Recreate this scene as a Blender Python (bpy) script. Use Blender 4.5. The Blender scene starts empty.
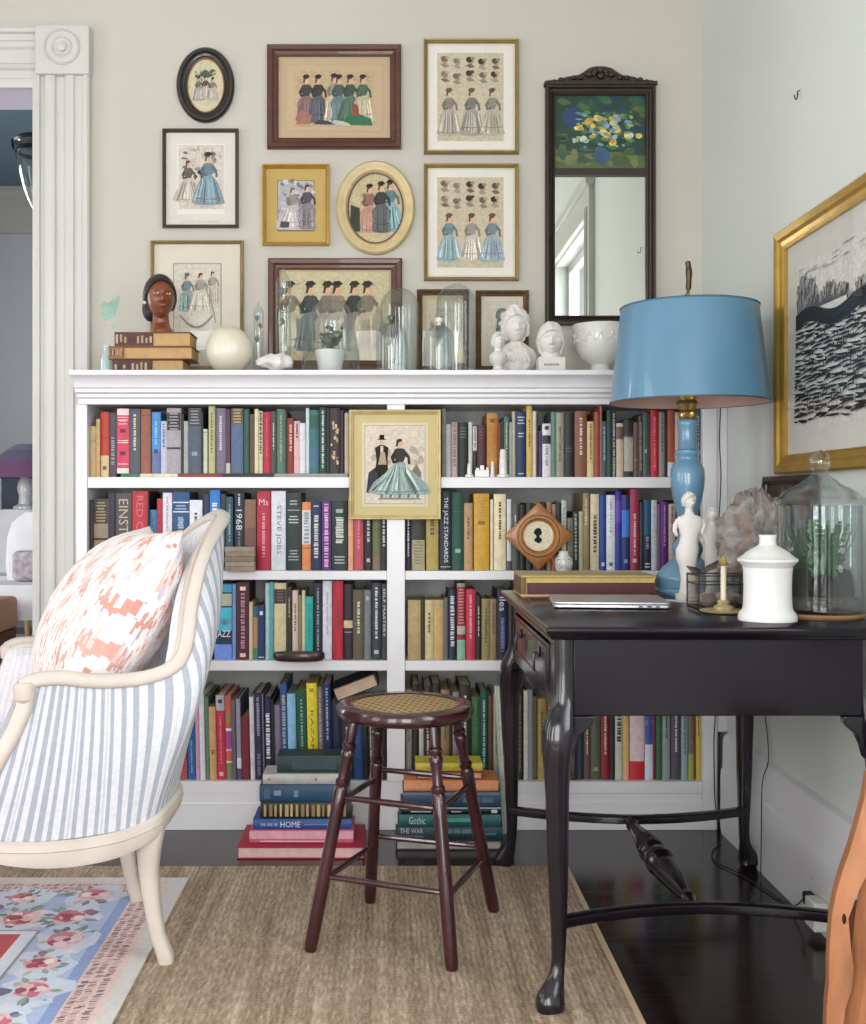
import bpy, math, random
from mathutils import Vector, Matrix, noise as mnoise
PI = math.pi
F, CX, CY, H = 1100.0, 388.0, 500.0, 1.03      # focal length in pixels, vanishing point, eye height
random.seed(7)
scene = bpy.context.scene
col = scene.collection
V = Vector

def X(px, D): return (px - CX) / F * D
def Z(py, D): return H + (CY - py) / F * D
def P(px, py, D): return V((X(px, D), D, Z(py, D)))
def G(px, py, z):                                # a point on the horizontal plane of height z
    D = (H - z) * F / (py - CY)
    return V((X(px, D), D, z))
def lin(c):
    if isinstance(c, str):
        c = c.lstrip('#'); c = c*2 if len(c) == 3 else c; c = [int(c[i:i+2], 16) / 255 for i in (0, 2, 4)]
        return tuple((x / 12.92 if x <= .04045 else ((x + .055) / 1.055) ** 2.4) for x in c)
    return tuple(c[:3])
def sm(a, b, x):
    t = max(0, min(1, (x - a) / (b - a))); return t * t * (3 - 2 * t)
def ga(x, s): return math.exp(-(x / s) ** 2)

# ------------------------------------------------------------------ materials
MATS = {}
def mat(name, c='#ffffff', rough=.5, metal=0, attr=False, noise=None, bump=None, coat=0, spec=.5, sheen=0, stretch=(1, 1, 1)):
    if name in MATS: return MATS[name]
    m = bpy.data.materials.new(name); m.use_nodes = True
    nt = m.node_tree; n = nt.nodes; l = nt.links
    b = n['Principled BSDF']
    b.inputs['Roughness'].default_value = rough
    b.inputs['Metallic'].default_value = metal
    b.inputs['Coat Weight'].default_value = coat
    b.inputs['Specular IOR Level'].default_value = spec
    if sheen: b.inputs['Sheen Weight'].default_value = sheen
    if attr:
        a = n.new('ShaderNodeAttribute'); a.attribute_name = 'Col'; src = a.outputs['Color']
    else:
        r = n.new('ShaderNodeRGB'); r.outputs[0].default_value = (*lin(c), 1); src = r.outputs[0]
    if noise or bump:
        tc = n.new('ShaderNodeTexCoord'); mp = n.new('ShaderNodeMapping')
        mp.inputs['Scale'].default_value = stretch
        l.new(tc.outputs['Object'], mp.inputs['Vector'])
    if noise:
        t = n.new('ShaderNodeTexNoise'); t.inputs['Scale'].default_value = noise[0]; t.inputs['Detail'].default_value = 5
        l.new(mp.outputs[0], t.inputs['Vector'])
        mr = n.new('ShaderNodeMapRange'); mr.inputs['From Min'].default_value = .3; mr.inputs['From Max'].default_value = .7
        mr.inputs['To Min'].default_value = 1 - noise[1]; mr.inputs['To Max'].default_value = 1 + noise[1]
        l.new(t.outputs['Fac'], mr.inputs['Value'])
        mx = n.new('ShaderNodeVectorMath'); mx.operation = 'SCALE'
        l.new(src, mx.inputs[0]); l.new(mr.outputs[0], mx.inputs['Scale']); src = mx.outputs[0]
    if bump:
        t = n.new('ShaderNodeTexNoise'); t.inputs['Scale'].default_value = bump[0]; t.inputs['Detail'].default_value = 4
        l.new(mp.outputs[0], t.inputs['Vector'])
        bp = n.new('ShaderNodeBump'); bp.inputs['Strength'].default_value = bump[1]; bp.inputs['Distance'].default_value = bump[2] if len(bump) > 2 else .003
        l.new(t.outputs['Fac'], bp.inputs['Height']); l.new(bp.outputs[0], b.inputs['Normal'])
    l.new(src, b.inputs['Base Color'])
    MATS[name] = m
    return m

def glass_mat(name, tint='#ffffff', refl=.08, edge=.35, rough=.02):
    m = bpy.data.materials.new(name); m.use_nodes = True
    nt = m.node_tree; n = nt.nodes; l = nt.links; n.clear()
    o = n.new('ShaderNodeOutputMaterial'); t = n.new('ShaderNodeBsdfTransparent'); g = n.new('ShaderNodeBsdfGlossy')
    t.inputs[0].default_value = (*lin(tint), 1); g.inputs['Roughness'].default_value = rough
    lw = n.new('ShaderNodeLayerWeight'); lw.inputs['Blend'].default_value = .35
    mr = n.new('ShaderNodeMapRange'); mr.inputs['To Min'].default_value = refl; mr.inputs['To Max'].default_value = edge
    pw = n.new('ShaderNodeMath'); pw.operation = 'POWER'; pw.inputs[1].default_value = 1.6
    l.new(lw.outputs['Facing'], pw.inputs[0]); l.new(pw.outputs[0], mr.inputs['Value'])
    mx = n.new('ShaderNodeMixShader'); l.new(mr.outputs[0], mx.inputs[0]); l.new(t.outputs[0], mx.inputs[1]); l.new(g.outputs[0], mx.inputs[2])
    l.new(mx.outputs[0], o.inputs[0]); MATS[name] = m
    return m

# ------------------------------------------------------------------ mesh builder
class MB:
    def __init__(s): s.v = []; s.f = []; s.c = []; s.m = []
    def add(s, vs, fs, c=(1, 1, 1), mi=0):
        k = len(s.v); s.v += [tuple(x) for x in vs]; c = lin(c)
        for f in fs: s.f.append([i + k for i in f]); s.c.append(c); s.m.append(mi)
    def box(s, x0, x1, y0, y1, z0, z1, c='#ffffff', mi=0):
        s.add([(x0,y0,z0),(x1,y0,z0),(x1,y1,z0),(x0,y1,z0),(x0,y0,z1),(x1,y0,z1),(x1,y1,z1),(x0,y1,z1)],
              [(0,3,2,1),(4,5,6,7),(0,1,5,4),(1,2,6,5),(2,3,7,6),(3,0,4,7)], c, mi)
    def poly(s, pts, c='#ffffff', mi=0): s.add(pts, [tuple(range(len(pts)))], c, mi)
    def loft(s, loops, c='#ffffff', mi=0, cap=(True, True), closed=True, colf=None):
        n = len(loops[0]); k = len(s.v)
        for L in loops: s.v += [tuple(p) for p in L]
        cc = lin(c)
        for i in range(len(loops) - 1):
            for j in range(n if closed else n - 1):
                a = k + i * n + j; b = k + i * n + (j + 1) % n
                s.f.append([a, b, b + n, a + n]); s.m.append(mi)
                s.c.append(lin(colf(i, j)) if colf else cc)
        if cap[0]: s.f.append([k + j for j in range(n)][::-1]); s.c.append(cc); s.m.append(mi)
        if cap[1]: s.f.append([k + (len(loops) - 1) * n + j for j in range(n)]); s.c.append(cc); s.m.append(mi)
    def prism(s, a, b, c='#ffffff', mi=0): s.loft([a, b], c, mi)
    def lathe(s, cx, cy, prof, n=40, c='#ffffff', mi=0, cap=(True, True), colf=None, rf=None):
        L = []
        for (z, r) in prof:
            L.append([(cx + (r if not rf else r * rf(2*PI*j/n, z)) * math.cos(2*PI*j/n), cy + (r if not rf else r * rf(2*PI*j/n, z)) * math.sin(2*PI*j/n), z) for j in range(n)])
        s.loft(L, c, mi, cap, colf=(lambda i, j: colf(i)) if colf else None)
    def tube(s, path, radii, n=12, c='#ffffff', mi=0, pw=2.0, cap=True, twist=0):
        path = [V(p) for p in path]
        if not hasattr(radii, '__len__'): radii = [radii] * len(path)
        T = [(path[min(i+1, len(path)-1)] - path[max(i-1, 0)]).normalized() for i in range(len(path))]
        up = V((0, 1, 0)) if abs(T[0].y) < .9 else V((1, 0, 0))
        u = (up - T[0] * up.dot(T[0])).normalized(); L = []
        for p, t, r in zip(path, T, radii):
            u = (u - t * u.dot(t)).normalized(); w = t.cross(u)
            rx, ry = r if hasattr(r, '__len__') else (r, r)
            ring = []
            for j in range(n):
                a = 2*PI*j/n + twist; ca, sa = math.cos(a), math.sin(a)
                if pw != 2: ca = math.copysign(abs(ca) ** (2/pw), ca); sa = math.copysign(abs(sa) ** (2/pw), sa)
                ring.append(p + u * (ca * rx) + w * (sa * ry))
            L.append(ring)
        s.loft(L, c, mi, (cap, cap))
    def ell(s, cx, cy, cz, rx, ry, rz, n=20, c='#ffffff', mi=0, fn=None):
        L = []
        k = max(6, n // 2)
        for i in range(k + 1):
            a = -PI/2 + PI * i / k; a = max(-PI/2 + .02, min(PI/2 - .02, a))
            L.append([(cx + rx*math.cos(a)*math.cos(2*PI*j/n), cy + ry*math.cos(a)*math.sin(2*PI*j/n), cz + rz*math.sin(a)) for j in range(n)])
        if fn: L = [[fn(V(p)) for p in r] for r in L]
        s.loft(L, c, mi)
    def xf(s, fn, start=0):
        for i in range(start, len(s.v)): s.v[i] = tuple(fn(V(s.v[i])))
    def build(s, name, mats, parent=None, loc=None, bevel=0, sharp=35, seg=2):
        if not isinstance(mats, (list, tuple)): mats = [mats]
        o0 = WL[parent.name] if parent else None
        if loc is None: loc = o0.copy() if parent else V((0, 0, 0))
        loc = V(loc)
        me = bpy.data.meshes.new(name)
        me.from_pydata([V(p) - loc for p in s.v], [], s.f)
        for m in mats: me.materials.append(m)
        me.polygons.foreach_set('material_index', s.m)
        ca = me.color_attributes.new('Col', 'FLOAT_COLOR', 'CORNER')
        d = []
        for f, c in zip(s.f, s.c): d += [c[0], c[1], c[2], 1.0] * len(f)
        ca.data.foreach_set('color', d)
        me.polygons.foreach_set('use_smooth', [True] * len(s.f))
        me.set_sharp_from_angle(angle=math.radians(sharp))
        me.update()
        o = bpy.data.objects.new(name, me); col.objects.link(o)
        if parent: o.parent = parent; o.location = loc - o0
        else: o.location = loc
        WL[o.name] = loc
        if bevel:
            b = o.modifiers.new('bevel', 'BEVEL'); b.width = bevel; b.segments = seg; b.limit_method = 'ANGLE'; b.angle_limit = math.radians(40)
        return o
WL = {}
def empty(name, loc):
    o = bpy.data.objects.new(name, None); o.empty_display_size = .05; col.objects.link(o); o.location = loc; WL[o.name] = V(loc); return o
def tag(o, label=None, cat=None, group=None, kind=None):
    if label: o['label'] = label
    if cat: o['category'] = cat
    if group: o['group'] = group
    if kind: o['kind'] = kind
    return o
def thing(name, label, cat, loc, group=None): return tag(empty(name, loc), label, cat, group)

TXT = {}
def text_geo(st):
    if st in TXT: return TXT[st]
    cu = bpy.data.curves.new('t', 'FONT'); cu.body = st; cu.size = 1; cu.resolution_u = 2
    o = bpy.data.objects.new('t', cu); col.objects.link(o)
    me = o.to_mesh(); vs = [(v.co.x, v.co.y) for v in me.vertices]; fs = [tuple(p.vertices) for p in me.polygons]
    o.to_mesh_clear(); bpy.data.objects.remove(o); bpy.data.curves.remove(cu)
    x0 = min(v[0] for v in vs); x1 = max(v[0] for v in vs); y0 = min(v[1] for v in vs); y1 = max(v[1] for v in vs)
    TXT[st] = ([((v[0]-x0)/(x1-x0), (v[1]-y0)/(y1-y0)) for v in vs], fs); return TXT[st]
def put_text(mb, st, org, du, dv, c, mi=0):      # org = lower left corner, du = whole width vector, dv = whole height vector
    vs, fs = text_geo(st); org = V(org); du = V(du); dv = V(dv)
    mb.add([org + du*a + dv*b for a, b in vs], fs, c, mi)

# ------------------------------------------------------------------ material set
wallm = mat('wall_paint', '#bdbab1', .85, noise=(1.3, .035), bump=(18, .12, .004))
wallr = mat('wall_paint_right', '#cdd3cf', .8, noise=(1.1, .03), bump=(14, .15, .004))
whitem = mat('white_gloss_paint', '#dcdce0', .32, noise=(4, .02), bump=(30, .03, .002))
casem = mat('door_casing_paint', '#c3c4c0', .4, noise=(4, .03), bump=(20, .05, .002))
ceilm = mat('ceiling_paint', '#d8d8d4', .9)
cover = mat('book_cloth', attr=True, rough=.55, noise=(60, .12), bump=(300, .08, .001))
pagem = mat('book_pages', attr=True, rough=.85, noise=(40, .1))
inkm = mat('printed_paper', attr=True, rough=.8, noise=(110, .15), spec=.2)
mountm = mat('mount_board', attr=True, rough=.85, noise=(12, .03), spec=.2)
paintm = mat('painted_surface', attr=True, rough=.5, noise=(30, .15))
darkwood = mat('ebonised_wood', '#151119', .22, noise=(7, .35), bump=(9, .08, .002), coat=.25, stretch=(1, 1, 6))
dwflat = mat('ebonised_wood_panel', '#140e18', .2, noise=(5, .35), bump=(12, .04, .002), coat=.0, spec=.42, stretch=(1, 6, 5))
stoolm = mat('mahogany_stain', '#35131a', .24, noise=(9, .45), bump=(20, .06, .002), coat=.4, stretch=(3, 3, 1))
gold = mat('gilt_frame', '#8f7a4c', .42, .55, noise=(25, .15), bump=(60, .08, .001))
goldbright = mat('bright_gilt', '#c09a48', .32, .7, noise=(20, .12))
brownfr = mat('brown_frame_wood', '#4c2616', .4, noise=(14, .3), coat=.2, stretch=(1, 1, 3))
darkfr = mat('dark_brown_frame', '#3d3025', .42, noise=(20, .25))
blackfr = mat('black_oval_frame', '#1d1712', .35, noise=(20, .2), coat=.3)
creamfr = mat('cream_gilt_frame', '#c4b286', .5, .15, noise=(30, .12))
orangewood = mat('orange_varnished_wood', '#96602f', .38, noise=(10, .25), coat=.2)
carvedwood = mat('raw_orange_wood', '#a9704a', .5, noise=(6, .28), bump=(25, .2, .004), stretch=(3, 3, 1))
linenm = mat('white_linen', '#dcd6d8', .9, noise=(40, .05), bump=(200, .2, .002), sheen=.2)
attrfab = mat('woven_fabric', attr=True, rough=.9, noise=(90, .07), bump=(260, .25, .002), sheen=.15)
creamwood = mat('cream_painted_wood', '#c3bab0', .45, noise=(12, .08), bump=(30, .06, .002))
plaster = mat('white_plaster', '#d9d6d2', .6, noise=(30, .04), bump=(60, .15, .002))
porcelain = mat('white_porcelain', '#dcdcd8', .22, noise=(10, .03), coat=.4)
alabaster = mat('white_alabaster', '#dedede', .35, noise=(9, .05))
lampblue = mat('blue_lamp_enamel', '#6590ae', .28, noise=(6, .07), coat=.5)
shadeblue = mat('blue_shade_enamel', '#5a86a2', .34, noise=(5, .06), coat=.3)
shadein = mat('shade_lining', '#c9a79c', .7)
brass = mat('aged_brass', '#a58f5a', .3, .8, noise=(30, .2))
iron = mat('black_iron', '#15151a', .4, .4)
alu = mat('brushed_aluminium', '#b9bcc2', .3, .7)
blackrub = mat('black_rubber', '#101014', .5)
glass = glass_mat('clear_glass')
glassw = glass_mat('dome_glass', '#f4f8f8', .07, .6)
glassj = glass_mat('jar_glass', '#f3f8f9', .085, .75)
paneg = glass_mat('picture_glass', '#ffffff', .025, .3)
winglass = glass_mat('window_glass', '#ffffff', .04, .3)
mirrorm = mat('mirror_silver', '#e3e6e0', .015, 1.0)
leafm = mat('leaf_green', attr=True, rough=.6, noise=(30, .3))
rockm = mat('grey_bark_rock', attr=True, rough=.85, noise=(22, .3), bump=(45, .6, .006), stretch=(1, 1, 1.6))
soilm = mat('dark_soil', '#1a1716', .95, noise=(60, .6), bump=(80, .8, .006))
# ------------------------------------------------------------------ room
YW, XR = 3.72, 1.06
CEIL = 3.5
def wall_holes(mb, axis, pos, thick, a0, a1, z0, z1, holes, c='#ffffff', mi=0):
    # wall plane perpendicular to axis ('x' or 'y') from a0..a1, z0..z1 with rectangular holes (a,b,z,z)
    aa = sorted({a0, a1, *[h[0] for h in holes], *[h[1] for h in holes]}); zz = sorted({z0, z1, *[h[2] for h in holes], *[h[3] for h in holes]})
    for i in range(len(aa)-1):
        for j in range(len(zz)-1):
            am, zm = (aa[i]+aa[i+1])/2, (zz[j]+zz[j+1])/2
            if any(h[0] < am < h[1] and h[2] < zm < h[3] for h in holes): continue
            if axis == 'y': mb.box(aa[i], aa[i+1], min(pos, pos+thick), max(pos, pos+thick), zz[j], zz[j+1], c, mi)
            else: mb.box(min(pos, pos+thick), max(pos, pos+thick), aa[i], aa[i+1], zz[j], zz[j+1], c, mi)
XL, YB = -3.1, -1.7          # left wall, wall behind the camera
DL, DR, DH = -2.25, X(32.5, 3.69) + .02, 2.437   # doorway

def floor_mat():
    m = bpy.data.materials.new('dark_floorboards'); m.use_nodes = True; nt = m.node_tree; n = nt.nodes; l = nt.links; b = n['Principled BSDF']
    tc = n.new('ShaderNodeTexCoord'); br = n.new('ShaderNodeTexBrick')
    br.inputs['Scale'].default_value = 1; br.inputs['Brick Width'].default_value = 2.3; br.inputs['Row Height'].default_value = .085
    br.inputs['Mortar Size'].default_value = .0022; br.inputs['Color1'].default_value = (*lin('#241714'), 1); br.inputs['Color2'].default_value = (*lin('#170f0e'), 1)
    br.inputs['Mortar'].default_value = (*lin('#050404'), 1); br.offset = .37
    l.new(tc.outputs['Object'], br.inputs['Vector'])
    mp = n.new('ShaderNodeMapping'); mp.inputs['Scale'].default_value = (1, 12, 1); l.new(tc.outputs['Object'], mp.inputs[0])
    t = n.new('ShaderNodeTexNoise'); t.inputs['Scale'].default_value = 4; t.inputs['Detail'].default_value = 6; l.new(mp.outputs[0], t.inputs['Vector'])
    mr = n.new('ShaderNodeMapRange'); mr.inputs['To Min'].default_value = .4; mr.inputs['To Max'].default_value = 1.7; l.new(t.outputs['Fac'], mr.inputs['Value'])
    sc = n.new('ShaderNodeVectorMath'); sc.operation = 'SCALE'; l.new(br.outputs['Color'], sc.inputs[0]); l.new(mr.outputs[0], sc.inputs['Scale'])
    l.new(sc.outputs[0], b.inputs['Base Color'])
    r2 = n.new('ShaderNodeMapRange'); r2.inputs['To Min'].default_value = .07; r2.inputs['To Max'].default_value = .26; l.new(t.outputs['Fac'], r2.inputs['Value']); l.new(r2.outputs[0], b.inputs['Roughness'])
    bp = n.new('ShaderNodeBump'); bp.inputs['Strength'].default_value = .25; bp.inputs['Distance'].default_value = .002; l.new(br.outputs['Fac'], bp.inputs['Height']); bp.invert = True
    l.new(bp.outputs[0], b.inputs['Normal']); return m
floorm = floor_mat()
mb = MB(); mb.box(-4.6, XR + .15, YB - .15, 9.1, -.12, 0)
tag(mb.build('floor', floorm), kind='structure')
mb = MB(); mb.box(XL-.15, XR + .15, YB - .15, YW + .17, CEIL, CEIL + .1)
tag(mb.build('ceiling', ceilm), kind='structure')
# back wall with the doorway
mb = MB(); wall_holes(mb, 'y', YW, .17, -4.6, XR + .15, 0, CEIL, [(DL, DR, -.01, DH)])
wb = tag(mb.build('wall_back', wallm), kind='structure')
mb = MB()   # flake where old green paint shows through, on the wall left of the books
def wallpoly(pts, c, d=.0008):
    mb.poly([(X(a, YW), YW - d, Z(b, YW)) for a, b in pts], c)
wallpoly([(101,318),(101,305),(104,301),(108,303),(112,300),(119,295),(120,298),(117,308),(115,316),(110,319),(105,320)][::-1], '#8fb3a2')
wallpoly([(103,325),(107,324),(106,327)][::-1], '#9fb7b0'); wallpoly([(111,326),(116,324),(115,328),(112,328)][::-1], '#9fb7b0')
mb.build('paint_patch', paintm, wb)
# windows in right, left and rear walls
WR = (.45, 1.62, .75, 2.5)
mb = MB(); wall_holes(mb, 'x', XR, .15, YB - .15, YW, 0, CEIL, [WR])
wr = tag(mb.build('wall_right', wallr), kind='structure')
LWN = [(-.9, .35, .35, 2.6), (1.25, 2.45, .35, 2.6)]
mb = MB(); wall_holes(mb, 'x', XL, -.15, YB - .15, YW, 0, CEIL, LWN)
tag(mb.build('wall_left', wallm), kind='structure')
BWN = [(-2.3, -1.1, .2, 2.5), (-.45, .75, .2, 2.5)]
mb = MB(); wall_holes(mb, 'y', YB, -.15, XL, XR, 0, CEIL, BWN)
tag(mb.build('wall_front', wallm), kind='structure')
def window(n, axis, pos, inward, a0, a1, z0, z1):
    # sash frame with glass in the hole, casing on the room side
    def bx(m, a, b, p, q, c, d):
        if axis == 'x': m.box(min(p, q), max(p, q), a, b, c, d)
        else: m.box(a, b, min(p, q), max(p, q), c, d)
    f = MB(); o = -inward * .10
    p, q = pos + o - .02, pos + o + .02
    for (a, b, c, d) in [(a0, a0+.05, z0, z1), (a1-.05, a1, z0, z1), (a0+.05, a1-.05, z0, z0+.07), (a0+.05, a1-.05, z1-.05, z1), (a0+.05, a1-.05, (z0+z1)/2-.025, (z0+z1)/2+.025), ((a0+a1)/2-.012, (a0+a1)/2+.012, z0+.07, (z0+z1)/2-.025), ((a0+a1)/2-.012, (a0+a1)/2+.012, (z0+z1)/2+.025, z1-.05)]: bx(f, a, b, p, q, c, d)
    w = tag(f.build('window_%d' % n, casem, loc=(0, 0, 0)), kind='structure')
    g = MB(); bx(g, a0+.05, a1-.05, pos+o-.003, pos+o+.003, z0+.07, z1-.05); g.build('window_pane', winglass, w)
    c = MB(); t = inward * .03; W = .15
    for (a, b, cc, d) in [(a0-W, a0-.01, z0-.0, z1+W), (a1+.01, a1+W, z0-.0, z1+W), (a0-.01, a1+.01, z1+.01, z1+W)]:
        bx(c, a, b, pos+inward*.0005, pos+t, cc, d)
    bx(c, a0-W-.03, a1+W+.03, pos+inward*.0005, pos+inward*.06, z0-.05, z0)
    bx(c, a0-W-.02, a1+W+.02, pos+inward*.0005, pos+inward*.05, z1+W, z1+W+.05)
    for k in (.05, .09): 
        bx(c, a0-k-.012, a0-k, pos+t, pos+t+inward*.008, z0, z1+.05); bx(c, a1+k, a1+k+.012, pos+t, pos+t+inward*.008, z0, z1+.05)
    c.build('window_casing', casem, w, bevel=.003)
window(1, 'x', XR, -1, *WR)
for i, h in enumerate(LWN): window(2+i, 'x', XL, 1, *h)
for i, h in enumerate(BWN): window(4+i, 'y', YB, 1, *h)

# tall baseboard on the right wall
mb = MB()
prof = [(.0, .0), (.03, 0), (.03, .175), (.028, .195), (.0235, .20), (.022, .285), (.018, .298), (.010, .304), (.0, .305)]
mb.prism([(XR-a, YB+.04, z) for a, z in prof], [(XR-a, YW-.31, z) for a, z in prof])
tag(mb.build('baseboard_right', whitem), kind='structure')
mb = MB(); mb.prism([(XL+a, YB+.04, z) for a, z in prof][::-1], [(XL+a, YW, z) for a, z in prof][::-1])
tag(mb.build('baseboard_left', whitem), kind='structure')

# door casing: fluted board, corner block with rosette, head board
d = 3.69
cx0, cx1 = X(32.5, d), X(89, d)
bz = (Z(75, d), Z(26, d))
t1 = empty('trim_1', ((cx0+cx1)/2, YW-.03, 0)); tag(t1, kind='structure')
mb = MB()
w = cx1 - cx0
pr = [(0,0),(0,.030),(.06,.034),(.12,.030),(.13,.018),(.20,.018),(.22,.028),(.30,.030),(.38,.024),(.40,.014),(.54,.014),(.56,.024),(.62,.03),(.72,.03),(.74,.022),(.88,.022),(.90,.034),(.97,.034),(1,.028),(1,0)]
mb.prism([(cx0 + a*w, YW - b, 0.0) for a, b in pr], [(cx0 + a*w, YW - b, bz[0]) for a, b in pr])
mb.build('side_board', casem, t1)
mb = MB(); mb.box(X(37, d)-.004, cx1+.003, YW-.042, YW-.0005, bz[0], bz[1])
bk = mb.build('corner_block', casem, t1, bevel=.004)
mb = MB(); rc = (X(63, d), Z(48.5, d)); R = 18*d/F
loops = []
for (r, h) in [(1, .0), (1, .004), (.93, .008), (.86, .002), (.6, .002), (.52, .007), (.46, .003), (.3, .001), (.26, .01), (.12, .014), (.02, .015)]:
    loops.append([(rc[0] + R*r*math.cos(a*PI/24), YW-.042-h, rc[1] + R*r*math.sin(a*PI/24)) for a in range(48)])
mb.loft(loops); mb.build('rosette', casem, bk)
mb = MB()
zz0, zz1 = Z(87, d), Z(28, d)
pr = [(0,0),(0,.026),(.06,.03),(.14,.03),(.17,.018),(.30,.018),(.33,.028),(.40,.024),(.44,.014),(.66,.014),(.70,.024),(.78,.026),(.82,.018),(.92,.018),(.94,.03),(1,.032),(1,0)]
mb.prism([(DL-.22, YW-b, zz0 + a*(zz1-zz0)) for a, b in pr], [(X(37, d)-.004, YW-b, zz0 + a*(zz1-zz0)) for a, b in pr])
mb.build('head_board', casem, t1)
mb = MB(); mb.box(DL-.2, DL, YW-.03, YW-.0005, 0, DH-.0); mb.build('side_board', casem, t1, bevel=.004)
mb = MB(); mb.box(DL, DR, YW-.02, YW+.19, DH-.02, DH-.001); mb.box(DR-.02, DR-.0005, YW-.02, YW+.19, 0, DH-.02); mb.box(DL+.0005, DL+.02, YW-.02, YW+.19, 0, DH-.02)
mb.build('door_lining', mat('lining_paint', '#cfcbd6', .4), t1)

# room beyond the doorway
mb = MB(); mb.box(-4.6, XR, 8.9, 9.05, 0, CEIL); tag(mb.build('wall_far', mat('far_wall_paint', '#b9bbbf', .9)), kind='structure')
mb = MB(); wall_holes(mb, 'x', -4.45, -.15, YW+.17, 9, 0, CEIL, [(4.6, 6.2, .6, 2.8)]); tag(mb.build('wall_far_left', mat('far_wall_paint')), kind='structure')
mb = MB(); mb.box(-1.0, -.9, YW+.17, 8.9, 0, CEIL); tag(mb.build('wall_far_right', mat('far_wall_paint')), kind='structure')
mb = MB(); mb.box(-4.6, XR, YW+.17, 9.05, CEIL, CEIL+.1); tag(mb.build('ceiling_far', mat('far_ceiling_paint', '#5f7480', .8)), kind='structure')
mb = MB(); pr = [(0, 3.18), (.03, 3.18), (.035, 3.22), (.06, 3.25), (.09, 3.33), (.16, 3.40), (.22, 3.43), (.25, 3.46), (.25, 3.499), (0, 3.499)]
mb.prism([(-4.45, 8.9-a, z) for a, z in pr], [(-1.0, 8.9-a, z) for a, z in pr]); tag(mb.build('trim_2', mat('far_crown_paint', '#a6a49c', .6)), kind='structure')

# ------------------------------------------------------------------ bookcase
DB = 3.43
BX0, BX1 = X(76, DB), X(717, DB)
S = [477, 571, 661, 782]            # shelf tops (px at the face)
T = [488, 580, 671]
LX0, LX1, RX0, RX1 = X(87, DB), X(387, DB), X(405, DB), X(703, DB)
bc = thing('bookcase', 'long white painted built-in bookcase with moulded cornice against the back wall', 'bookcase', ((BX0+BX1)/2, DB+.14, 0))
YI = 3.695
mb = MB(); mb.box(BX0, LX0, DB, YW-.001, 0, Z(404, DB)); mb.build('side_panel', whitem, bc, bevel=.002)
mb = MB(); mb.box(RX1, BX1, DB, YW-.001, 0, Z(404, DB)); mb.box(BX1, XR-.0305, DB+.004, DB+.03, 0, Z(404, DB)); mb.box(XR-.0306, XR-.0006, DB+.004, DB+.03, .306, Z(404, DB)); mb.build('side_panel', whitem, bc, bevel=.002)
mb = MB(); mb.box(LX1, RX0, DB, YI, Z(782, DB), Z(404, DB)); mb.build('divider', whitem, bc, bevel=.002)
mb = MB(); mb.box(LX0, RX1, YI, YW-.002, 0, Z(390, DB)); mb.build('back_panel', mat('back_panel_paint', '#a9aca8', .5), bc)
for x0, x1 in ((LX0, LX1), (RX0, RX1)):
    for a, b in zip(S[:3], T):
        mb = MB(); mb.box(x0, x1, DB+.004, YI, Z(b, DB), Z(a, DB)); mb.build('shelf', whitem, bc, bevel=.002)
mb = MB(); mb.box(LX0, RX1, DB+.004, YI, Z(794, DB), Z(782, DB)); mb.box(LX0, RX1, DB+.004, DB+.035, 0, Z(794, DB))
mb.box(LX0, RX1, DB+.0, DB+.012, 0, Z(803, DB)); mb.build('plinth', whitem, bc, bevel=.002)
mb = MB()
cz1, cz0 = Z(370, 3.355), Z(404.5, DB)
hh = cz1 - cz0
prof = [(0, 0), (.012, 0), (.014, .16), (.022, .22), (.022, .30), (.028, .33), (.036, .36), (.036, .46), (.044, .50), (.046, .60), (.056, .74), (.07, .84), (.075, .86), (.075, 1), (0, 1)]
c0, c1 = BX0+.012, XR-.001
def cloop(a, z):   # mitred return on the left
    return [(c0 - a*.15, YW-.034, cz0+z*hh), (c0 - a*.15, DB - a, cz0+z*hh), (c1, DB - a, cz0+z*hh)]
mb.loft([cloop(a, z) for a, z in prof], cap=(False, False), closed=False)
mb.poly([(c0-.0113, YW-.034, cz1), (c0-.0113, DB-.075, cz1), (c1, DB-.075, cz1), (c1, YW-.001, cz1), (c0+.07, YW-.001, cz1), (c0+.07, YW-.034, cz1)][::-1])
mb.poly([(c0, YW-.034, cz0), (c0, DB, cz0), (c1, DB, cz0), (c1, YW-.034, cz0)])
mb.build('cornice', whitem, bc)
TOPZ = cz1

# ------------------------------------------------------------------ books
PAL = dict(tan='#b09a6e', red='#a8202f', charcoal='#4a4850', pink='#c23a55', slate='#4a4e58', brown='#7b4a38', blue='#2c68a8', lavender='#b0b2c6', grey='#8c8c8a',
   black='#17191d', cream='#c9c2a4', olive='#8a8355', mauve='#6d6478', plum='#3c2030', green='#1f4f3c', sage='#5f7c69', white='#cfcfd4', teal='#2a6a6c', navy='#172a54',
   gold='#bb8c34', maroon='#451a28', rust='#8a4530', purple='#52247a', peach='#d39a78', orange='#d5834c', turquoise='#2aa5a0', yellow='#dccb30', beige='#b5a592', khaki='#a9a877')
PAL['pale blue'] = '#8fb6d4'; PAL['dark brown'] = '#3a2a24'; PAL['dark green'] = '#16302a'; PAL['pale grey'] = '#a9abad'; PAL['rose'] = '#b5485a'; PAL['crimson'] = '#8c2040'; PAL['grey-green'] = '#84948c'
BOOKN = [0]
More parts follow.
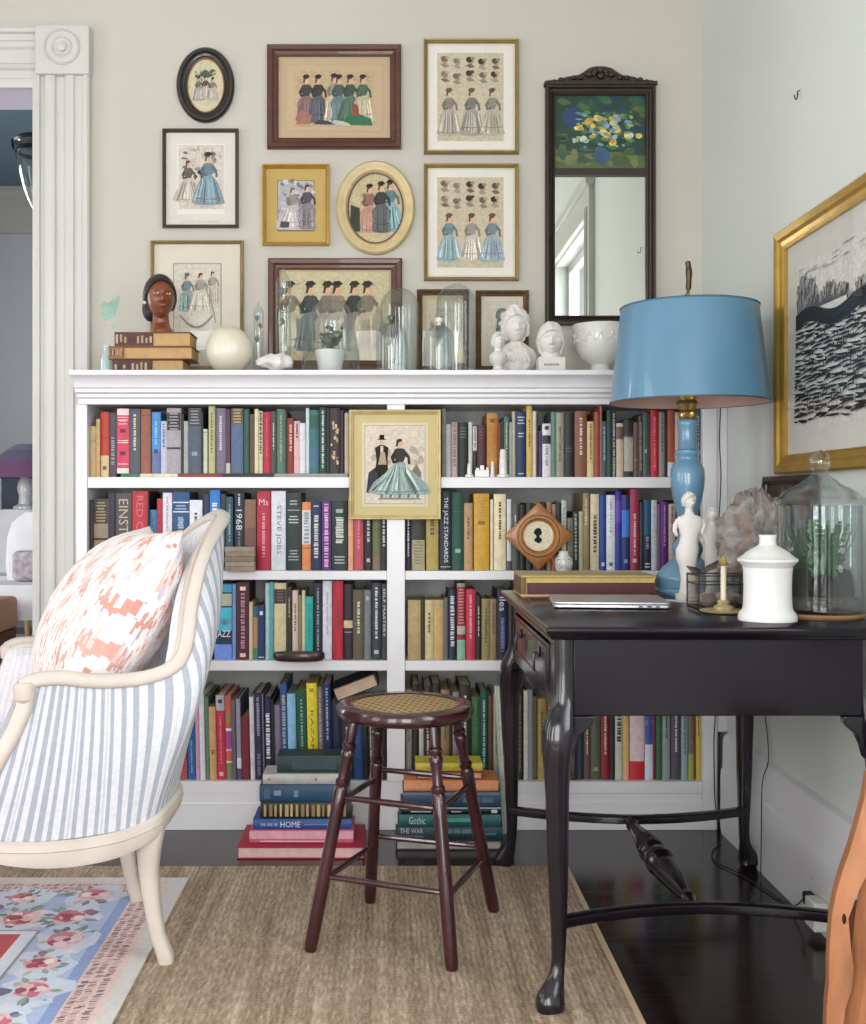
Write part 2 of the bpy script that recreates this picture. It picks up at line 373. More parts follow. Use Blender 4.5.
def book(x0, x1, zb, zt, yf, depth, c, details, shear=0, parent=None):
    """upright book: cloth cover with rounded spine plus page block"""
    h = zt - zb; w = x1 - x0; t = min(.0022, w*.16); cx = (x0+x1)/2
    rnd = min(.004, w*.16)
    cv = MB(); N = 6
    fx = [x0 + w*i/N for i in range(N+1)]
    fy = [yf + rnd*((2*i/N-1)**2) for i in range(N+1)]
    outer = [(x0, yf+depth)] + list(zip(fx, fy)) + [(x1, yf+depth)]
    inner = [(x1-t, yf+depth), (x1-t, yf+rnd+t), (x0+t, yf+rnd+t), (x0+t, yf+depth)]
    o = outer + inner
    cv.prism([(a, b, zb) for a, b in o], [(a, b, zt) for a, b in o], c)
    def band(z0, z1, cc, a=.0, b=1.0, d=.0004, k=0):
        xs = [x0 + w*(a + (b-a)*i/N) for i in range(N+1)]
        ys = [yf - d - k*.0002 + rnd*((2*(x-x0)/w-1)**2) for x in xs]
        cv.loft([[(x, y, z0) for x, y in zip(xs, ys)], [(x, y, z1) for x, y in zip(xs, ys)]], cc, cap=(False, False), closed=False)
    rr = random.Random(BOOKN[0]); BOOKN[0] += 1
    for dt in details:
        k = dt[0]
        if k == 'b': band(zb + h*dt[1], zb + h*dt[2], dt[3], .02, .98)                # solid band
        elif k == 'l': band(zb + h*dt[1], zb + h*dt[1] + .0022, dt[2], .08, .92, k=1)    # thin line
        elif k == 't':                                                               # running lettering too small to read
            z = zb + h*dt[2]; z1 = zb + h*dt[1]; hw = dt[4] if len(dt) > 4 else .26
            while z > z1:
                L = rr.uniform(.003, .008)
                band(z-L, z, dt[3], .5-hw*rr.uniform(.7, 1), .5+hw*rr.uniform(.7, 1), k=2); z -= L + rr.choice([.0016, .002, .005])
        elif k == 'h':                                                               # short lines across
            z = zb + h*dt[2]; z1 = zb + h*dt[1]
            while z > z1:
                e = rr.uniform(.05, .3); band(z-.0035, z, dt[3], .12+e*.5, .88-e*.5, k=2); z -= .0095
        elif k == 'd': band(zb + h*dt[1] - .006, zb + h*dt[1] + .006, dt[2], .28, .72, k=2)
        elif k == 'p':                                                               # blotchy printed pattern
            for q in range(26):
                a = rr.uniform(.05, .7); z = zb + h*rr.uniform(dt[1], dt[2]); band(z, z + rr.uniform(.003, .012), rr.choice(dt[3]), a, a + rr.uniform(.1, .28), k=2 + q % 5)
        elif k == 'T':                                                               # words running down the spine
            st, a, b, cc, hw = dt[1:6]
            put_text(cv, st, (cx - w*hw, yf-.0010, zb+h*b), (0, 0, -(b-a)*h), (2*w*hw, 0, 0), cc)
        elif k == 'H':                                                               # words across the spine
            st, a, b, cc, hw = dt[1:6]
            put_text(cv, st, (cx - w*hw, yf-.0010, zb+h*a), (2*w*hw, 0, 0), (0, 0, (b-a)*h), cc)
    pg = MB(); pc = rr.choice(['#cdbf9f', '#c6b892', '#d5cab2', '#bba983'])
    pg.box(x0+t, x1-t, yf+rnd+t, yf+depth-.004, zb+.0025, zt-.004, pc)
    if shear:
        f = lambda p: V((p.x - shear*(p.z-zb), p.y, p.z)); cv.xf(f); pg.xf(f)
    ob = cv.build('book', cover, loc=(cx, yf+depth/2, zb), sharp=50)
    pg.build('pages', pagem, ob)
    return ob

def hexc(c): return PAL.get(c, c)
W_ = '#d5d5d2'; GO = '#b79a52'; DK = '#1c1c20'
# each row: (x0, x1, y of top, colour word, exact colour or None, phrase, details)
R1L = [(88.4,95.8,426,'tan',None,'',[('l',.7,'#7c6a44')]),(95.9,99.7,419,'beige','#b99a6a','',[]),(99.9,108.3,412,'red','#b0352c','with a cream foot',[('b',0,.33,'#c4b288'),('d',.14,'#6a4a2c')]),
 (108.8,116,413,'charcoal','#443f4a','',[('t',.2,.62,'#8c8a90')]),(116.2,128.5,408.5,'pink',None,'with white bands',[('b',.90,1,'#d8c8c8'),('b',0,.08,'#d0d0ca'),('l',.82,W_),('l',.86,W_),('l',.5,W_),('l',.47,W_),('l',.14,W_),('d',.66,'#5a1530'),('d',.31,'#5a1530'),('h',.76,.82,'#d8a0a8')]),
 (129,139.7,408.5,'slate',None,'',[]),(140.6,150.3,409,'brown','#8a5340','',[('l',.9,'#5a3020')]),(151,160,412,'blue','#3f86c4','paling to grey-blue at the foot',[('b',0,.36,'#5d6c94'),('d',.36,'#1c3a70'),('t',.5,.85,'#88b8e0',.15)]),
 (160.5,166.3,421,'lavender',None,'',[('t',.5,.95,'#5a5a70',.2)]),(166.5,180.5,408,'grey','#9a939a','with black bands near its head',[('b',.66,.93,'#2a2628'),('h',.68,.92,'#9a939a'),('b',.37,.40,'#2a2628')]),
 (180.9,183.3,414,'dark green','#203028','',[]),(183.5,187.8,421,'pale grey','#9c9c9a','',[]),(188,201,408,'slate','#43505e','with pale upper lines',[('b',.72,.98,'#34363c'),('h',.73,.96,'#8a8c94'),('d',.3,'#7c8c9c')]),
 (201.3,203,412,'black',None,'',[]),(203.2,207.2,429,'cream','#b9bfa6','',[('l',.92,'#6a6a50')]),(208.5,215,406,'khaki',None,'',[]),
 (215.6,225.4,408,'mauve',None,'with white lettering',[('t',.35,.88,'#bdb8c4',.14)]),(225.7,230,409,'plum','#4a3040','',[('b',0,.16,'#b8b0a4')]),
 (230.7,243,408,'blue','#4a5f7c','under a gold-lined brown head',[('b',.76,1,'#5a4a3a'),('h',.77,.98,'#b0a070')]),(244,249,409,'green','#23503f','',[]),(249.6,254.4,414,'dark brown','#54432f','',[]),
 (254.6,258.4,409,'cream',None,'',[]),(258.6,262.5,411,'khaki','#c2bd9b','with black lettering',[('t',.3,.98,'#1c1a18',.3)]),(263,270.6,412,'red','#a81c38','',[('t',.3,.9,'#c86070',.08)]),
 (270.8,276.2,411,'charcoal','#3d4542','',[]),(276.4,285.2,409,'sage',None,'',[('b',.0,1,'#4c6a58'),('t',.2,.9,'#8aa090',.1)]),(285.4,287.1,411,'black','#201a18','',[]),
 (287.3,293.9,418,'rust','#7a2a20','with cream lettering',[('t',.4,.88,'#c8a88c',.2)]),(294,299.7,421,'peach','#cda7ab','',[('t',.7,.95,'#5a3040',.2)]),(299.8,305.4,423,'white',None,'',[]),
 (305.7,309,408,'pale blue','#b9cdd0','',[]),(309.2,318.6,410,'teal','#2e6468','',[('b',.7,.92,'#1f5248'),('b',.1,.4,'#3c6480')]),(319,326.5,407,'dark green','#1c3a36','with white lettering',[('t',.1,.95,'#c0c8c0',.16)]),
 (326.7,329.4,408,'black',None,'',[]),(329.7,340,408,'dark brown','#2c2226','blotched with cream',[('p',.12,.8,['#c4a890','#a88870','#d0bca0'])]),(340.2,344.2,410,'plum','#2a1a22','',[]),(344.5,349.3,413,'beige','#b8a98f','',[])]
R1R = [(405.5,412,409,'brown','#6a4838','',[]),(412.3,420,412,'navy',None,'',[]),(420.3,428,410,'grey',None,'',[]),(428.4,434,413,'cream',None,'',[]),(434.4,441.6,411,'dark green',None,'',[]),
 (442,446,409,'mauve','#7d7478','',[]),(446.2,451,424,'pale grey',None,'',[]),(451.6,457.6,422,'beige','#b5a09a','',[('t',.2,.98,'#8a6c60',.3)]),(458.4,468,422,'black','#16221f','with gold lines',[('h',.7,.9,'#6c6a50')]),
 (468.6,472.4,422,'white','#bcbcb8','',[]),(473,477,424.7,'black','#22282a','with a white label',[('b',.5,.97,'#c8c8c4'),('t',.52,.95,'#404040',.2)]),(477.4,486.4,424.7,'maroon',None,'',[('h',.75,.93,'#6a3a48')]),
 (487,497.5,413,'gold','#b07a30','',[('l',.9,'#6c4818'),('d',.88,'#6c4818'),('b',.3,.82,'#a56f2a')]),(497.7,501.2,422,'rust','#6a2f1c','',[]),(501.4,503.8,420,'charcoal','#26282a','',[]),(504,509.3,416.6,'green','#3c6858','',[]),
 (509.5,512.2,422,'pale grey','#a5a5a0','',[]),(512.4,515.6,411,'khaki','#a8a68e','',[]),(516,526.4,412,'navy','#143055','with white lettering',[('h',.82,.93,'#b0b8c4'),('h',.62,.68,'#b0b8c4'),('h',.02,.06,'#b0b8c4')]),
 (526.8,532.3,405,'yellow','#c9a75a','',[]),(532.8,536.4,411,'cream','#c8bda6','',[]),(536.6,538.4,414,'black','#101214','',[]),(538.6,542,431,'purple','#4e2a6a','',[]),
 (542.5,551,423.5,'white','#cfccd4','with black device',[('b',.62,.78,'#2a2a30'),('d',.92,'#2a2a30'),('t',.2,.58,'#8a8a90',.15)]),(551.4,556,412,'sage','#5b7d70','',[]),(556.2,564,412.5,'grey','#8d917f','',[]),
 (564.5,574.6,412,'black','#1f1a1e','',[('h',.4,.45,'#4a4450')]),(575,587,411,'brown',None,'',[]),(587.5,594,421.4,'cream','#c8b480','with dark lettering',[('t',.3,.95,'#7a5a30',.16)]),(594.4,600,411.7,'rust',None,'',[]),
 (600.4,602.2,406,'rose','#b06060','',[]),(602.4,607,421,'slate','#324a4c','',[('t',.3,.9,'#88a0a0',.2)]),(607.2,612.3,410,'dark green','#1c3a34','',[]),(612.5,616,410,'charcoal','#1e2022','with white lettering',[('t',.0,.95,'#9a9c9c',.3)]),
 (616.6,623.5,423,'beige','#b5a893','',[('b',.7,.93,'#5c4c40')]),(624,633.6,420,'black','#201e20','with a grey label',[('b',.1,.72,'#9a988e'),('b',.7,.76,'#30343c')]),(634,638.8,422,'brown','#5a4238','',[('l',.3,'#a09080')]),
 (639,643.2,416,'charcoal','#3a3436','',[('t',.1,.9,'#787070',.3)]),(643.4,649,412.5,'olive','#3e5346','',[('d',.4,'#90a090')]),(649.3,650.8,414,'plum',None,'',[]),(651,659,410,'red','#b51a30','',[('t',.1,.9,'#d87080',.15)]),
 (659.4,664.6,412,'grey','#8c8480','',[]),(664.8,667.6,412,'black','#241c30','',[]),(668,675,410,'rust','#a34a38','with a white foot',[('b',.0,.22,'#c8ccd4')]),(675.4,682,412,'beige',None,'',[]),
 (682.4,690.6,409,'dark green','#24443c','',[]),(691,696.4,414,'tan',None,'',[]),(696.6,702.4,409,'navy','#2a3c58','with pale marks',[('t',.2,.9,'#8a98a8',.2)])]
R2L = [(89,92.6,499.5,'black',None,'',[]),(93,107.7,498.6,'tan','#8d7a68','with dark head and band',[('b',.65,1,'#3c342c'),('h',.68,.95,'#a09068'),('b',.42,.45,'#2a241e')]),(108,115.2,493,'plum','#2b2438','',[]),
 (115.6,131.4,493,'charcoal','#4b4548','with tall cream lettering',[('T','EINSTEIN',.22,.92,'#b0a688',.30)]),(132,147.4,491,'red','#b02838','with red ornate lettering',[('T','RED C',.52,.94,'#c86a70',.22)]),(147.6,148.8,493,'black',None,'',[]),
 (149,156.2,509.7,'blue','#3a6fa0','',[]),(156.7,162.4,498.6,'crimson','#a8283a','',[]),(162.6,171.8,492.7,'white','#d3d3dc','',[('t',.3,.95,'#a0a0b0',.12)]),(172.2,189,492,'blue','#1f4c78','with white bands',[('b',.86,.875,W_),('b',.74,.755,W_),('h',.79,.83,'#9ab0c4'),('t',.45,.68,'#9ab0c4',.2)]),
 (189.4,202,500,'lavender','#d5d8e4','',[]),(203,209.3,494,'navy','#232c48','',[]),(209.7,219.9,490,'blue','#2a72bc','with white lettering',[('t',.4,.84,'#d0dcec',.3)]),(220.4,226,494,'slate','#1e3038','',[]),(226.2,232.8,496.8,'teal','#2a4c5c','',[('t',.4,.9,'#7ca0ac',.15)]),
 (234,243.9,492.7,'navy','#1b2434','lettered 1968',[('T','1968',.52,.78,'#c8d0d8',.3),('t',.85,.98,'#c8d0d8',.1),('t',.3,.5,'#6c7890',.12)]),(244.4,255.9,499.5,'brown','#6a4a40','',[('b',.6,1,'#7c5a48')]),
 (256.8,270.3,491,'red','#a81e3a','lettered in pale pink',[('H','Ms',.82,.90,'#e0b8c0',.34),('t',.16,.72,'#d88c98',.12)]),(271,285.4,491,'white','#cfd3de','with tall grey lettering',[('T','STEVE JOBS',.2,.82,'#5c6070',.20)]),
 (286,301,492.7,'black','#1f2d2e','with silver lettering',[('h',.83,.9,'#b0b4b4'),('l',.77,'#b0b4b4'),('h',.6,.7,'#b8bcbc'),('h',.14,.26,'#a0a4a4')]),(301.7,310.7,502,'orange','#d5834c','with a white label',[('b',.38,.88,'#d0d0d2'),('t',.42,.85,'#8890a0',.28),('l',.32,'#602c10')]),
 (311.3,321,501.4,'navy','#1c2850','with white lettering',[('h',.92,.94,'#c0c4d0'),('t',.2,.8,'#c8c8c0',.25)]),(321.5,331,501,'purple','#5a2a6a','with pink lettering',[('t',.06,.96,'#d8a8d4',.24)]),
 (331.6,347.3,500.5,'black','#1c2a2a','with white emblem',[('d',.85,'#90a090'),('t',.4,.76,'#c8ccc0',.26),('h',.1,.2,'#b0b8b8')]),(348.2,353.3,497,'peach',None,'',[]),(353.8,363.4,498,'rose','#b24a58','',[('t',.3,.95,'#d89098',.1)]),
 (364.3,372.3,499,'black','#1c1820','with white lettering',[('t',.42,.95,'#b8b8c0',.2),('d',.14,'#a8a8b0')]),(372.6,380.6,499,'olive','#5b6440','',[('b',.0,.2,'#7c6450')]),(381,386.6,500,'charcoal','#1e2430','with a pale label',[('t',.35,.95,'#c0bcb0',.22)])]
R2R = [(405.4,411.3,500,'navy','#14182c','',[('t',.2,.8,'#b8c0d0',.15)]),(411.8,424.8,540,'khaki','#a39b7c','with ruled lines',[('h',.2,.95,'#7c765c')]),(426.3,438.5,500,'gold','#a5924a','with dark ornament',[('t',.5,.95,'#4c4020',.2)]),
 (439.6,451.4,491.7,'navy','#141c2c','lettered THE JAZZ STANDARDS',[('T','THE JAZZ STANDARDS',.1,.93,'#d0d8dc',.22),('l',.04,'#b0b8c0')]),(452,463.9,492.5,'green','#0f4438','',[('d',.25,'#7cae98'),('l',.75,'#2c6c58')]),(464.2,472.7,503,'tan','#ae8a62','',[]),
 (474,489.4,493.6,'gold','#c0952f','with a small brown seal',[('d',.62,'#7c5818'),('h',.66,.95,'#b0862c')]),(490.5,493.4,499.5,'cream','#d0c8b4','',[]),(494,505.9,494,'cream','#d9cdaa','',[]),(507,511.5,499,'white','#c6c8c8','with a slate foot',[('b',0,.13,'#484c60'),('l',.16,W_)]),
 (512.2,518.8,503,'slate','#4a5148','',[]),(519.4,526,504.6,'black','#15171a','',[]),(526.4,533,503,'dark green','#24302c','',[]),(533.4,540,506,'brown','#5c4030','',[]),(540.4,546.6,504,'charcoal','#2c2a2e','',[]),
 (547,552,502,'tan','#8e7a62','',[]),(552.4,556,504,'rust','#9a6a52','',[]),(556.4,561,502.5,'black','#20282a','',[]),(561.8,566.8,500.5,'pale grey','#b6c2b8','',[('t',.5,.9,'#7c8c88',.2)]),
 (567.7,573,518,'grey','#7a7468','',[]),(573.3,578.8,511.5,'dark green','#2c3830','with pale lettering',[('t',.2,.95,'#98a08c',.22)]),(579.2,582.9,511.5,'beige','#b0a98c','',[]),
 (583.4,589.5,493,'olive','#8d7c56','',[('t',.6,.92,'#c8bca0',.2)]),(590.8,599.5,494,'cream','#c8bca2','with black script',[('t',.24,.72,'#242220',.2)]),(600,606.5,495,'blue','#1d3d8c','',[('d',.08,'#c0c8e0')]),
 (606.9,615.4,495,'white','#cfd4da','',[('t',.5,.95,'#9098b0',.14),('d',.08,'#606c80')]),(615.8,622,491,'purple','#3a1f88','',[('b',.0,.5,'#22348c'),('b',.6,.88,'#5c3ca8')]),(622.2,630,495,'navy','#122a66','with a bright blue panel',[('b',.44,.8,'#2c6cc0'),('d',.12,'#8090c0')]),
 (630.5,639.4,489.4,'crimson','#8c2845','with script lettering',[('t',.2,.7,'#d0a8b0',.14),('d',.12,'#d0b8bc')]),(639.8,643.6,502,'charcoal','#1c2430','',[]),(643.8,651.6,500,'teal','#0f4a70','above white letters',[('b',0,.5,'#101c34'),('h',.03,.1,'#d0d4d8'),('t',.3,.48,'#6888a8',.2)]),
 (651.8,657.3,500,'pale grey','#b9c0c2','',[('t',.4,.9,'#8c94a0',.1)]),(657.6,661,504,'mauve','#6c4c78','',[]),(661.2,668.8,502,'purple','#5a1c70','',[('t',.35,.95,'#b088c0',.12)]),(669.3,675.8,503.8,'beige','#b5a79a','',[('t',.6,.95,'#6a5048',.2)]),
 (676.2,684,500,'teal','#1c4048','',[]),(684.4,692,503,'brown','#5c3c30','',[]),(692.4,702.4,499,'navy','#1c2440','',[])]
R3L = [(205.5,213.6,584,'navy','#141c34','',[]),(214,231.8,583,'blue','#16304e','lettered JAZZ between bright blue panels',[('b',.88,.98,'#3c9cc0'),('b',.7,.86,'#a8b09c'),('b',.38,.68,'#48b4d0'),('b',.45,.52,'#a0e4f0'),('b',0,.2,'#6c8cd8'),('H','JAZZ',.27,.38,'#e4e4e0',.42)]),
 (232.3,235.8,584,'pale blue','#6f8fc4','',[]),(236.4,249,582.4,'maroon','#441a28','lettered in pink',[('t',.16,.86,'#b07c90',.18),('d',.92,'#e8d0c8'),('d',.06,'#e0b8a8')]),(249.2,252.5,602,'cream','#c9b89a','',[]),
 (253,257.5,606.6,'tan','#a57e50','with a green foot',[('b',0,.22,'#3c7c54'),('b',.8,1,'#2c5c68')]),(257.7,264.7,605.5,'navy','#17335e','with a white mark',[('d',.86,'#c8d0dc'),('l',.04,W_)]),(265.2,269.2,583,'pale grey','#9fc0c2','',[]),(269.4,273.6,582,'teal','#4f98a0','',[]),
 (273.9,285.9,583,'cream','#c9bc94','with a dark upper band',[('b',.73,.92,'#33262e'),('h',.76,.9,'#6a5c50')]),(286.4,291.9,587,'dark brown','#2c2a1c','with pale lettering',[('t',.6,.85,'#b0a880',.12)]),(292.4,297.9,590.5,'peach','#cdb4ac','',[]),
 (298,301.5,595,'olive','#8c7a55','',[]),(301.8,304.9,590.5,'cream','#c8c8a8','',[]),(305.2,313,596.8,'turquoise',None,'',[('t',.3,.9,'#1c7c80',.1)]),(313.7,322,583,'navy','#1c2838','with grey lettering',[('t',.1,.93,'#8890a0',.14)]),
 (322.6,331.8,581,'white','#d0d2da','',[('t',.3,.85,'#a0a4b0',.08)]),(332.7,343,581,'red','#b01c34','',[]),(343.3,352.7,584.7,'plum','#281c2c','with a cream label',[('b',.42,.52,'#c8b48c'),('l',.36,'#b0a8b0')]),(353,364,590,'olive','#57503c','',[]),
 (364.3,370.9,590,'grey','#6f7276','',[('d',.88,'#b0b0b4')]),(371.4,381.3,583,'slate','#2c323c','with white lettering',[('t',.26,.94,'#c4c8cc',.14),('d',.1,'#b0b4b8')]),(381.8,386.7,584,'charcoal','#2e3238','lettered SELF MASTERY',[('T','SELF MASTERY',.3,.94,'#c8c8c8',.26)])]
R3R = [(407.8,420.7,600,'tan','#ab966a','and worn',[('b',.45,.98,'#b29c70')]),(421,424.7,600,'dark brown','#2e2c1c','',[]),(425,433.6,600,'cream','#c2b184','',[]),(433.8,443.6,600,'tan','#b89a66','',[('b',.85,.98,'#a89c70')]),(444,447.9,598,'charcoal','#5e5e60','',[]),
 (448.4,456.4,590.5,'navy','#1c2636','with white lettering',[('t',.2,.92,'#c0c8d0',.26)]),(457,465.4,583,'crimson','#8c1c30','with a pale green foot',[('b',.95,1,'#8c8c80'),('h',.45,.92,'#c08c88'),('b',.33,.44,'#a8a894'),('b',0,.26,'#7cae94')]),
 (466,475.6,589.5,'rose','#b53048','',[('t',.3,.92,'#e0a0a8',.12)]),(476,481.4,596,'black','#15161a','',[]),(481.7,490,599,'olive','#8a8050','',[]),(490.2,496.6,599,'tan','#8c7858','',[]),(497.4,508,590,'navy','#14203c','with pale blue lettering',[('T','lles',.7,.9,'#c8ccd8',.3),('t',.1,.6,'#6878a8',.2)]),
 (508.4,516,592,'charcoal','#2c2c34','',[]),(516.4,528,585,'brown','#6a4838','',[]),(528.4,540,588,'sage',None,'',[]),(540.4,549,592,'maroon',None,'',[]),(549.4,561,586,'slate',None,'',[])]
R4L = [(176,187,730,'rose','#a8485c','',[]),(187.6,196,702,'blue','#1f5c94','',[('t',.1,.5,'#7ca0c8',.1)]),(196.2,200.2,697,'pink','#c490a8','',[]),(200.4,205.4,692,'white','#d2d2d8','',[]),(205.8,209.7,697,'green','#4a7058','',[('b',.0,1,'#587c60')]),(210,216.8,707,'tan','#c09a6c','',[('l',.4,'#80603c'),('d',.38,'#80603c')]),
 (217,226,695.6,'red','#b32a44','with a grey head',[('b',.82,1,'#a8a8b4'),('d',.93,'#303440'),('t',.2,.75,'#d06c80',.12),('d',.07,'#e0a0b0')]),(226.4,232.4,696,'rust','#b85848','banded in magenta and cream',[('b',.36,.58,'#a03c84'),('b',.58,.61,W_),('b',.34,.37,'#d8b0a0'),('b',.2,.22,W_),('b',0,.2,'#6c7c50'),('b',.68,.78,'#8c7c48')]),
 (232.7,236.6,700,'grey','#5b5660','',[]),(237,241.6,699,'slate','#4c4a6c','with a white label',[('b',.14,.27,'#d0d4e0'),('b',.27,1,'#8c8898')]),(242,250.3,717,'maroon','#6a1c24','',[]),(250.6,255,697,'pale grey','#c4c0c8','',[]),(255.5,263,693,'navy','#22243c','with pale lettering',[('t',.5,.95,'#8c8ca8',.2),('t',.05,.3,'#70708c',.2)]),
 (263.3,264.9,694,'mauve','#6c6080','',[]),(265.2,272.4,697,'black','#20203c','with bold white lettering',[('t',.25,.8,'#d0d0dc',.3)]),(272.7,274.7,700,'charcoal','#1c1c24','',[]),(275,281.2,705.7,'grey','#7c7280','',[]),
 (281.6,288.4,684,'blue','#2a4c88','with pale blocky lettering',[('t',.1,.88,'#a0a88c',.26)]),(288.7,297,694,'pale blue','#83b8dc','',[('b',.0,.04,'#4c80c0')]),(297.8,308,690.5,'green','#14503a','with pale lettering',[('t',.1,.9,'#7ca490',.12)]),
 (308.4,318.5,683.5,'yellow','#e0d030','lettered KAZAN',[('T','KAZAN',.28,.72,'#6a5c10',.16),('d',.93,'#a09020')]),(318.8,324.5,687,'grey','#6c6258','with faded lettering',[('t',.3,.95,'#a09888',.22)]),(324.8,332.3,684,'navy','#1a2c58','with white lettering',[('t',.42,.96,'#9ca8c8',.14),('d',.05,'#8090b0')]),
 (332.7,342,703,'navy','#141c38','',[]),(342.3,353.6,714,'charcoal','#1c2030','',[]),(354,363.2,704,'blue','#1c4a80','',[('l',.3,'#506c98')]),(363.5,368.6,706,'black','#12141c','with a pale dot',[('d',.8,'#a0a0a8')]),(368.9,374,704,'dark brown','#2a2422','',[]),(374.3,379,706,'pale grey','#9c9c98','',[]),(379.3,386.2,702,'black','#1c1e24','',[])]
R4R = [(405.6,411.8,690,'grey','#8a847c','',[]),(412.1,418.8,684,'black','#241c1c','',[]),(419.2,423.6,692,'white','#b8b8b4','',[]),(424,431.6,686,'dark brown','#2c2420','',[]),(432,440.6,684,'black','#14181c','with white lettering',[('h',.5,.8,'#b0b4b4')]),(441,449.4,690,'tan','#8a7350','',[]),
 (449.8,452.4,688,'charcoal','#1c1c20','',[]),(452.7,459,692,'grey','#7c7c7a','',[]),(459.4,471,685,'dark brown','#28221e','',[]),(471.8,480.3,697,'green','#2c5c34','',[('t',.4,.95,'#4c7c50',.1)]),(480.6,488,691.5,'teal','#0f4a48','with white lettering',[('t',.1,.9,'#a8c0b8',.16)]),
 (488.5,493.3,696,'brown','#5a3c28','',[]),(493.7,499,694,'pale grey','#a0a498','',[]),(508,516.6,690,'maroon',None,'',[]),(517,523.6,686,'black','#1c1c18','with gold lettering',[('t',.1,.9,'#6c6440',.2)]),(524,528.4,690.6,'white','#c2c4c0','',[]),(528.7,533,690,'slate','#8c9098','',[]),(533.3,537.6,697,'olive','#5c5838','',[]),
 (538,546,699,'gold','#b09a58','',[]),(546.4,552,697,'brown',None,'',[]),(552.4,560,693,'charcoal',None,'',[]),(560.4,569,696,'beige',None,'',[]),(569.3,576.8,700,'charcoal','#2c2c2c','',[('t',.1,.9,'#5c5c54',.2)]),(577.2,584,694,'navy','#182838','',[]),(584.3,590.8,698,'brown','#5c4038','',[]),
 (591.2,600.6,690,'sage','#4a5440','with a faint device',[('d',.12,'#8c9080'),('l',.1,'#8c9080')]),(601.2,610,694,'crimson','#7c1420','',[]),(610.4,615,692,'black','#181820','',[]),(615.5,623.2,690,'pale grey','#b4b8a8','with black lettering',[('t',.42,.78,'#24241e',.3)]),
 (623.6,629.3,696,'tan','#c8a868','',[('b',0,.2,'#d8a078')]),(630,645,688,'red','#b81828','with a white-edged stripe',[('b',.2,.98,'#d0bcc0'),]),(645.4,653.4,692,'white','#c8ccd8','with a blue picture above',[('b',.4,.98,'#34509c'),('b',.62,.68,'#8c9cd0')]),(653.6,656.2,694,'crimson','#74142c','',[]),
 (656.6,662.6,690,'green','#2c5c40','',[]),(662.8,670.6,694,'grey-green',None,'',[]),(671.7,681.4,690,'slate','#4c4858','',[]),(681.8,688,692,'grey-green','#88a0a0','',[]),(688.6,694.4,694,'grey','#6c6858','',[('b',.0,.3,'#90a048')]),(694.7,696,695,'rust','#6c2820','',[]),(696.4,702.4,690,'yellow','#c8b040','',[])]
ROWS = [(R1L, 0, 'top left', .17, 0), (R1R, 0, 'top right', .17, 0), (R2L, 1, 'second left', .18, 0), (R2R, 1, 'second right', .18, 0), (R3L, 2, 'third left', .18, 0), (R3R, 2, 'third right', .18, 0), (R4L, 3, 'bottom left', .24, .022), (R4R, 3, 'bottom right', .2, 0)]
for b in list(R4R):
    pass
YF = DB + .022
LAB = set()
LIFT = {}
for rows, si, where, dep, shear in ROWS:
    zb0 = Z(S[si], DB) + .0006
    def phrase(b):
        w = b[1] - b[0]; tall = S[si] - b[2]
        a = 'wide ' if w > 11 else 'slim ' if w < 4.6 else ''
        if si == 0 and tall < 58 or si == 1 and tall < 68 or si == 2 and tall < 64: a = 'short ' + a
        return a + b[3]
    prev = -1e9
    for i, b in enumerate(rows):
        x0 = max(b[0], prev + .12); x1 = b[1]; prev = x1
        zb = zb0
        if where == 'top left' and i > 3: zb = zb0 + .0112
        rr = random.Random(i*31 + si*7)
        cc = b[4] or PAL[b[3]]
        det = list(b[6])
        if not det and x1-x0 > 5 and rr.random() < .6:
            base = lin(cc); lum = sum(base)/3; q = '#c8c2b0' if lum < .12 else '#4c4238'
            det.append(('t', rr.uniform(.25, .5), rr.uniform(.75, .93), q, .12))
        lo, hi = (LX0, LX1) if 'left' in where else (RX0, RX1)
        wx0, wx1 = max(X(x0, YF), lo + .0008), min(X(x1, YF), hi - .0008)
        if wx1 - wx0 < .004: wx0, wx1 = (wx0, wx0 + .004) if x0 < 250 or 400 < x0 < 500 else (wx1 - .004, wx1)
        ztop = min(Z(b[2], YF), (Z(404.5, DB) if si == 0 else Z(T[si-1], DB)) - .0012)
        yf_ = YF + rr.uniform(0, .006)
        o = book(wx0, wx1, zb, ztop, yf_, min(dep * rr.uniform(.85, 1), 3.692 - yf_), cc, det, shear)
        L = phrase(rows[i-1]) if i else None; Rr = phrase(rows[i+1]) if i < len(rows)-1 else None
        pos = ('between %s and %s books' % (L, Rr)) if L and Rr else ('against its left end, beside %s book' % Rr if Rr else 'against its right end, beside %s book' % L)
        lab = '%s book%s, %s shelf, %s' % (phrase(b), ' ' + b[5] if b[5] else '', where, pos)
        if len(lab.split()) > 16: lab = '%s book%s, %s shelf, %s' % (phrase(b), ' ' + b[5] if b[5] else '', where, 'right of %s one' % rows[i-1][3] if L else 'leftmost')
        if lab in LAB:
            lab = '%s book, %s shelf, %d books from its left end, right of %s one' % (phrase(b), where, i+1, L)
            if lab in LAB: print('DUPLABEL', lab)
        if len(lab.split()) > 16: print('LONG', lab)
        LAB.add(lab); tag(o, lab, 'book', 'books on the %s shelf' % where)
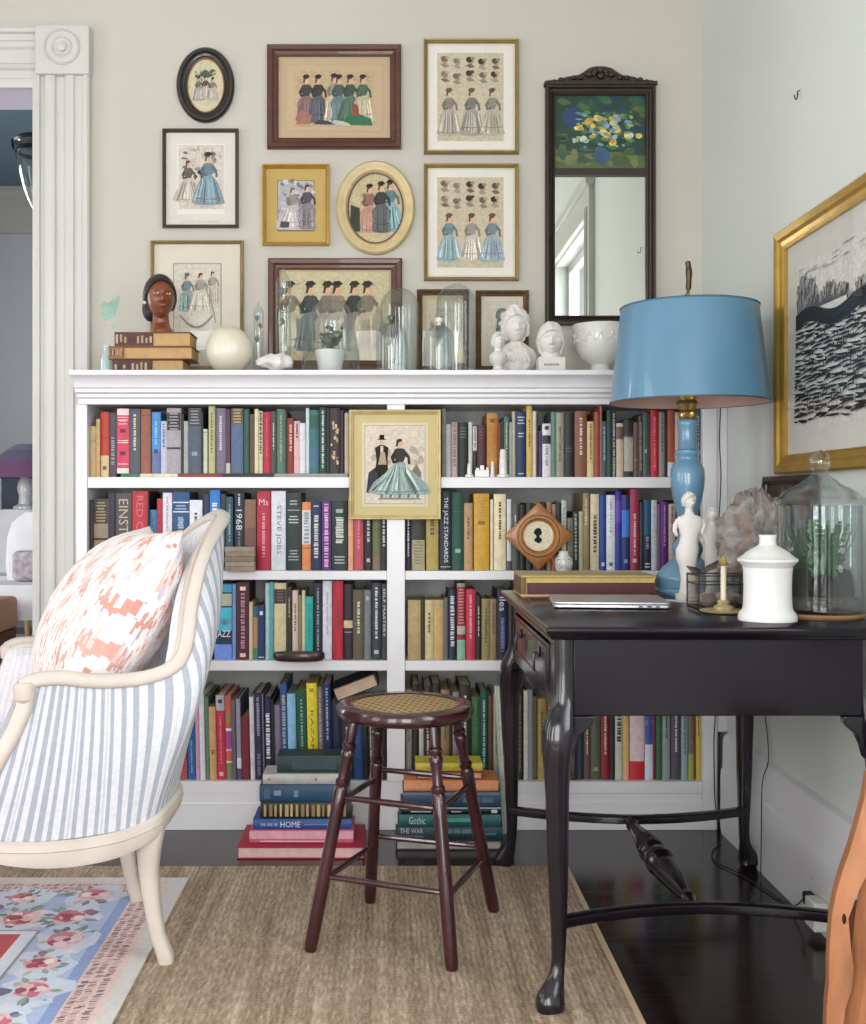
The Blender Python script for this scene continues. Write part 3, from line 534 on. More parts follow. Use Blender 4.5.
# thin books lying flat under the top left row
z0 = Z(477, DB) + .0006
for (a, b, c, nm) in [(121,140,'#2c6a48','green'),(140.4,153,'#c8bca4','cream'),(153.4,178,'#cfc4ac','ivory'),(178.6,222,'#7c2c28','brick red'),(222.4,274,'#17181c','black'),(274.4,348,'#8c8a84','grey')]:
    cv = MB(); xa, xb = X(a, YF), X(b, YF); cv.box(xa, xb, YF-.004, YF+.13, z0, z0+.0018, c); cv.box(xa, xb, YF-.004, YF+.13, z0+.0088, z0+.0104, c); cv.box(xa, xb, YF-.004, YF-.002, z0+.0018, z0+.0088, c)
    o = cv.build('thin_book', cover, loc=((xa+xb)/2, YF+.06, z0)); pg = MB(); pg.box(xa+.002, xb-.002, YF-.002, YF+.126, z0+.0018, z0+.0088, '#cfc4a8'); pg.build('pages', pagem, o)
    tag(o, 'thin %s booklet lying flat under the standing books, top left shelf' % nm, 'book', 'flat booklets under the top left row')
# ------------------------------------------------------------------ framed pictures
class Cv:
    """drawing surface in a plane: O lower-left corner, U right, Vv up, N towards the viewer; metres"""
    def __init__(s, mb, O, U, Vv, N, w, h): s.mb = mb; s.O = V(O); s.U = V(U); s.V = V(Vv); s.N = V(N); s.w = w; s.h = h; s.k = 0
    def pt(s, x, y, d): return s.O + s.U*x + s.V*y + s.N*d
    def poly(s, pts, c, mi=0):
        s.k += 1; d = .0002 + s.k * .000008
        s.mb.poly([s.pt(x*s.w, y*s.h, d) for x, y in pts], c, mi)
    def mpoly(s, cx, cy, pts, sc, c):      # points in units of sc (metres) about (cx,cy) fractions
        s.k += 1; d = .0002 + s.k * .000008
        s.mb.poly([s.pt(cx*s.w + x*sc, cy*s.h + y*sc, d) for x, y in pts], c)
    def ell(s, cx, cy, rx, ry, c, sc, n=14, a0=0):
        s.mpoly(cx, cy, [(rx*math.cos(2*PI*i/n + a0), ry*math.sin(2*PI*i/n + a0)) for i in range(n)], sc, c)
def shade(c, f):
    r = [int(c[i:i+2], 16) for i in (1, 3, 5)]; return '#%02x%02x%02x' % tuple(max(0, min(255, int(v*f))) for v in r)
def mixc(a, b, t):
    p = [int(a.lstrip('#')[i:i+2], 16) for i in (0, 2, 4)]; q = [int(b.lstrip('#')[i:i+2], 16) for i in (0, 2, 4)]; return '#%02x%02x%02x' % tuple(int(x*(1-t)+y*t) for x, y in zip(p, q))
def lady(cv, x, y, h, c, hair='#3a2a22', top=None, bon=None, w=1.0, face=1, train=0, rnd=None):
    rnd = rnd or random.Random(int(x*1000+y*77)); s = h * cv.h; top = top or c
    c = mixc(c, '#bdb09a', .28); top = mixc(top, '#bdb09a', .22); hair = mixc(hair, '#8c7c6c', .25)
    sk = [(-.07,.60),(-.20,.44),(-.33*w,.22),(-.40*w,.04),(-.30*w,-.01),(0,-.025),(.30*w,-.01),(.40*w + train*.35,.02 - train*.02),(.34*w + train*.1,.20),(.20,.44),(.07,.60)]
    cv.mpoly(x, y, sk, s, c)
    for i in range(13):
        a = -.34 + i*.054 + rnd.uniform(-.015, .015)
        cv.mpoly(x, y, [(a*w, rnd.uniform(-.02, .12)), ((a+rnd.uniform(.012, .04))*w, rnd.uniform(-.02, .1)), (a*.45+.01, rnd.uniform(.4, .56)), (a*.45, rnd.uniform(.35, .56))], s, shade(c, rnd.choice([.62, .75, .85, 1.15, 1.25, 1.35])))
    for q in (rnd.choice([.06, .12, .18]),):
        cv.mpoly(x, y, [(-.36*w, q), (-.2*w, q-.02), (0, q-.03), (.2*w, q-.02), (.36*w, q), (.35*w, q+.012), (0, q-.016), (-.35*w, q+.012)], s, shade(c, .78))
    cv.mpoly(x, y, [(-.065,.59),(-.12,.72),(-.10,.82),(-.03,.85),(.03,.85),(.10,.82),(.12,.72),(.065,.59)], s, shade(top, .85))
    cv.mpoly(x, y, [(-.10,.80),(-.17,.68),(-.13,.56),(-.02,.58),(-.03,.62),(-.10,.62),(-.08,.74)], s, shade(top, .7))
    cv.mpoly(x, y, [(.10,.80),(.18,.70),(.20,.56),(.15,.54),(.14,.66),(.07,.74)], s, shade(top, .75))
    cv.ell(x, y + .93*h, .058, .07, '#d0aa8c', s)
    cv.mpoly(x, y, [(-.03,.84),(.03,.84),(.025,.89),(-.025,.89)], s, '#cda888')
    cv.mpoly(x, y, [(-.065*face,.93),(-.06*face,1.0),(0,1.02),(.05*face,1.0),(.03*face,.965),(-.02*face,.955),(-.04*face,.88),(-.075*face,.87)], s, hair)
    if bon: cv.mpoly(x, y, [(-.09,1.0),(-.05,1.06),(.03,1.07),(.09,1.02),(.05,1.0),(-.03,.985)], s, bon)
def gent(cv, x, y, h, c, hat=True):
    s = h * cv.h
    cv.mpoly(x, y, [(-.09,.0),(-.02,.0),(0,.4),(.02,.0),(.09,.0),(.08,.5),(-.08,.5)], s, shade(c, .8))
    cv.mpoly(x, y, [(-.14,.30),(.13,.30),(.12,.55),(.14,.80),(.04,.86),(-.04,.86),(-.14,.80),(-.11,.55)], s, c)
    cv.mpoly(x, y, [(-.03,.62),(.03,.62),(.03,.84),(-.03,.84)], s, '#c8c0b0')
    cv.ell(x, y + .93*h, .05, .065, '#cda888', s)
    if hat: cv.mpoly(x, y, [(-.09,.965),(.09,.965),(.09,.98),(.05,.985),(.05,1.07),(-.05,1.07),(-.05,.985),(-.09,.98)], s, '#221d1c')
def ground(cv, x0, x1, y, c='#8c8676'):
    rnd = random.Random(int(x0*100+y*1000))
    for i in range(40):
        a = rnd.uniform(x0, x1-.05); q = y + rnd.uniform(-.035, .03); cv.poly([(a, q), (a + rnd.uniform(.03, .1), q + .001), (a + .05, q + .005)], shade(c, rnd.uniform(.8, 1.25)))
def scribble(cv, x0, x1, y0, y1, n, cols, s=.06, seed=3):
    rnd = random.Random(seed)
    for i in range(n):
        x = rnd.uniform(x0, x1); y = rnd.uniform(y0, y1); a = rnd.uniform(s*.3, s); b = rnd.uniform(s*.2, s*.7)
        cv.poly([(x-a/2, y), (x-a/4, y+b/2), (x+a/3, y+b/2*rnd.random()), (x+a/2, y-b/4), (x, y-b/2)], rnd.choice(cols))
BU, BV, BN = V((1, 0, 0)), V((0, 0, 1)), V((0, -1, 0))
def rect_frame(mb, O, U, Vv, N, w, h, prof, c='#ffffff', mi=0):   # prof: (inset, height) pairs from outer back to inner back
    for (a, b) in zip(prof[:-1], prof[1:]):
        for k in range(4):
            def cn(i, ins, ht):
                x = [ins, w-ins, w-ins, ins][i % 4]; y = [ins, ins, h-ins, h-ins][i % 4]
                return O + U*x + Vv*y + N*ht
            mb.add([cn(k, *a), cn(k+1, *a), cn(k+1, *b), cn(k, *b)], [(0, 1, 2, 3)], c, mi)
def picture(label, name, O, U, Vv, N, w, h, fw, th, fmat, fcol, bands, draw, group='framed fashion prints on the wall', glazed=True, cat='picture', ornate=False, lean=None):
    """bands: (inset from frame inner edge in metres, colour) for mounts; last is the print area"""
    O = V(O)
    t = thing(name, label, cat, O + U*(w/2), group)
    mb = MB(); e = fw
    prof = [(0, .0), (0, th*.8), (e*.12, th), (e*.45, th*.92), (e*.62, th*.7), (e*.85, th*.62), (e, th*.5), (e, .003)]
    rect_frame(mb, O, U, Vv, N, w, h, prof, fcol)
    if ornate:
        rr = random.Random(int(w*1000))
        for k in range(4):
            L = w if k % 2 == 0 else h
            m = int(L/.011)
            for i in range(m):
                a = (i+.5)/m*L
                x, y = [(a, e*.3), (w-e*.3, a), (a, h-e*.3), (e*.3, a)][k]
                c = O + U*x + Vv*y + N*(th*.95)
                mb.ell(c.x, c.y, c.z, .0046, .005, .0052, 8, fcol)
    mb.build('frame', fmat, t)
    mb = MB(); x0 = e - .001
    mb.prism([O + U*a + Vv*b + N*.0012 for a, b in ((x0, x0), (w-x0, x0), (w-x0, h-x0), (x0, h-x0))], [O + U*a + Vv*b + N*.003 for a, b in ((x0, x0), (w-x0, x0), (w-x0, h-x0), (x0, h-x0))], bands[0][1])
    dd = .003
    for ins, c in bands[1:-1]:
        dd += .0003; q = e + ins
        mb.poly([O + U*a + Vv*b + N*dd for a, b in ((q, q), (w-q, q), (w-q, h-q), (q, h-q))], c)
    mb.build('mount', mountm, t)
    l, r, b_, tt = bands[-1][0]; dd += .0004
    pm = MB(); O2 = O + U*l + Vv*b_ + N*dd; pw = w-l-r; ph = h-b_-tt
    pm.poly([O2, O2 + U*pw, O2 + U*pw + Vv*ph, O2 + Vv*ph], bands[-1][1])
    cv = Cv(pm, O2, U, Vv, N, pw, ph); draw(cv); pm.build('print', inkm, t)
    if glazed:
        g = MB(); dg = max(th*.45, dd + .0022 + cv.k*.000008); g.poly([O + U*a + Vv*b + N*dg for a, b in ((e-.001, e-.001), (w-e+.001, e-.001), (w-e+.001, h-e+.001), (e-.001, h-e+.001))]); g.build('glass', paneg, t)
    return t
DW = 3.70
k_ = DW / F
def pic(label, x0, y0, x1, y1, fwpx, fmat, fcol, bands, draw, th=.02, D=DW, glazed=True, ornate=False, group='framed fashion prints on the wall', name='framed_print'):
    kk = D / F
    O = V((X(x0, D), YW - .0005 if D > 3.6 else D + th, Z(y1, D)))
    bb = [(i*kk, c) for i, c in bands[:-1]]; l, r, b, t = bands[-1][0]; bb.append(((l*kk, r*kk, b*kk, t*kk), bands[-1][1]))
    return picture(label, name, O, BU, BV, BN, (x1-x0)*kk, (y1-y0)*kk, fwpx*kk, th, fmat, fcol, bb, draw, group, glazed, ornate=ornate)

def d_two_blue(cv):
    scribble(cv, .05, .95, .55, .95, 26, ['#8c8884','#a8a49c','#6c6864','#b8b0a4'], .16, 5); scribble(cv, .35, .6, .3, .62, 10, ['#3a3634','#55504c'], .2, 6)
    ground(cv, .02, .95, .06); lady(cv, .22, .12, .62, '#b8b4ac', top='#5c5854'); lady(cv, .66, .08, .76, '#64889e', w=.85, bon='#2c2a2c', hair='#4a3c34')
    cv.poly([(.1,-.2),(.9,-.2),(.9,-.18),(.1,-.18)], '#c8c0b0')
def d_pond(cv):
    scribble(cv, .05, .95, .2, .95, 20, ['#c9c3b4','#c0baa8','#bdb9b0'], .2, 8)
    lady(cv, .28, .38, .48, '#7f9ea4', bon='#5c6c70', w=.6); lady(cv, .58, .36, .52, '#c8c4ba', w=.8, top='#b4b0a8'); lady(cv, .84, .48, .42, '#b8b2a6', w=.5)
    pts = [(.12+.72*t, .34 - .16*math.sin(PI*t)) for t in [i/12 for i in range(13)]]
    for a, b in zip(pts, pts[1:]): cv.poly([a, b, (b[0], b[1]-.035), (a[0], a[1]-.035)], '#7c8074')
    pts = [(.62+.26*math.sin(t*1.4), .75 - .52*t) for t in [i/10 for i in range(11)]]
    for a, b in zip(pts, pts[1:]): cv.poly([a, b, (b[0]+.03, b[1]), (a[0]+.03, a[1])], '#8f8c80')
def d_six(cv):
    ground(cv, .02, .95, .05, '#6c6858'); scribble(cv, .05, .95, .3, .9, 26, ['#bca888','#b09c80','#c8b490','#a89478'], .1, 12)
    for x, c, t, w in [(.15,'#6a4a52','#2c2c34',.6),(.30,'#2c3444','#20242c',.65),(.50,'#b8b09c','#a8a090',.6),(.56,'#3c5c6c','#34505c',.45),(.70,'#2c5444','#28483c',.8),(.86,'#b0a890','#3c6450',.7)]:
        lady(cv, x, .08 if c != '#b8b09c' else .10, .80, c, top=t, bon='#2a2422', w=w)
    cv.poly([(.60,.02),(.98,.02),(.96,.14),(.86,.2),(.70,.24),(.64,.14)], '#2f6a4c'); cv.poly([(.45,.01),(.72,.01),(.66,.07),(.5,.12)], '#b8b8b0'); cv.poly([(.72,.18),(.82,.2),(.8,.38),(.74,.42)], '#8c4a34')
    cv.poly([(.02,.04),(.2,.04),(.22,.2),(.1,.3),(.04,.2)], '#9c6c64'); cv.poly([(.24,.04),(.52,.03),(.42,.10),(.3,.12)], '#3a3c48')
def d_grey(cv):
    scribble(cv, 0, 1, .1, 1, 60, ['#8c8a94','#a8a6ae','#b8b6bc','#78767e','#c0bec4'], .2, 21)
    lady(cv, .42, .03, .82, '#b4b2b8', top='#9c9aa4', w=1.1, hair='#55505a'); lady(cv, .82, .03, .88, '#6c6a7c', top='#4c4a5c', w=.5, hair='#2c2a34')
    cv.poly([(.05,.05),(.3,.05),(.32,.16),(.08,.18)], '#4c4a50')
def d_heads(cv, dresses):
    cv.poly([(0,0),(1,0),(1,1),(0,1)], '#c0b69e')
    rnd = random.Random(17)
    for r, y in enumerate((.90, .74)):
        for i in range(5):
            x = .12 + i*.19 + rnd.uniform(-.01, .01); s = .011 + .002*rnd.random(); y2 = y + rnd.uniform(-.02, .02)
            cv.ell(x, y2, .8, 1.0, '#a88a70', s); cv.ell(x - .02, y2 + .015, .9, .8, rnd.choice(['#5c4c40','#3a322e','#6c6058','#80746a']), s)
            cv.mpoly(x, y2, [(-1.3,-1.2),(-.4,-.8),(.6,-1.1),(1.2,-1.7),(-.2,-2.0)], s, rnd.choice(['#8c8478','#9c948a','#6c645c']))
            cv.ell(x + .03, y2 + .03, .6, .45, rnd.choice(['#88806c','#4c4438','#a49c88','#74807c']), s)
    for x, c, w in dresses:
        lady(cv, x, .07, .50, c, w=.72, hair='#3c3430', bon='#5c544c', top=shade(c, .92))
    ground(cv, .05, .95, .035, '#a8a08c')
def d_oval_group(cv, cols, back):
    scribble(cv, .15, .85, .35, .85, 34, back, .16, 31)
    for x, y, h, c, t, w in cols: lady(cv, x, y, h, c, top=t, w=w, bon='#2a2624')
def d_party(cv):
    scribble(cv, .02, .98, .3, .92, 34, ['#c0b894','#b8b08c','#c8c09c','#a8a084'], .14, 44); ground(cv, .03, .95, .08, '#8c8870')
    for x, c, t, w in [(.08,'#a8a490','#8c8874',.6),(.27,'#5c6c74','#3c4850',.65),(.43,'#a89890','#8c7c74',.55),(.52,'#b8b0a0','#a09484',.5),(.68,'#6c6a60','#2c3438',.55),(.80,'#b0a890','#8c8474',.7)]:
        lady(cv, x, .12, .74, c, top=t, w=w, bon='#34302c')
    cv.poly([(.84,.12),(.99,.12),(.97,.4),(.9,.66),(.86,.5)], '#9c9680')
def d_couple(cv):
    scribble(cv, .1, .95, .45, .75, 22, ['#c4b8a8','#b8ac9c','#a8a090'], .16, 51)
    cv.poly([(.02,.14),(.16,.13),(.28,.15),(.32,.42),(.2,.48),(.06,.40)], '#3c3e46'); cv.poly([(.78,.16),(.92,.2),(.94,.4),(.86,.5),(.76,.4)], '#7c7468')
    gent(cv, .28, .22, .62, '#2c2824'); lady(cv, .58, .12, .70, '#7c9a9e', top='#2c2a2c', w=1.45, hair='#2a2420')
    cv.poly([(.22,.50),(.36,.50),(.33,.66),(.26,.66)], '#b09c80')
    for i in range(9):
        a = .25 + i*.075; cv.poly([(a,.07),(a+.05,.075),(a+.055,.12),(a+.01,.12)], '#8fb0b4' if i % 2 else '#5f7f86')
    cv.poly([(.2,.05),(.95,.05),(.9,.07),(.25,.075)], '#8c8474')

pic('brown-framed rectangular print of two ladies, one in a blue gown, wide white mount', 162,128,238,227, 3.2, darkfr, '#ffffff', [(0,'#d0cdc6'),(11,'#dcd9d2'),((15.5,15,19,15.5),'#c9c0b4')], d_two_blue)
pic('thin gold-framed print of ladies beside a pond, behind the brown carved head', 150,240,243,369, 3.2, gold, '#ffffff', [(0,'#cfc8ba'),(19,'#8f897c'),(20,'#cbc7bc'),((23.5,23.5,30,23.5),'#c6c2b6')], d_pond)
pic('wide chestnut-framed print of six ladies, uppermost of the wide ones', 267,44,401,148, 11, brownfr, '#ffffff', [(0,'#b9a384'),(7,'#a8927a'),(7.5,'#bba586'),((27,27,23,25),'#b8a280')], d_six, th=.024)
pic('small bright gold-framed grey print with a broad gold mount', 262,164,329,245, 3.4, goldbright, '#ffffff', [(0,'#b8a060'),(11.5,'#6c5c34'),((15.5,15.5,16,15.5),'#aaa8ae')], d_grey, th=.026)
pic('gold-framed print of bonnets above three pale dresses, upper right of the wall group', 424,38,519,153, 3.6, gold, '#ffffff', [(0,'#d3cec0'),(2,'#dedbd2'),((13.5,15,13.5,13),'#c0b69e')], lambda cv: d_heads(cv, [(.18,'#a09c94',1),(.52,'#8f8b88',1),(.83,'#a8a698',1)]))
pic('gold-framed print of bonnets above two pale blue dresses, right below its near twin', 424,163,519,280, 3.6, gold, '#ffffff', [(0,'#d3cec0'),(2,'#dedbd2'),((13.5,15,13.5,13),'#c0b69e')], lambda cv: d_heads(cv, [(.18,'#84a8b4',1.1),(.52,'#c0bcb4',1),(.83,'#8ca8bc',1.1)]))
pic('wide mahogany-framed print of a party of ladies, standing behind the glass domes', 268,258,402,371, 11, brownfr, '#ffffff', [(0,'#b9a98a'),(2,'#c4b896'),((13,13,11,14),'#bfb594')], d_party, th=.022)
def d_small_l(cv): scribble(cv, .15, .85, .2, .85, 30, ['#a8a498','#8c8a80','#b8b4a4'], .2, 61); lady(cv, .45, .1, .62, '#7c8c8c', w=.6)
def d_small_r(cv): lady(cv, .5, .10, .62, '#8c9a94', w=.6, hair='#4c5c58', top='#6c7c78'); cv.ell(.5, .76, 1, 1.1, '#6c7c78', .022); cv.ell(.55, .74, .6, .8, '#b89c88', .022); cv.ell(.42, .60, .5, 1.2, '#6c7c78', .02)
pic('small ornate brown-framed print standing behind the two right glass domes', 417,289,469,371, 5.5, mat('ornate_brown_gilt', '#5c4226', .4, .3, noise=(40, .3)), '#ffffff', [(0,'#b8ac90'),((10,10,12,10),'#c4bca8')], d_small_l, ornate=True)
pic('small ornate brown-framed print standing behind the large white bust', 476,290,529,371, 5.5, mat('ornate_brown_gilt'), '#ffffff', [(0,'#cfc8b8'),((10,10,12,10),'#c8c2b4')], d_small_r, ornate=True)
pic('gilt-framed print of a couple in walking dress hung on the bookcase divider', 349,409.5,441,519.5, 4.5, mat('pale_gilt', '#b8a878', .45, .3, noise=(30, .12)), '#ffffff', [(0,'#c6b584'),(8.5,'#d0c8b0'),(11,'#8c8c80'),(11.6,'#cfc8b4'),(14,'#b0aa98'),((16,16,16,16),'#cfc4b4')], d_couple, D=3.415, th=.014, glazed=False)

def oval(label, cx, cy, rx, ry, prof, fmat, base, draw, line=None):
    D = DW; c = P(cx, cy, D); c.y = YW - .0005
    t = thing('oval_framed_print', label, 'picture', V((c.x, c.y, c.z - ry*k_)), 'framed fashion prints on the wall')
    n = 56; mb = MB()
    def ring(ins, h): return [(c.x + (rx-ins)*k_*math.cos(2*PI*i/n), c.y - h, c.z + (ry-ins)*k_*math.sin(2*PI*i/n)) for i in range(n)]
    mb.loft([ring(a, h) for a, h in prof], cap=(False, False)); mb.build('frame', fmat, t)
    pm = MB(); ins = prof[-1][0]; pm.poly(ring(ins-.5, .004), base)
    w, h = 2*(rx-ins)*k_*.74, 2*(ry-ins)*k_*.80
    if line: mb2 = MB(); mb2.loft([ring(ins-.3, .0085), ring(ins+1.0, .0075), ring(ins+1.2, .004)], cap=(False, False)); mb2.build('inner_rim', line, t)
    cv = Cv(pm, V((c.x-w/2, c.y-.0043, c.z-h/2)), BU, BV, BN, w, h); draw(cv); pm.build('print', inkm, t)
    g = MB(); g.poly(ring(ins-.5, .0085)); g.build('glass', paneg, t)
oval('small dark oval-framed print of ladies under a tree, highest on the left', 205, 84, 29, 37.5, [(0,0),(0,.014),(1.5,.02),(4,.02),(6,.012),(7.5,.011),(9,.009),(10,.004)], blackfr, '#c4bc9a',
     lambda cv: (d_oval_group(cv, [(.25,.16,.52,'#8c8c94','#6c6c74',.7),(.75,.16,.5,'#a8a4a0','#8c8884',.7),(.5,.2,.5,'#b0a8a0','#4c4844',.4)], ['#5c6454','#7c8470','#8c8c78','#4c5444']), cv.poly([(.2,.72),(.5,.86),(.8,.74),(.6,.68)], '#4c5848')), mat('oval_brown_rim', '#5c3a26', .4))
oval('large cream oval-framed print of two ladies in pink and blue', 375.5, 207, 39.5, 47, [(0,0),(0,.014),(2,.022),(5,.02),(6.5,.017),(9,.016),(11,.009),(11.5,.004)], creamfr, '#bfae8c',
     lambda cv: (d_oval_group(cv, [(.36,.08,.80,'#b08074','#a06c60',.62),(.86,.10,.85,'#6fa4b0','#5c8c98',.8),(.64,.08,.84,'#39424c','#2c3038',.5)], ['#8c8468','#a89c7c','#6c7058','#98a088','#b0a484']), cv.poly([(-.12,.1),(.12,.08),(.12,.5),(-.1,.56)], '#3c4438')), mat('oval_dark_rim', '#4c3a2a', .4))

# ------------------------------------------------------------------ trumeau mirror with a painted flower panel
kk = k_
O = V((X(545.5, DW), YW-.0005, Z(325, DW))); w, h = 110*kk, 240*kk
mi = thing('wall_mirror', 'tall dark-framed wall mirror topped by a flower painting and carved crest', 'mirror', O + BU*(w/2))
mb = MB(); e = 9.5*kk
rect_frame(mb, O, BU, BV, BN, w, h, [(0,0),(0,.024),(.003,.03),(.010,.03),(.014,.022),(.022,.018),(.026,.024),(e,.02),(e,.002)])
yb = h - 87*kk
mb.box(O.x+e-.002, O.x+w-e+.002, YW-.024, YW-.001, O.z+yb-.012, O.z+yb+.012)
mb.build('frame', darkfr_ := mat('mirror_frame_wood', '#2a2019', .4, noise=(30, .3), bump=(70, .15, .002)), mi)
mb = MB(); mb.box(O.x+e-.001, O.x+w-e+.001, YW-.012, YW-.008, O.z+e-.001, O.z+yb-.011); mb.build('mirror_glass', mirrorm, mi)
mb = MB(); px0, px1, pz0, pz1 = O.x+e-.001, O.x+w-e+.001, O.z+yb+.011, O.z+h-e+.001
mb.poly([(px0, YW-.009, pz0), (px1, YW-.009, pz0), (px1, YW-.009, pz1), (px0, YW-.009, pz1)], '#1c3c30')
cv = Cv(mb, (px0, YW-.009, pz0), BU, BV, BN, px1-px0, pz1-pz0)
scribble(cv, .02, .98, .25, .98, 70, ['#1c4438','#143028','#265040','#2c5c3c','#1c3444','#4c6034'], .22, 71)
cv.poly([(0,0),(1,0),(1,.18),(.7,.24),(.3,.22),(0,.28)], '#4c6034'); scribble(cv, .02, .98, .02, .22, 24, ['#5c6c3c','#3c5430','#6c7444','#34503c'], .24, 72)
cv.ell(.2, .70, .035, .034, '#1c3c64', 1); cv.ell(.52, .18, .028, .03, '#34506c', 1)
scribble(cv, .25, .85, .3, .78, 90, ['#3c6c48','#2c5440','#8ca068','#4c7c8c','#6c8ca4','#5c7c50'], .10, 73)
rr = random.Random(5)
for i in range(26):
    x, y = .52 + rr.gauss(0, .16), .52 + rr.gauss(0, .10); x = min(.92, max(.1, x)); y = min(.9, max(.2, y)); s = .006 + .006*rr.random(); c0_ = rr.choice(['#c8b04c','#c0a444','#d0c070','#7c9cb4','#a8b8a8'])
    for q in range(4): cv.ell(x + rr.uniform(-.02,.02), y + rr.uniform(-.02,.02), 1, .8, shade(c0_, rr.uniform(.75, 1.15)), s, 9, rr.random()*6)
mb.build('flower_painting', paintm, mi)
mb = MB()
cxm = O.x + w/2; zt = O.z + h
out = [(-.5,0),(.5,0),(.5,.012),(.47,.02),(.36,.022),(.30,.034),(.20,.040),(.15,.052),(.10,.068),(.04,.075),(-.04,.075),(-.10,.068),(-.15,.052),(-.20,.040),(-.30,.034),(-.36,.022),(-.47,.02),(-.5,.012)]
mb.prism([(cxm + a*w*1.02, YW-.001, zt+b*.85) for a, b in out][::-1], [(cxm + a*w*1.02, YW-.018, zt+b*.85) for a, b in out][::-1])
mb.box(cxm-w*.51, cxm+w*.51, YW-.034, YW-.001, zt-.002, zt+.009)
for i in range(15):
    a = -.42 + i*.06; zz = zt + .010 + .028*math.exp(-(a/.22)**2); mb.ell(cxm + a*w, YW-.020, zz + (i % 2)*.006, .010, .008, .008, 10)
for a, b, r in [(0,.05,.013),(-.05,.044,.011),(.05,.044,.011),(-.1,.034,.011),(.1,.034,.011),(0,.030,.014)]: mb.ell(cxm + a*w, YW-.022, zt+b, r, .010, r*.9, 12)
mb.build('carved_crest', darkfr_, mi)

# hooks and nails in the walls
def hook(D, px, py, right, lab):
    mb = MB()
    if right: p = V((XR, D, Z(py, D))); n_ = V((-1, 0, 0)); s = V((0, -1, 0))
    else: p = V((X(px, YW), YW, Z(py, YW))); n_ = V((0, -1, 0)); s = V((1, 0, 0))
    path = [p + n_*.0 + V((0,0,.012)), p + n_*.006 + V((0,0,.010)), p + n_*.007 + V((0,0,-.004)), p + n_*.010 + V((0,0,-.012)), p + n_*.016 + V((0,0,-.010)) + s*.006, p + n_*.018 + V((0,0,-.002)) + s*.008]
    mb.tube(path, .0016, 6); o = mb.build('wall_hook', iron, loc=p); tag(o, lab, 'hook')
hook(XR*F/(800-CX), 800, 95, True, 'small bent black hook left high on the right wall')


# big woodcut print on the right wall
RU, RV, RN = V((0, -1, 0)), V((0, 0, 1)), V((-1, 0, 0))
d0 = 2.955; xr = XR - .0005
O = V((xr, d0, 1.098)); W2, H2 = .98, .645
def d_wood(cv):
    rnd = random.Random(91); INK = '#22242a'
    sky = lambda x: .82 + .10*math.sin(x*9+.6) + .06*math.sin(x*23) + .03*math.sin(x*51)
    N = 60
    # distant hills, grey
    for i in range(N):
        a, b = i/N, (i+1)/N
        cv.poly([(a, .70), (b, .70), (b, sky(b)-.04), (a, sky(a)-.04)], '#55585e' if a > .12 else '#7c7e82')
    for i in range(300):
        x = rnd.random()*.97; y = rnd.uniform(.72, sky(x)-.05); e_ = rnd.uniform(-.012, .014); cv.poly([(x, y), (x+.004, y-.004), (x+.006+e_, y+.045), (x+e_, y+.05)], rnd.choice(['#b8b8b4','#2c2e34','#8c8e92']))
    for i in range(26):
        x = rnd.random()*.9; y = rnd.uniform(.9, .99); cv.poly([(x, y), (x+.05, y+.012), (x+.08, y+.008)], '#8c8e90')
    for i in range(N):
        a, b = i/N, (i+1)/N; f = lambda x: .70 + .03*math.sin(x*14) - .05*x
        cv.poly([(a, f(a)-.09), (b, f(b)-.09), (b, f(b)), (a, f(a))], INK)
    # rows of cut marks
    y = .62
    while y > .02:
        x = -.02 + rnd.random()*.02; dy = .019 + (.6-y)*.010
        while x < 1.0:
            L = rnd.uniform(.03, .11); sl = rnd.uniform(-.014, .018); t = dy*rnd.uniform(.35, .72)
            x0 = max(0, x); x1 = min(1, x+L)
            if x1 > x0: cv.poly([(x0, y), ((x0+x1)/2, y - t*.3 + sl), (x1, y+sl), (x1, y+sl+t*.8), ((x0+x1)/2, y+t*1.1+sl), (x0, y+t*.6)], INK)
            if rnd.random() < .4 and x1 < .98: cv.poly([(x1-.004, y+sl), (x1+.004, y+sl-dy*.4), (x1+.006, y+sl+dy*1.1), (x1-.002, y+sl+dy)], INK)
            x += L + rnd.uniform(.003, .016)
        y -= dy
t = picture('large gilt-framed black and white woodcut landscape on the right wall', 'framed_woodcut', O, RU, RV, RN, W2, H2, .050, .026, goldbright, '#ffffff', [(0,'#c8c8c2'),((.115, .13, .115, .115), '#cdcdc8')], d_wood, group=None)
if 'group' in t: del t['group']
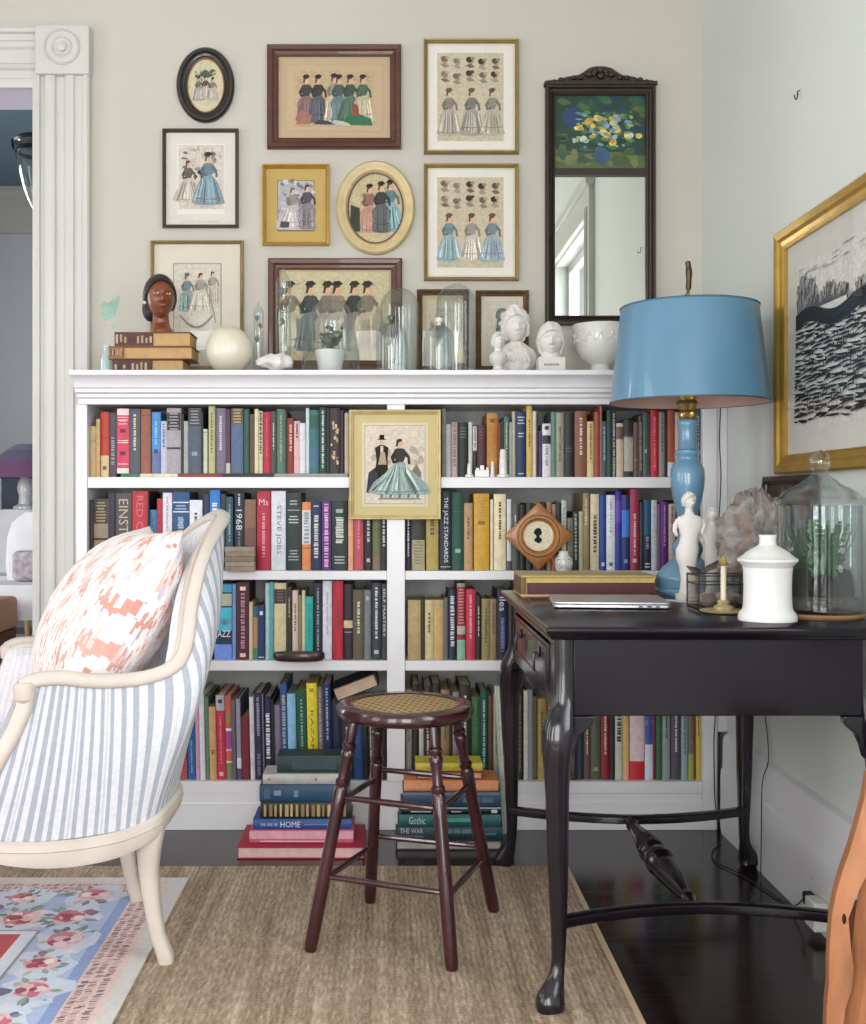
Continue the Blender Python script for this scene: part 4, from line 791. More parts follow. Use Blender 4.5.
# ------------------------------------------------------------------ rugs
def jute():
    m = bpy.data.materials.new('jute_weave'); m.use_nodes = True; nt = m.node_tree; n = nt.nodes; l = nt.links; b = n['Principled BSDF']; b.inputs['Roughness'].default_value = .95; b.inputs['Specular IOR Level'].default_value = .1
    tc = n.new('ShaderNodeTexCoord')
    def nz(sc, st, det=4):
        mp = n.new('ShaderNodeMapping'); mp.inputs['Scale'].default_value = st; l.new(tc.outputs['Object'], mp.inputs[0])
        t = n.new('ShaderNodeTexNoise'); t.inputs['Scale'].default_value = sc; t.inputs['Detail'].default_value = det; l.new(mp.outputs[0], t.inputs['Vector']); return t
    big = nz(3, (10, .45, 1)); fine = nz(60, (2.6, .7, 1), 3); patch = nz(1.6, (1, 1, 1))
    r = n.new('ShaderNodeValToRGB'); e = r.color_ramp.elements; e[0].position = .34; e[0].color = (*lin('#86735f'), 1); e[1].position = .66; e[1].color = (*lin('#cfbba6'), 1)
    x = e.new(.5); x.color = (*lin('#a8957f'), 1)
    a = n.new('ShaderNodeMath'); a.operation = 'ADD'; m1 = n.new('ShaderNodeMath'); m1.operation = 'MULTIPLY'; m1.inputs[1].default_value = .5; l.new(big.outputs['Fac'], m1.inputs[0])
    m2 = n.new('ShaderNodeMath'); m2.operation = 'MULTIPLY'; m2.inputs[1].default_value = .5; l.new(fine.outputs['Fac'], m2.inputs[0]); l.new(m1.outputs[0], a.inputs[0]); l.new(m2.outputs[0], a.inputs[1]); l.new(a.outputs[0], r.inputs[0])
    wv = n.new('ShaderNodeTexWave'); wv.wave_type = 'BANDS'; wv.bands_direction = 'X'; wv.inputs['Scale'].default_value = 24; wv.inputs['Distortion'].default_value = 3.5; wv.inputs['Detail'].default_value = 2; l.new(tc.outputs['Object'], wv.inputs['Vector'])
    wy = n.new('ShaderNodeTexWave'); wy.wave_type = 'BANDS'; wy.bands_direction = 'Y'; wy.inputs['Scale'].default_value = 34; wy.inputs['Distortion'].default_value = 5; l.new(tc.outputs['Object'], wy.inputs['Vector'])
    ml = n.new('ShaderNodeMath'); ml.operation = 'MULTIPLY'; l.new(wv.outputs['Fac'], ml.inputs[0]); l.new(wy.outputs['Fac'], ml.inputs[1])
    mr = n.new('ShaderNodeMapRange'); mr.inputs['To Min'].default_value = .84; mr.inputs['To Max'].default_value = 1.1; l.new(ml.outputs[0], mr.inputs['Value'])
    sc = n.new('ShaderNodeVectorMath'); sc.operation = 'SCALE'; l.new(r.outputs[0], sc.inputs[0]); l.new(mr.outputs[0], sc.inputs['Scale']); l.new(sc.outputs[0], b.inputs['Base Color'])
    bp = n.new('ShaderNodeBump'); bp.inputs['Strength'].default_value = .4; bp.inputs['Distance'].default_value = .006; l.new(ml.outputs[0], bp.inputs['Height']); l.new(bp.outputs[0], b.inputs['Normal']); return m
JX, JY = .505, 3.075
mb = MB(); mb.box(-2.9, JX, .3, JY, .0004, .008)
o = mb.build('jute_rug', jute(), loc=(-1.2, 1.7, 0), bevel=.003); tag(o, 'large natural jute rug under stool and desk on the dark floor', 'rug')
mb = MB(); mb.box(JX-.014, JX-.002, .3, JY, .008, .0092, '#b39a78'); mb.build('edge_binding', attrfab, o)

# floral rug
RX, RY = -.537, 2.965
zr = .0125
mb = MB(); mb.box(-2.5, RX, .9, RY, .0085, zr, '#c9c4c0')
mm = MB(); KN = [0]
def rp(pts, c, k):     # pts in (distance from right edge, distance from far edge)
    ar = sum(p[0]*q[1]-q[0]*p[1] for p, q in zip(pts, pts[1:]+pts[:1]))
    if ar < 0: pts = pts[::-1]
    KN[0] += 1
    mm.poly([(RX - a, RY - b, zr + .0001 + k*.00005 + (KN[0] % 28)*.0000017) for a, b in pts], c)
def ringr(i0, i1, c, k):
    rp([(i0, i0), (1.9, i0), (1.9, i1), (i1, i1), (i1, 2.0), (i0, 2.0)], c, k) if i1 < 1.8 else rp([(i0, i0), (1.9, i0), (1.9, 2.0), (i0, 2.0)], c, k)
ringr(.035, 1.9, '#d3bcb4', 0); ringr(.118, 1.9, '#8096c4', 1); ringr(.145, 1.9, '#a3b4d4', 2)
rr = random.Random(13)
for i in range(420):       # border of small plum marks
    b = .04 + i*.0085
    if b > 1.9: break
    for (p, q) in ((.052, .0), (.074, .004), (.096, .002)):
        c = rr.choice(['#8a5c68','#a87880','#b890a0','#6c5468','#c8a8a0'])
        for sw in (0, 1):
            a0, b0 = p + rr.uniform(-.004, .004), b + q + rr.uniform(-.003, .003)
            pts = [(a0, b0), (a0+.015, b0+.003), (a0+.016, b0+.009), (a0+.002, b0+.006)]
            if b0 < .12: continue
            rp(pts if not sw else [(y, x) for x, y in pts], c, 3 + (i % 3))
def blob(a, b, r, c, k, n=11, irr=.25):
    rp([(a + r*(1+rr.uniform(-irr, irr))*math.cos(2*PI*i/n), b + r*(1+rr.uniform(-irr, irr))*math.sin(2*PI*i/n)) for i in range(n)], c, k)
def rose(a, b, r):
    for i in range(9):
        t = rr.random()*6.3; L = r*rr.uniform(1.3, 2.0); x, y = a + L*math.cos(t), b + L*math.sin(t)
        dx, dy = math.cos(t+.6)*r*.25, math.sin(t+.6)*r*.25
        nx, ny = -math.sin(t)*r*.22, math.cos(t)*r*.22; mx_, my_ = a + (L*.75)*math.cos(t), b + (L*.75)*math.sin(t)
        rp([(a + r*.7*math.cos(t), b + r*.7*math.sin(t)), (mx_-nx, my_-ny), (x, y), (mx_+nx, my_+ny)], rr.choice(['#8c9a8c','#6c7a78','#a8b0a0','#7c8c9c']), 6 + i % 2)
    blob(a, b, r, '#d8b8bc', 8); blob(a + r*.1, b - r*.1, r*.82, rr.choice(['#c47884','#b85870','#cc98a0']), 9)
    for i in range(7):
        t = i*.9 + rr.random(); p = r*rr.uniform(.25, .62); w = r*.34
        x, y = a + p*math.cos(t), b + p*math.sin(t); blob(x, y, w, rr.choice(['#e0c8c8','#9c2c48','#c06478','#d8b0b4','#e8d8d4']), 10 + i % 4, 8, .35)
    blob(a, b, r*.22, '#8c2038', 15, 7)
for a0 in range(2):
    pass
spots = [(.22,.13),(.40,.15),(.52,.28),(.60,.14),(.80,.16),(.24,.28),(.205,.42),(.225,.55),(.20,.68),(.23,.82),(.21,.96),(1.0,.15),(.36,.29),(.70,.28),(.9,.3)]
for a, b in spots: blob(a, b, .075, '#c4cede', 5, 14, .3)
for a, b in spots: rose(a, b, rr.uniform(.034, .05))
for i in range(60):
    a, b = rr.uniform(.165, .275), rr.uniform(.18, 1.3)
    if rr.random() < .5: a, b = rr.uniform(.2, 1.3), rr.uniform(.17, .34)
    blob(a, b, rr.uniform(.008, .018), rr.choice(['#d8d4d8','#7c8ca8','#c89ca4','#5c5c74','#b4c4dc','#8c5468']), 6 + i % 3, 7, .4)
rp([(.284,.365),(1.6,.365),(1.6,1.9),(.284,1.9)], '#8c8890', 16); rp([(.290,.371),(1.6,.371),(1.6,1.9),(.290,1.9)], '#ccd2e0', 17); rp([(.314,.382),(1.6,.382),(1.6,1.9),(.314,1.9)], '#d8d4d4', 18); rp([(.322,.390),(1.6,.390),(1.6,1.9),(.322,1.9)], '#b02c3c', 19)
for i in range(50): blob(rr.uniform(.35, 1.3), rr.uniform(.42, 1.5), rr.uniform(.012, .03), rr.choice(['#8c1c30','#c86470','#d8a8a8','#5c1424']), 20 + i % 3, 8, .4)
o = mb.build('floral_rug', attrfab, loc=(-1.5, 2, .0085)); tag(o, 'pale blue floral rug with roses under the armchair, on the jute rug', 'rug')
mm.build('woven_pattern', attrfab, o)

# ------------------------------------------------------------------ stool
def circ(cx, cy, z, r, n=48): return [(cx + r*math.cos(2*PI*i/n), cy + r*math.sin(2*PI*i/n), z) for i in range(n)]
sx, sy, sz = .040, 2.60, .552
st = thing('cane_stool', 'dark mahogany bentwood stool with a round cane seat in front of the bookcase', 'stool', (sx, sy, .008))
mb = MB(); R = .163
mb.loft([circ(sx, sy, sz-a, R-b) for a, b in [(.034,.045),(.034,.02),(.030,.008),(.022,.001),(.012,0),(.004,.004),(0,.014),(0,.034),(.003,.038),(.010,.039)]], cap=(True, False)); mb.build('seat_rim', stoolm, st)
def cane():
    m = bpy.data.materials.new('woven_cane'); m.use_nodes = True; nt = m.node_tree; n = nt.nodes; l = nt.links; b = n['Principled BSDF']; b.inputs['Roughness'].default_value = .5
    tc = n.new('ShaderNodeTexCoord'); outs = []
    for ang, s in ((0, 34), (PI/2, 34), (PI/4, 24), (-PI/4, 24)):
        mp = n.new('ShaderNodeMapping'); mp.inputs['Rotation'].default_value = (0, 0, ang + .2); l.new(tc.outputs['Object'], mp.inputs[0])
        w = n.new('ShaderNodeTexWave'); w.bands_direction = 'X'; w.inputs['Scale'].default_value = s*.62; w.inputs['Distortion'].default_value = .3; l.new(mp.outputs[0], w.inputs['Vector']); outs.append(w.outputs['Fac'])
    mx = outs[0]
    for q in outs[1:]:
        k = n.new('ShaderNodeMath'); k.operation = 'MAXIMUM'; l.new(mx, k.inputs[0]); l.new(q, k.inputs[1]); mx = k.outputs[0]
    r = n.new('ShaderNodeValToRGB'); r.color_ramp.elements[0].position = .72; r.color_ramp.elements[0].color = (*lin('#4a3018'), 1); r.color_ramp.elements[1].position = .9; r.color_ramp.elements[1].color = (*lin('#bb9c66'), 1)
    l.new(mx, r.inputs[0]); l.new(r.outputs[0], b.inputs['Base Color']); bp = n.new('ShaderNodeBump'); bp.inputs['Distance'].default_value = .002; l.new(mx, bp.inputs['Height']); l.new(bp.outputs[0], b.inputs['Normal']); return m
mb = MB(); mb.loft([circ(sx, sy, sz-.009, R-.038), circ(sx, sy, sz-.004, R-.038), circ(sx, sy, sz-.003, R*.4)]); mb.build('cane_seat', cane(), st)
feet = [G(310, 951, .0084), G(452, 970, .0084), G(494, 911, .0084), G(370, 902, .0084)]
tops = [V((sx-.118, sy-.075, sz-.03)), V((sx+.062, sy-.125, sz-.03)), V((sx+.122, sy+.07, sz-.03)), V((sx-.062, sy+.125, sz-.03))]
lp = []
for a, b in zip(feet, tops):
    a = V(a); mb = MB(); d_ = b - a
    prof = [(0,.0135),(.01,.0155),(.05,.0165),(.35,.0165),(.45,.0155),(.62,.0165),(.70,.0175),(.715,.0145),(.725,.0175),(.74,.0175),(.75,.013),(.80,.0125),(.84,.0155),(.86,.0175),(.875,.014),(.885,.0175),(.90,.0175),(.91,.0125),(.95,.014),(1,.013)]
    prof = [(t, r*.93) for t, r in prof]
    mb.tube([a + d_*t for t, r in prof], [r for t, r in prof], 16)
    # slight outward kick at the foot
    mb.build('leg', stoolm, st)
    lp.append(lambda z, a=a, d_=d_: a + d_*((z-a.z)/d_.z))
for (i, j, zz) in [(0,1,(.345,.168)),(1,2,(.335,.150)),(3,2,(.352,.178)),(0,3,(.335,.160))]:
    for z in zz:
        p, q = lp[i](z + .006), lp[j](z - .002); mb = MB(); mb.tube([p + (q-p)*t for t in (0, .15, .5, .85, 1)], [.0055, .0065, .0078, .0065, .0055], 10); mb.build('stretcher', stoolm, st)

# ------------------------------------------------------------------ desk
TZ = .776
dk = thing('writing_desk', 'black painted desk with cabriole legs and curved stretchers against the right wall', 'desk', (.66, 2.65, 0))
def slab(z0, z1, ins):
    return [(.316+ins, 2.195+ins), (1.022-ins, 2.195+ins), (1.022-ins, 3.105-ins), (.316+ins, 3.105-ins)]
mb = MB(); L = []
for z, ins in [(.748,.020),(.750,.012),(.757,.008),(.762,.002),(.768,0),(.773,.001),(.776,.006)]: L.append([(x, y, z) for x, y in slab(0, 0, ins)])
mb.loft(L); mb.build('desk_top', dwflat, dk, bevel=.0015)
AX0, AX1, AY0, AY1, AZ = .338, 1.0, 2.222, 3.075, .592
mb = MB(); mb.box(AX0+.038, AX1-.038, AY0+.008, AY0+.03, AZ, .748); mb.build('apron', dwflat, dk, bevel=.002)
mb = MB(); mb.box(AX0+.038, AX1-.038, AY1-.03, AY1-.008, AZ, .748); mb.build('apron', dwflat, dk, bevel=.002)
mb = MB(); mb.box(AX1-.03, AX1-.008, AY0+.038, AY1-.038, AZ, .748); mb.build('apron', dwflat, dk, bevel=.002)
# left side with a drawer
mb = MB()
mb.box(AX0+.006, AX0+.028, AY0+.038, AY1-.038, .728, .748); mb.box(AX0+.006, AX0+.028, AY0+.038, AY1-.038, AZ, .622); mb.box(AX0+.006, AX0+.028, AY0+.038, 2.34, .622, .728); mb.box(AX0+.006, AX0+.028, 2.96, AY1-.038, .622, .728)
mb.build('apron', darkwood, dk, bevel=.002)
mb = MB(); mb.box(AX0+.001, AX0+.30, 2.343, 2.957, .625, .725); 
for (y0, y1, z0, z1) in [(2.355,2.945,.633,.636),(2.355,2.945,.714,.717),(2.355,2.358,.636,.714),(2.942,2.945,.636,.714)]: mb.box(AX0-.001, AX0+.001, y0, y1, z0, z1)
dr = mb.build('drawer', darkwood, dk, bevel=.002)
for y in (2.46, 2.80):
    mb = MB(); mb.ell(AX0-.002, y, .69, .003, .011, .014, 14); mb.tube([(AX0-.002, y, .69), (AX0-.012, y, .688)], .003, 8)
    mb.tube([(AX0-.011, y-.006, .688), (AX0-.013, y-.010, .672), (AX0-.012, y-.005, .655), (AX0-.011, y, .650), (AX0-.012, y+.005, .655), (AX0-.013, y+.010, .672), (AX0-.011, y+.006, .688)], .0028, 8)
    mb.build('drop_handle', mat('dark_pewter', '#55525a', .3, .8), dr)
# legs
def cab(px, py, ox, oy, zf=.0004):
    """cabriole leg: corner post, knee pushed out along (ox,oy), slender ankle, pad foot"""
    mb = MB(); s = .021
    path = []; rad = []
    for z, off, r in [(.748,0,.0205),(.70,0,.0205),(.64,0,.0205),(.615,.002,.022),(.598,.006,.0255),(.58,.011,.030),(.562,.015,.0325),(.54,.018,.032),(.515,.020,.029),(.48,.020,.0255),(.43,.019,.0232),(.36,.018,.0215),(.28,.017,.020),(.20,.016,.0175),(.14,.015,.0150),(.100,.016,.0135),(.075,.019,.0140),(.055,.025,.0185),(.040,.032,.0235),(.028,.037,.0275),(.018,.039,.029),(.012,.039,.028),(.010,.038,.024),(zf,.038,.021)]:
        path.append((px + ox*off, py + oy*off, z)); rad.append(r)
    mb.tube([path[i] for i in range(len(path))], rad, 20, pw=3.0, twist=0)
    lg = mb.build('leg', darkwood, dk)
    # bracket ears beside the knee
    for (dx, dy) in ((-ox, 0), (0, -oy)):
        e = MB(); t = .011
        out = [(0, .592), (.062, .592), (.058, .578), (.045, .566), (.030, .556), (.018, .535), (.010, .51), (0, .50)]
        b0 = (px + ox*.006, py + oy*.006)
        if dx: e.prism([(b0[0] + dx*(.014+a), b0[1] - t + oy*.004, z) for a, z in out], [(b0[0] + dx*(.014+a), b0[1] + t + oy*.004, z) for a, z in out])
        else: e.prism([(b0[0] - t + ox*.004, b0[1] + dy*(.014+a), z) for a, z in out], [(b0[0] + t + ox*.004, b0[1] + dy*(.014+a), z) for a, z in out])
        e.build('bracket', darkwood, lg, bevel=.002)
LG = [(AX0+.0205, AY0+.0205, -1, -1), (AX1-.0205, AY0+.0205, 1, -1), (AX0+.0205, AY1-.0205, -1, 1), (AX1-.0205, AY1-.0205, 1, 1)]
for a in LG: cab(a[0], a[1], a[2]*.85, a[3]*.85, .0084 if a[0] < JX else .0004)
for y, s in ((AY0+.0205, 1), (AY1-.0205, -1)):
    mb = MB(); N = 16; pts = []
    for i in range(N+1):
        t = i/N; pts.append((AX0+.006 + (AX1-AX0-.012)*t, y + s*.085*math.sin(PI*t)**.9, .168))
    mb.tube(pts, [(.015, .0115)]*(N+1), 14, pw=4); mb.build('stretcher', darkwood, dk)
mb = MB(); xm = (AX0+AX1)/2 - .02; y0, y1 = AY0+.10, AY1-.10
pr = [(0,.010),(.05,.011),(.08,.017),(.10,.012),(.13,.015),(.22,.022),(.34,.030),(.38,.031),(.40,.022),(.43,.034),(.46,.036),(.50,.034),(.53,.022),(.55,.032),(.58,.034),(.61,.024),(.64,.030),(.72,.024),(.84,.016),(.88,.012),(.91,.018),(.94,.011),(1,.010)]
mb.tube([(xm, y0 + (y1-y0)*t, .168) for t, r in pr], [r for t, r in pr], 18); mb.build('turned_stretcher', darkwood, dk)

# ------------------------------------------------------------------ armchair
CC = V((-.584, 2.606, 0)); UU = V((-.93, -.37, 0)); WW = V((.37, -.93, 0))
def ch(t, w, z): return CC + UU*t + WW*w + V((0, 0, z))
ac = thing('armchair', 'cream-framed bergere armchair in blue and white ticking stripes, seen from the side', 'chair', ch(.1, 0, 0.0127))
topn = [(.288,.310,.652),(.26,.306,.664),(.21,.297,.664),(.15,.284,.652),(.08,.268,.646),(.02,.256,.650),(-.025,.246,.664),(-.050,.240,.688),(-.064,.230,.732),(-.074,.214,.79),(-.092,.192,.855),(-.118,.160,.912),(-.152,.115,.955),(-.182,.060,.982),(-.193,0,.992)]
botn = [(.400,.270,.345),(.34,.268,.335),(.26,.262,.325),(.17,.254,.322),(.09,.247,.325),(.045,.238,.332),(.020,.230,.338),(.003,.219,.343),(-.010,.204,.348),(-.025,.182,.352),(-.040,.156,.356),(-.055,.126,.36),(-.068,.09,.362),(-.072,.045,.364),(-.074,0,.365)]
top = topn + [(t, -w, z) for t, w, z in topn[::-1][1:]]
bot = botn + [(t, -w, z) for t, w, z in botn[::-1][1:]]
def cr(P_, u):     # catmull-rom through list
    n = len(P_); u = max(0, min(n-1-1e-6, u)); i = int(u); f = u - i
    p = [V(P_[max(0, min(n-1, i+k))]) for k in (-1, 0, 1, 2)]
    return .5*((2*p[1]) + (-p[0]+p[2])*f + (2*p[0]-5*p[1]+4*p[2]-p[3])*f*f + (-p[0]+3*p[1]-3*p[2]+p[3])*f**3)
NS = 520; NV = 14
arc = [0]
for i in range(1, NS+1): arc.append(arc[-1] + (cr(bot, i/NS*28) - cr(bot, (i-1)/NS*28)).length)
def shell(off, c1, c2, per, name, duty=.42):
    mb = MB(); loops = []
    for j in range(NV+1):
        v = j/NV; row = []
        for i in range(NS+1):
            u = i/NS*28; a, b = cr(bot, u), cr(top, u)
            p = a*(1-v) + b*v
            n = V((-(cr(top, min(28, u+.2)) - cr(top, max(0, u-.2))).y, (cr(top, min(28, u+.2)) - cr(top, max(0, u-.2))).x, 0))
            tg = (cr(bot, min(28, u+.3)) - cr(bot, max(0, u-.3))); nn = V((tg.y, -tg.x, 0)).normalized()
            nn = nn if nn.dot(V((p.x-.15, p.y, 0))) > 0 else -nn
            uc = min(u, 28-u); wgt = ga(uc-9.5, 3.6); bulge = (.012*math.sin(PI*v) + .046*wgt*math.sin(PI*v**1.9)) if off == 0 else (-.010 + .02*wgt)*math.sin(PI*v)
            p = p + nn*(bulge - (off if v < 1 else min(off, .012)))
            row.append(ch(p.x, p.y, p.z))
        loops.append(row)
    def cf(i, j):
        s = arc[j] / per; f = s % 1
        if f < duty: return c1
        if .68 < f < .72 : return shade(c2, .93)
        return c2
    mb.loft(loops, c2, cap=(False, False), closed=False, colf=cf)
    return mb
mb = shell(0, '#9fa6b2', '#cfd1d7', .0235, 'o'); mb.build('outer_upholstery', attrfab, ac)
mb = shell(.045, '#cfd2da', '#dcdadd', .0235, 'i'); mb.build('inner_upholstery', attrfab, ac)
# top frame rail
mb = MB(); pth = [ch(*cr(top, i/90*28)) for i in range(91)]
mb.tube([p + V((0, 0, .002)) for p in pth], [(.0125, .0155)]*91, 14, pw=3); 
inn = []
for i in range(91):
    p = cr(top, i/90*28); q = V((p.x - .15, p.y, 0)); q.normalize(); inn.append(ch(p.x - q.x*.020, p.y - q.y*.020, p.z - .003))
mb.tube(inn, [(.009, .009)]*91, 10)
for w in (1, -1):   # scrolled hand rests
    c = ch(.282, .310*w, .648); mb.lathe(c.x, c.y, [(c.z-.026,.012),(c.z-.018,.020),(c.z,.0225),(c.z+.010,.0225),(c.z+.016,.016)], 20)
mb.build('top_rail', creamwood, ac)
for w in (1, -1):   # arm supports, curving forward
    mb = MB(); mb.tube([ch(t, s*w, z) for t, s, z in [(.276,.306,.645),(.282,.305,.61),(.300,.302,.565),(.335,.296,.50),(.375,.288,.44),(.405,.280,.39),(.415,.272,.34),(.41,.265,.31)]], [.018,.017,.0165,.017,.018,.021,.024,.02], 14, pw=3); mb.build('arm_support', creamwood, ac)
# seat rail
mb = MB(); ro = []; N = 100
for i in range(N+1):
    u = i/N*28; p = cr(bot, u); t = p.x
    ro.append((p, u))
def rail(off, dz): 
    out = []
    for p, u in ro:
        tg = cr(bot, min(28, u+.3)) - cr(bot, max(0, u-.3)); nn = V((tg.y, -tg.x, 0)).normalized(); nn = nn if nn.dot(V((p.x-.15, p.y, 0))) > 0 else -nn
        sag = .022*math.sin(min(1, max(0, (p.x+.05)/.42))*PI)
        out.append(ch(p.x + nn.x*off, p.y + nn.y*off, p.z + dz - sag*(1 if dz < -.02 else .3)))
    return out
mb.loft([rail(.004, .006), rail(.012, .0), rail(.014, -.014), rail(.010, -.017), rail(.011, -.026), rail(.007, -.036), rail(-.02, -.036), rail(-.02, .0), rail(.004, .006)], cap=(False, False), closed=False)
fr = [ch(.40 + .03*(1-(w/.27)**2), w, z) for z in (0,) for w in ()]
f0 = [(w, .405 + .035*(1-(w/.27)**2)) for w in [(-.27 + .54*i/16) for i in range(17)]]
mb.loft([[ch(t, w, .345 - .012*math.sin(PI*(w+.27)/.54)*0) for w, t in f0], [ch(t+.012, w, .33) for w, t in f0], [ch(t+.008, w, .285) for w, t in f0], [ch(t-.02, w, .285) for w, t in f0], [ch(t-.02, w, .34) for w, t in f0]], cap=(False, False), closed=False)
mb.build('seat_rail', creamwood, ac)
def cleg(t, w, pts):
    mb = MB(); mb.tube([ch(t + a, w + b, z) for a, b, z, r in pts], [r for *_, r in pts], 16, pw=2.8); mb.build('leg', creamwood, ac)
# rear legs rake backward, front legs are small cabrioles
for w in (1, -1):
    cleg(.006, .188*w, [(.0,.012*w,.325,.027),(.004,.008*w,.300,.029),(.008,.004*w,.265,.027),(.008,0,.22,.0225),(.004,0,.17,.020),(-.003,.0,.12,.018),(-.012,.003*w,.07,.0165),(-.022,.006*w,.04,.0175),(-.028,.008*w,.022,.0185),(-.029,.008*w,.0084 if w > 0 else .0138,.017)])
    cleg(.385, .245*w, [(0,0,.335,.034),(.008,.01*w,.29,.036),(.014,.014*w,.25,.032),(.010,.012*w,.20,.024),(.0,.004*w,.14,.019),(-.006,0,.09,.016),(.0,.004*w,.05,.018),(.012,.012*w,.025,.022),(.014,.012*w,.0138,.018)])
# seat cushion
mb = MB(); L = []
for z, s in [(.33,.90),(.345,.97),(.38,1.0),(.43,1.0),(.46,.985),(.478,.93),(.488,.8),(.492,.4)]:
    loop = []
    for i in range(48):
        a = 2*PI*i/48; ca, sa = math.cos(a), math.sin(a); x = math.copysign(abs(ca)**.5, ca)*.215*s; y = math.copysign(abs(sa)**.5, sa)*(.205 + .02*(ca > 0))*s
        loop.append(ch(.185 + x, y, z))
    L.append(loop)
mb.loft(L); mb.build('seat_cushion', linenm, ac)

# big ikat cushion resting against the back
def pillow(c, du, dv, dn, T, name, label, pat, n=64, pinch=.10):
    """du,dv half-extent vectors, dn unit normal, T half thickness"""
    mb = MB()
    for side in (1, -1):
        L = []; cols = {}
        for i in range(n+1):
            row = []
            for j in range(n+1):
                a = -1 + 2*i/n; b = -1 + 2*j/n
                pin = 1 - pinch*(1-abs(a)**2)*abs(b)**2 if False else 1
                ax = a*(1 - pinch*(1-b*b)*abs(a)) ; bx = b*(1 - pinch*(1-a*a)*abs(b))
                h = ((1-a*a)*(1-b*b)); h = max(0, h)**.52
                wr = 1 + .05*mnoise.noise(V((a*2.2, b*2.2, side*3)))
                wave = .006*mnoise.noise(V((a*5, b*5, side)))*(1-max(abs(a), abs(b))**4)
                row.append(c + du*ax + dv*bx + dn*(side*(T*h*wr + wave)))
            L.append(row)
        if side < 0: L = L[::-1]
        mb.loft(L, cap=(False, False), closed=False, colf=lambda i, j, s=side: pat(((i+.5)/n if s > 0 else 1-(i+.5)/n), (j+.5)/n, s))
    return mb
def ikat(a, b, s):
    # stepped diamond rows with feathered streaks; b along the cushion's height, a across
    jit = .035*mnoise.noise(V((a*90, 3.1, s*2))) + .035*(((int(a*85)) % 2) - .5)
    bb = b + jit
    row = bb*9.5; k = int(row); f = row - k
    ca = a*6.2 + (k % 2)*.5; g = abs((ca % 1) - .5)*2
    on = g < (.74 - abs(f-.5)*1.1)*(.06 + .94*sm(.30, .78, a))  # coral thinned toward the far side: bright light's wash-out put into the colour
    st = mnoise.noise(V((a*90, b*9, 7)))
    if on and a > .22 and st > -.12: return ['#cf9c90', '#dcbab2', '#c99084'][(k + int(st*3)) % 3]
    if g > .90 and st > .1: return '#b8bcd4'
    if st > .5 and a > .3: return '#dcb8b0'
    return '#e2dcdc'
dv = (ch(-.085, 0, .945) - ch(.185, 0, .52))*.5
du = WW*.215
dn = dv.cross(du).normalized()
if dn.dot(UU) < 0: dn = -dn
cen = (ch(-.085, 0, .945) + ch(.185, 0, .52))*.5 + dn*.035 + WW*.0
NP = 170
mb = pillow(cen, du, dv, dn, .135, 'c', '', ikat, NP, .13)
o = mb.build('ikat_cushion', attrfab, loc=cen - V((0, 0, .2))); tag(o, 'plump white cushion with coral ikat pattern leaning in the armchair', 'cushion')

# ------------------------------------------------------------------ book stacks on the floor
def flat_book(x0, x1, z0, z1, yf, dep, c, text=None, bands=(), lab='', page='#d8cdb0', ang=0, name='book', group=None, edge=False):
    """lying book, spine (or fore edge) towards the viewer"""
    cv = MB(); pg = MB(); t = min(.003, (z1-z0)*.16)
    N = 6; zs = [z0 + (z1-z0)*i/N for i in range(N+1)]
    if not edge:
        sp = [(yf + .004*((2*i/N-1)**2), z) for i, z in enumerate(zs)]
        out = [(yf+dep, z0)] + sp + [(yf+dep, z1), (yf+dep, z1-t), (yf+.008, z1-t), (yf+.008, z0+t), (yf+dep, z0+t)]
        cv.prism([(x0, a, b) for a, b in out], [(x1, a, b) for a, b in out], c)
        pg.box(x0+.004, x1-.004, yf+.0085, yf+dep-.004, z0+t, z1-t, page)
    else:
        cv.box(x0, x1, yf, yf+dep, z0, z0+t, c); cv.box(x0, x1, yf, yf+dep, z1-t, z1, c); cv.box(x0, x1, yf+dep-.004, yf+dep, z0+t, z1-t, c)
        pg.box(x0+.004, x1-.004, yf+.004, yf+dep-.0045, z0+t, z1-t, page)
    w = x1-x0; h = z1-z0
    for b in bands:
        cv.box(x0 + w*b[0], x0 + w*b[1], yf-.0006, yf+.004, z0+h*b[2], z0+h*b[3], b[4])
    if text:
        for (s, a, b, e, f, cc) in text: put_text(cv, s, (x0 + w*a, yf-.0012, z0+h*e), (w*(b-a), 0, 0), (0, 0, h*(f-e)), cc)
    c0_ = V(((x0+x1)/2, yf+dep/2, z0))
    if ang:
        M = Matrix.Rotation(ang, 3, 'Z')
        f = lambda p: M @ (p-c0_) + c0_
        cv.xf(f); pg.xf(f)
    o = cv.build(name, cover, loc=c0_, bevel=0); pg.build('pages', pagem, o)
    tag(o, lab, 'book', group); return o
D1 = 3.19
def sx_(p, D=D1): return X(p, D)
def stack(items, D, z, group):
    for it in items:
        x0, x1, h, c, kw = it; dd = kw.pop('dy', 0)
        flat_book(X(x0, D), X(x1, D), z + .0004, z + h, D + dd, kw.pop('dep', .15), c, group=group, **kw); z += h + .0004
rr = random.Random(4)
gl = [(.04 + i*.058, .04 + i*.058 + rr.uniform(.02, .04), .12, .88, rr.choice(['#b09860','#8c7848','#c8b078'])) for i in range(16)]
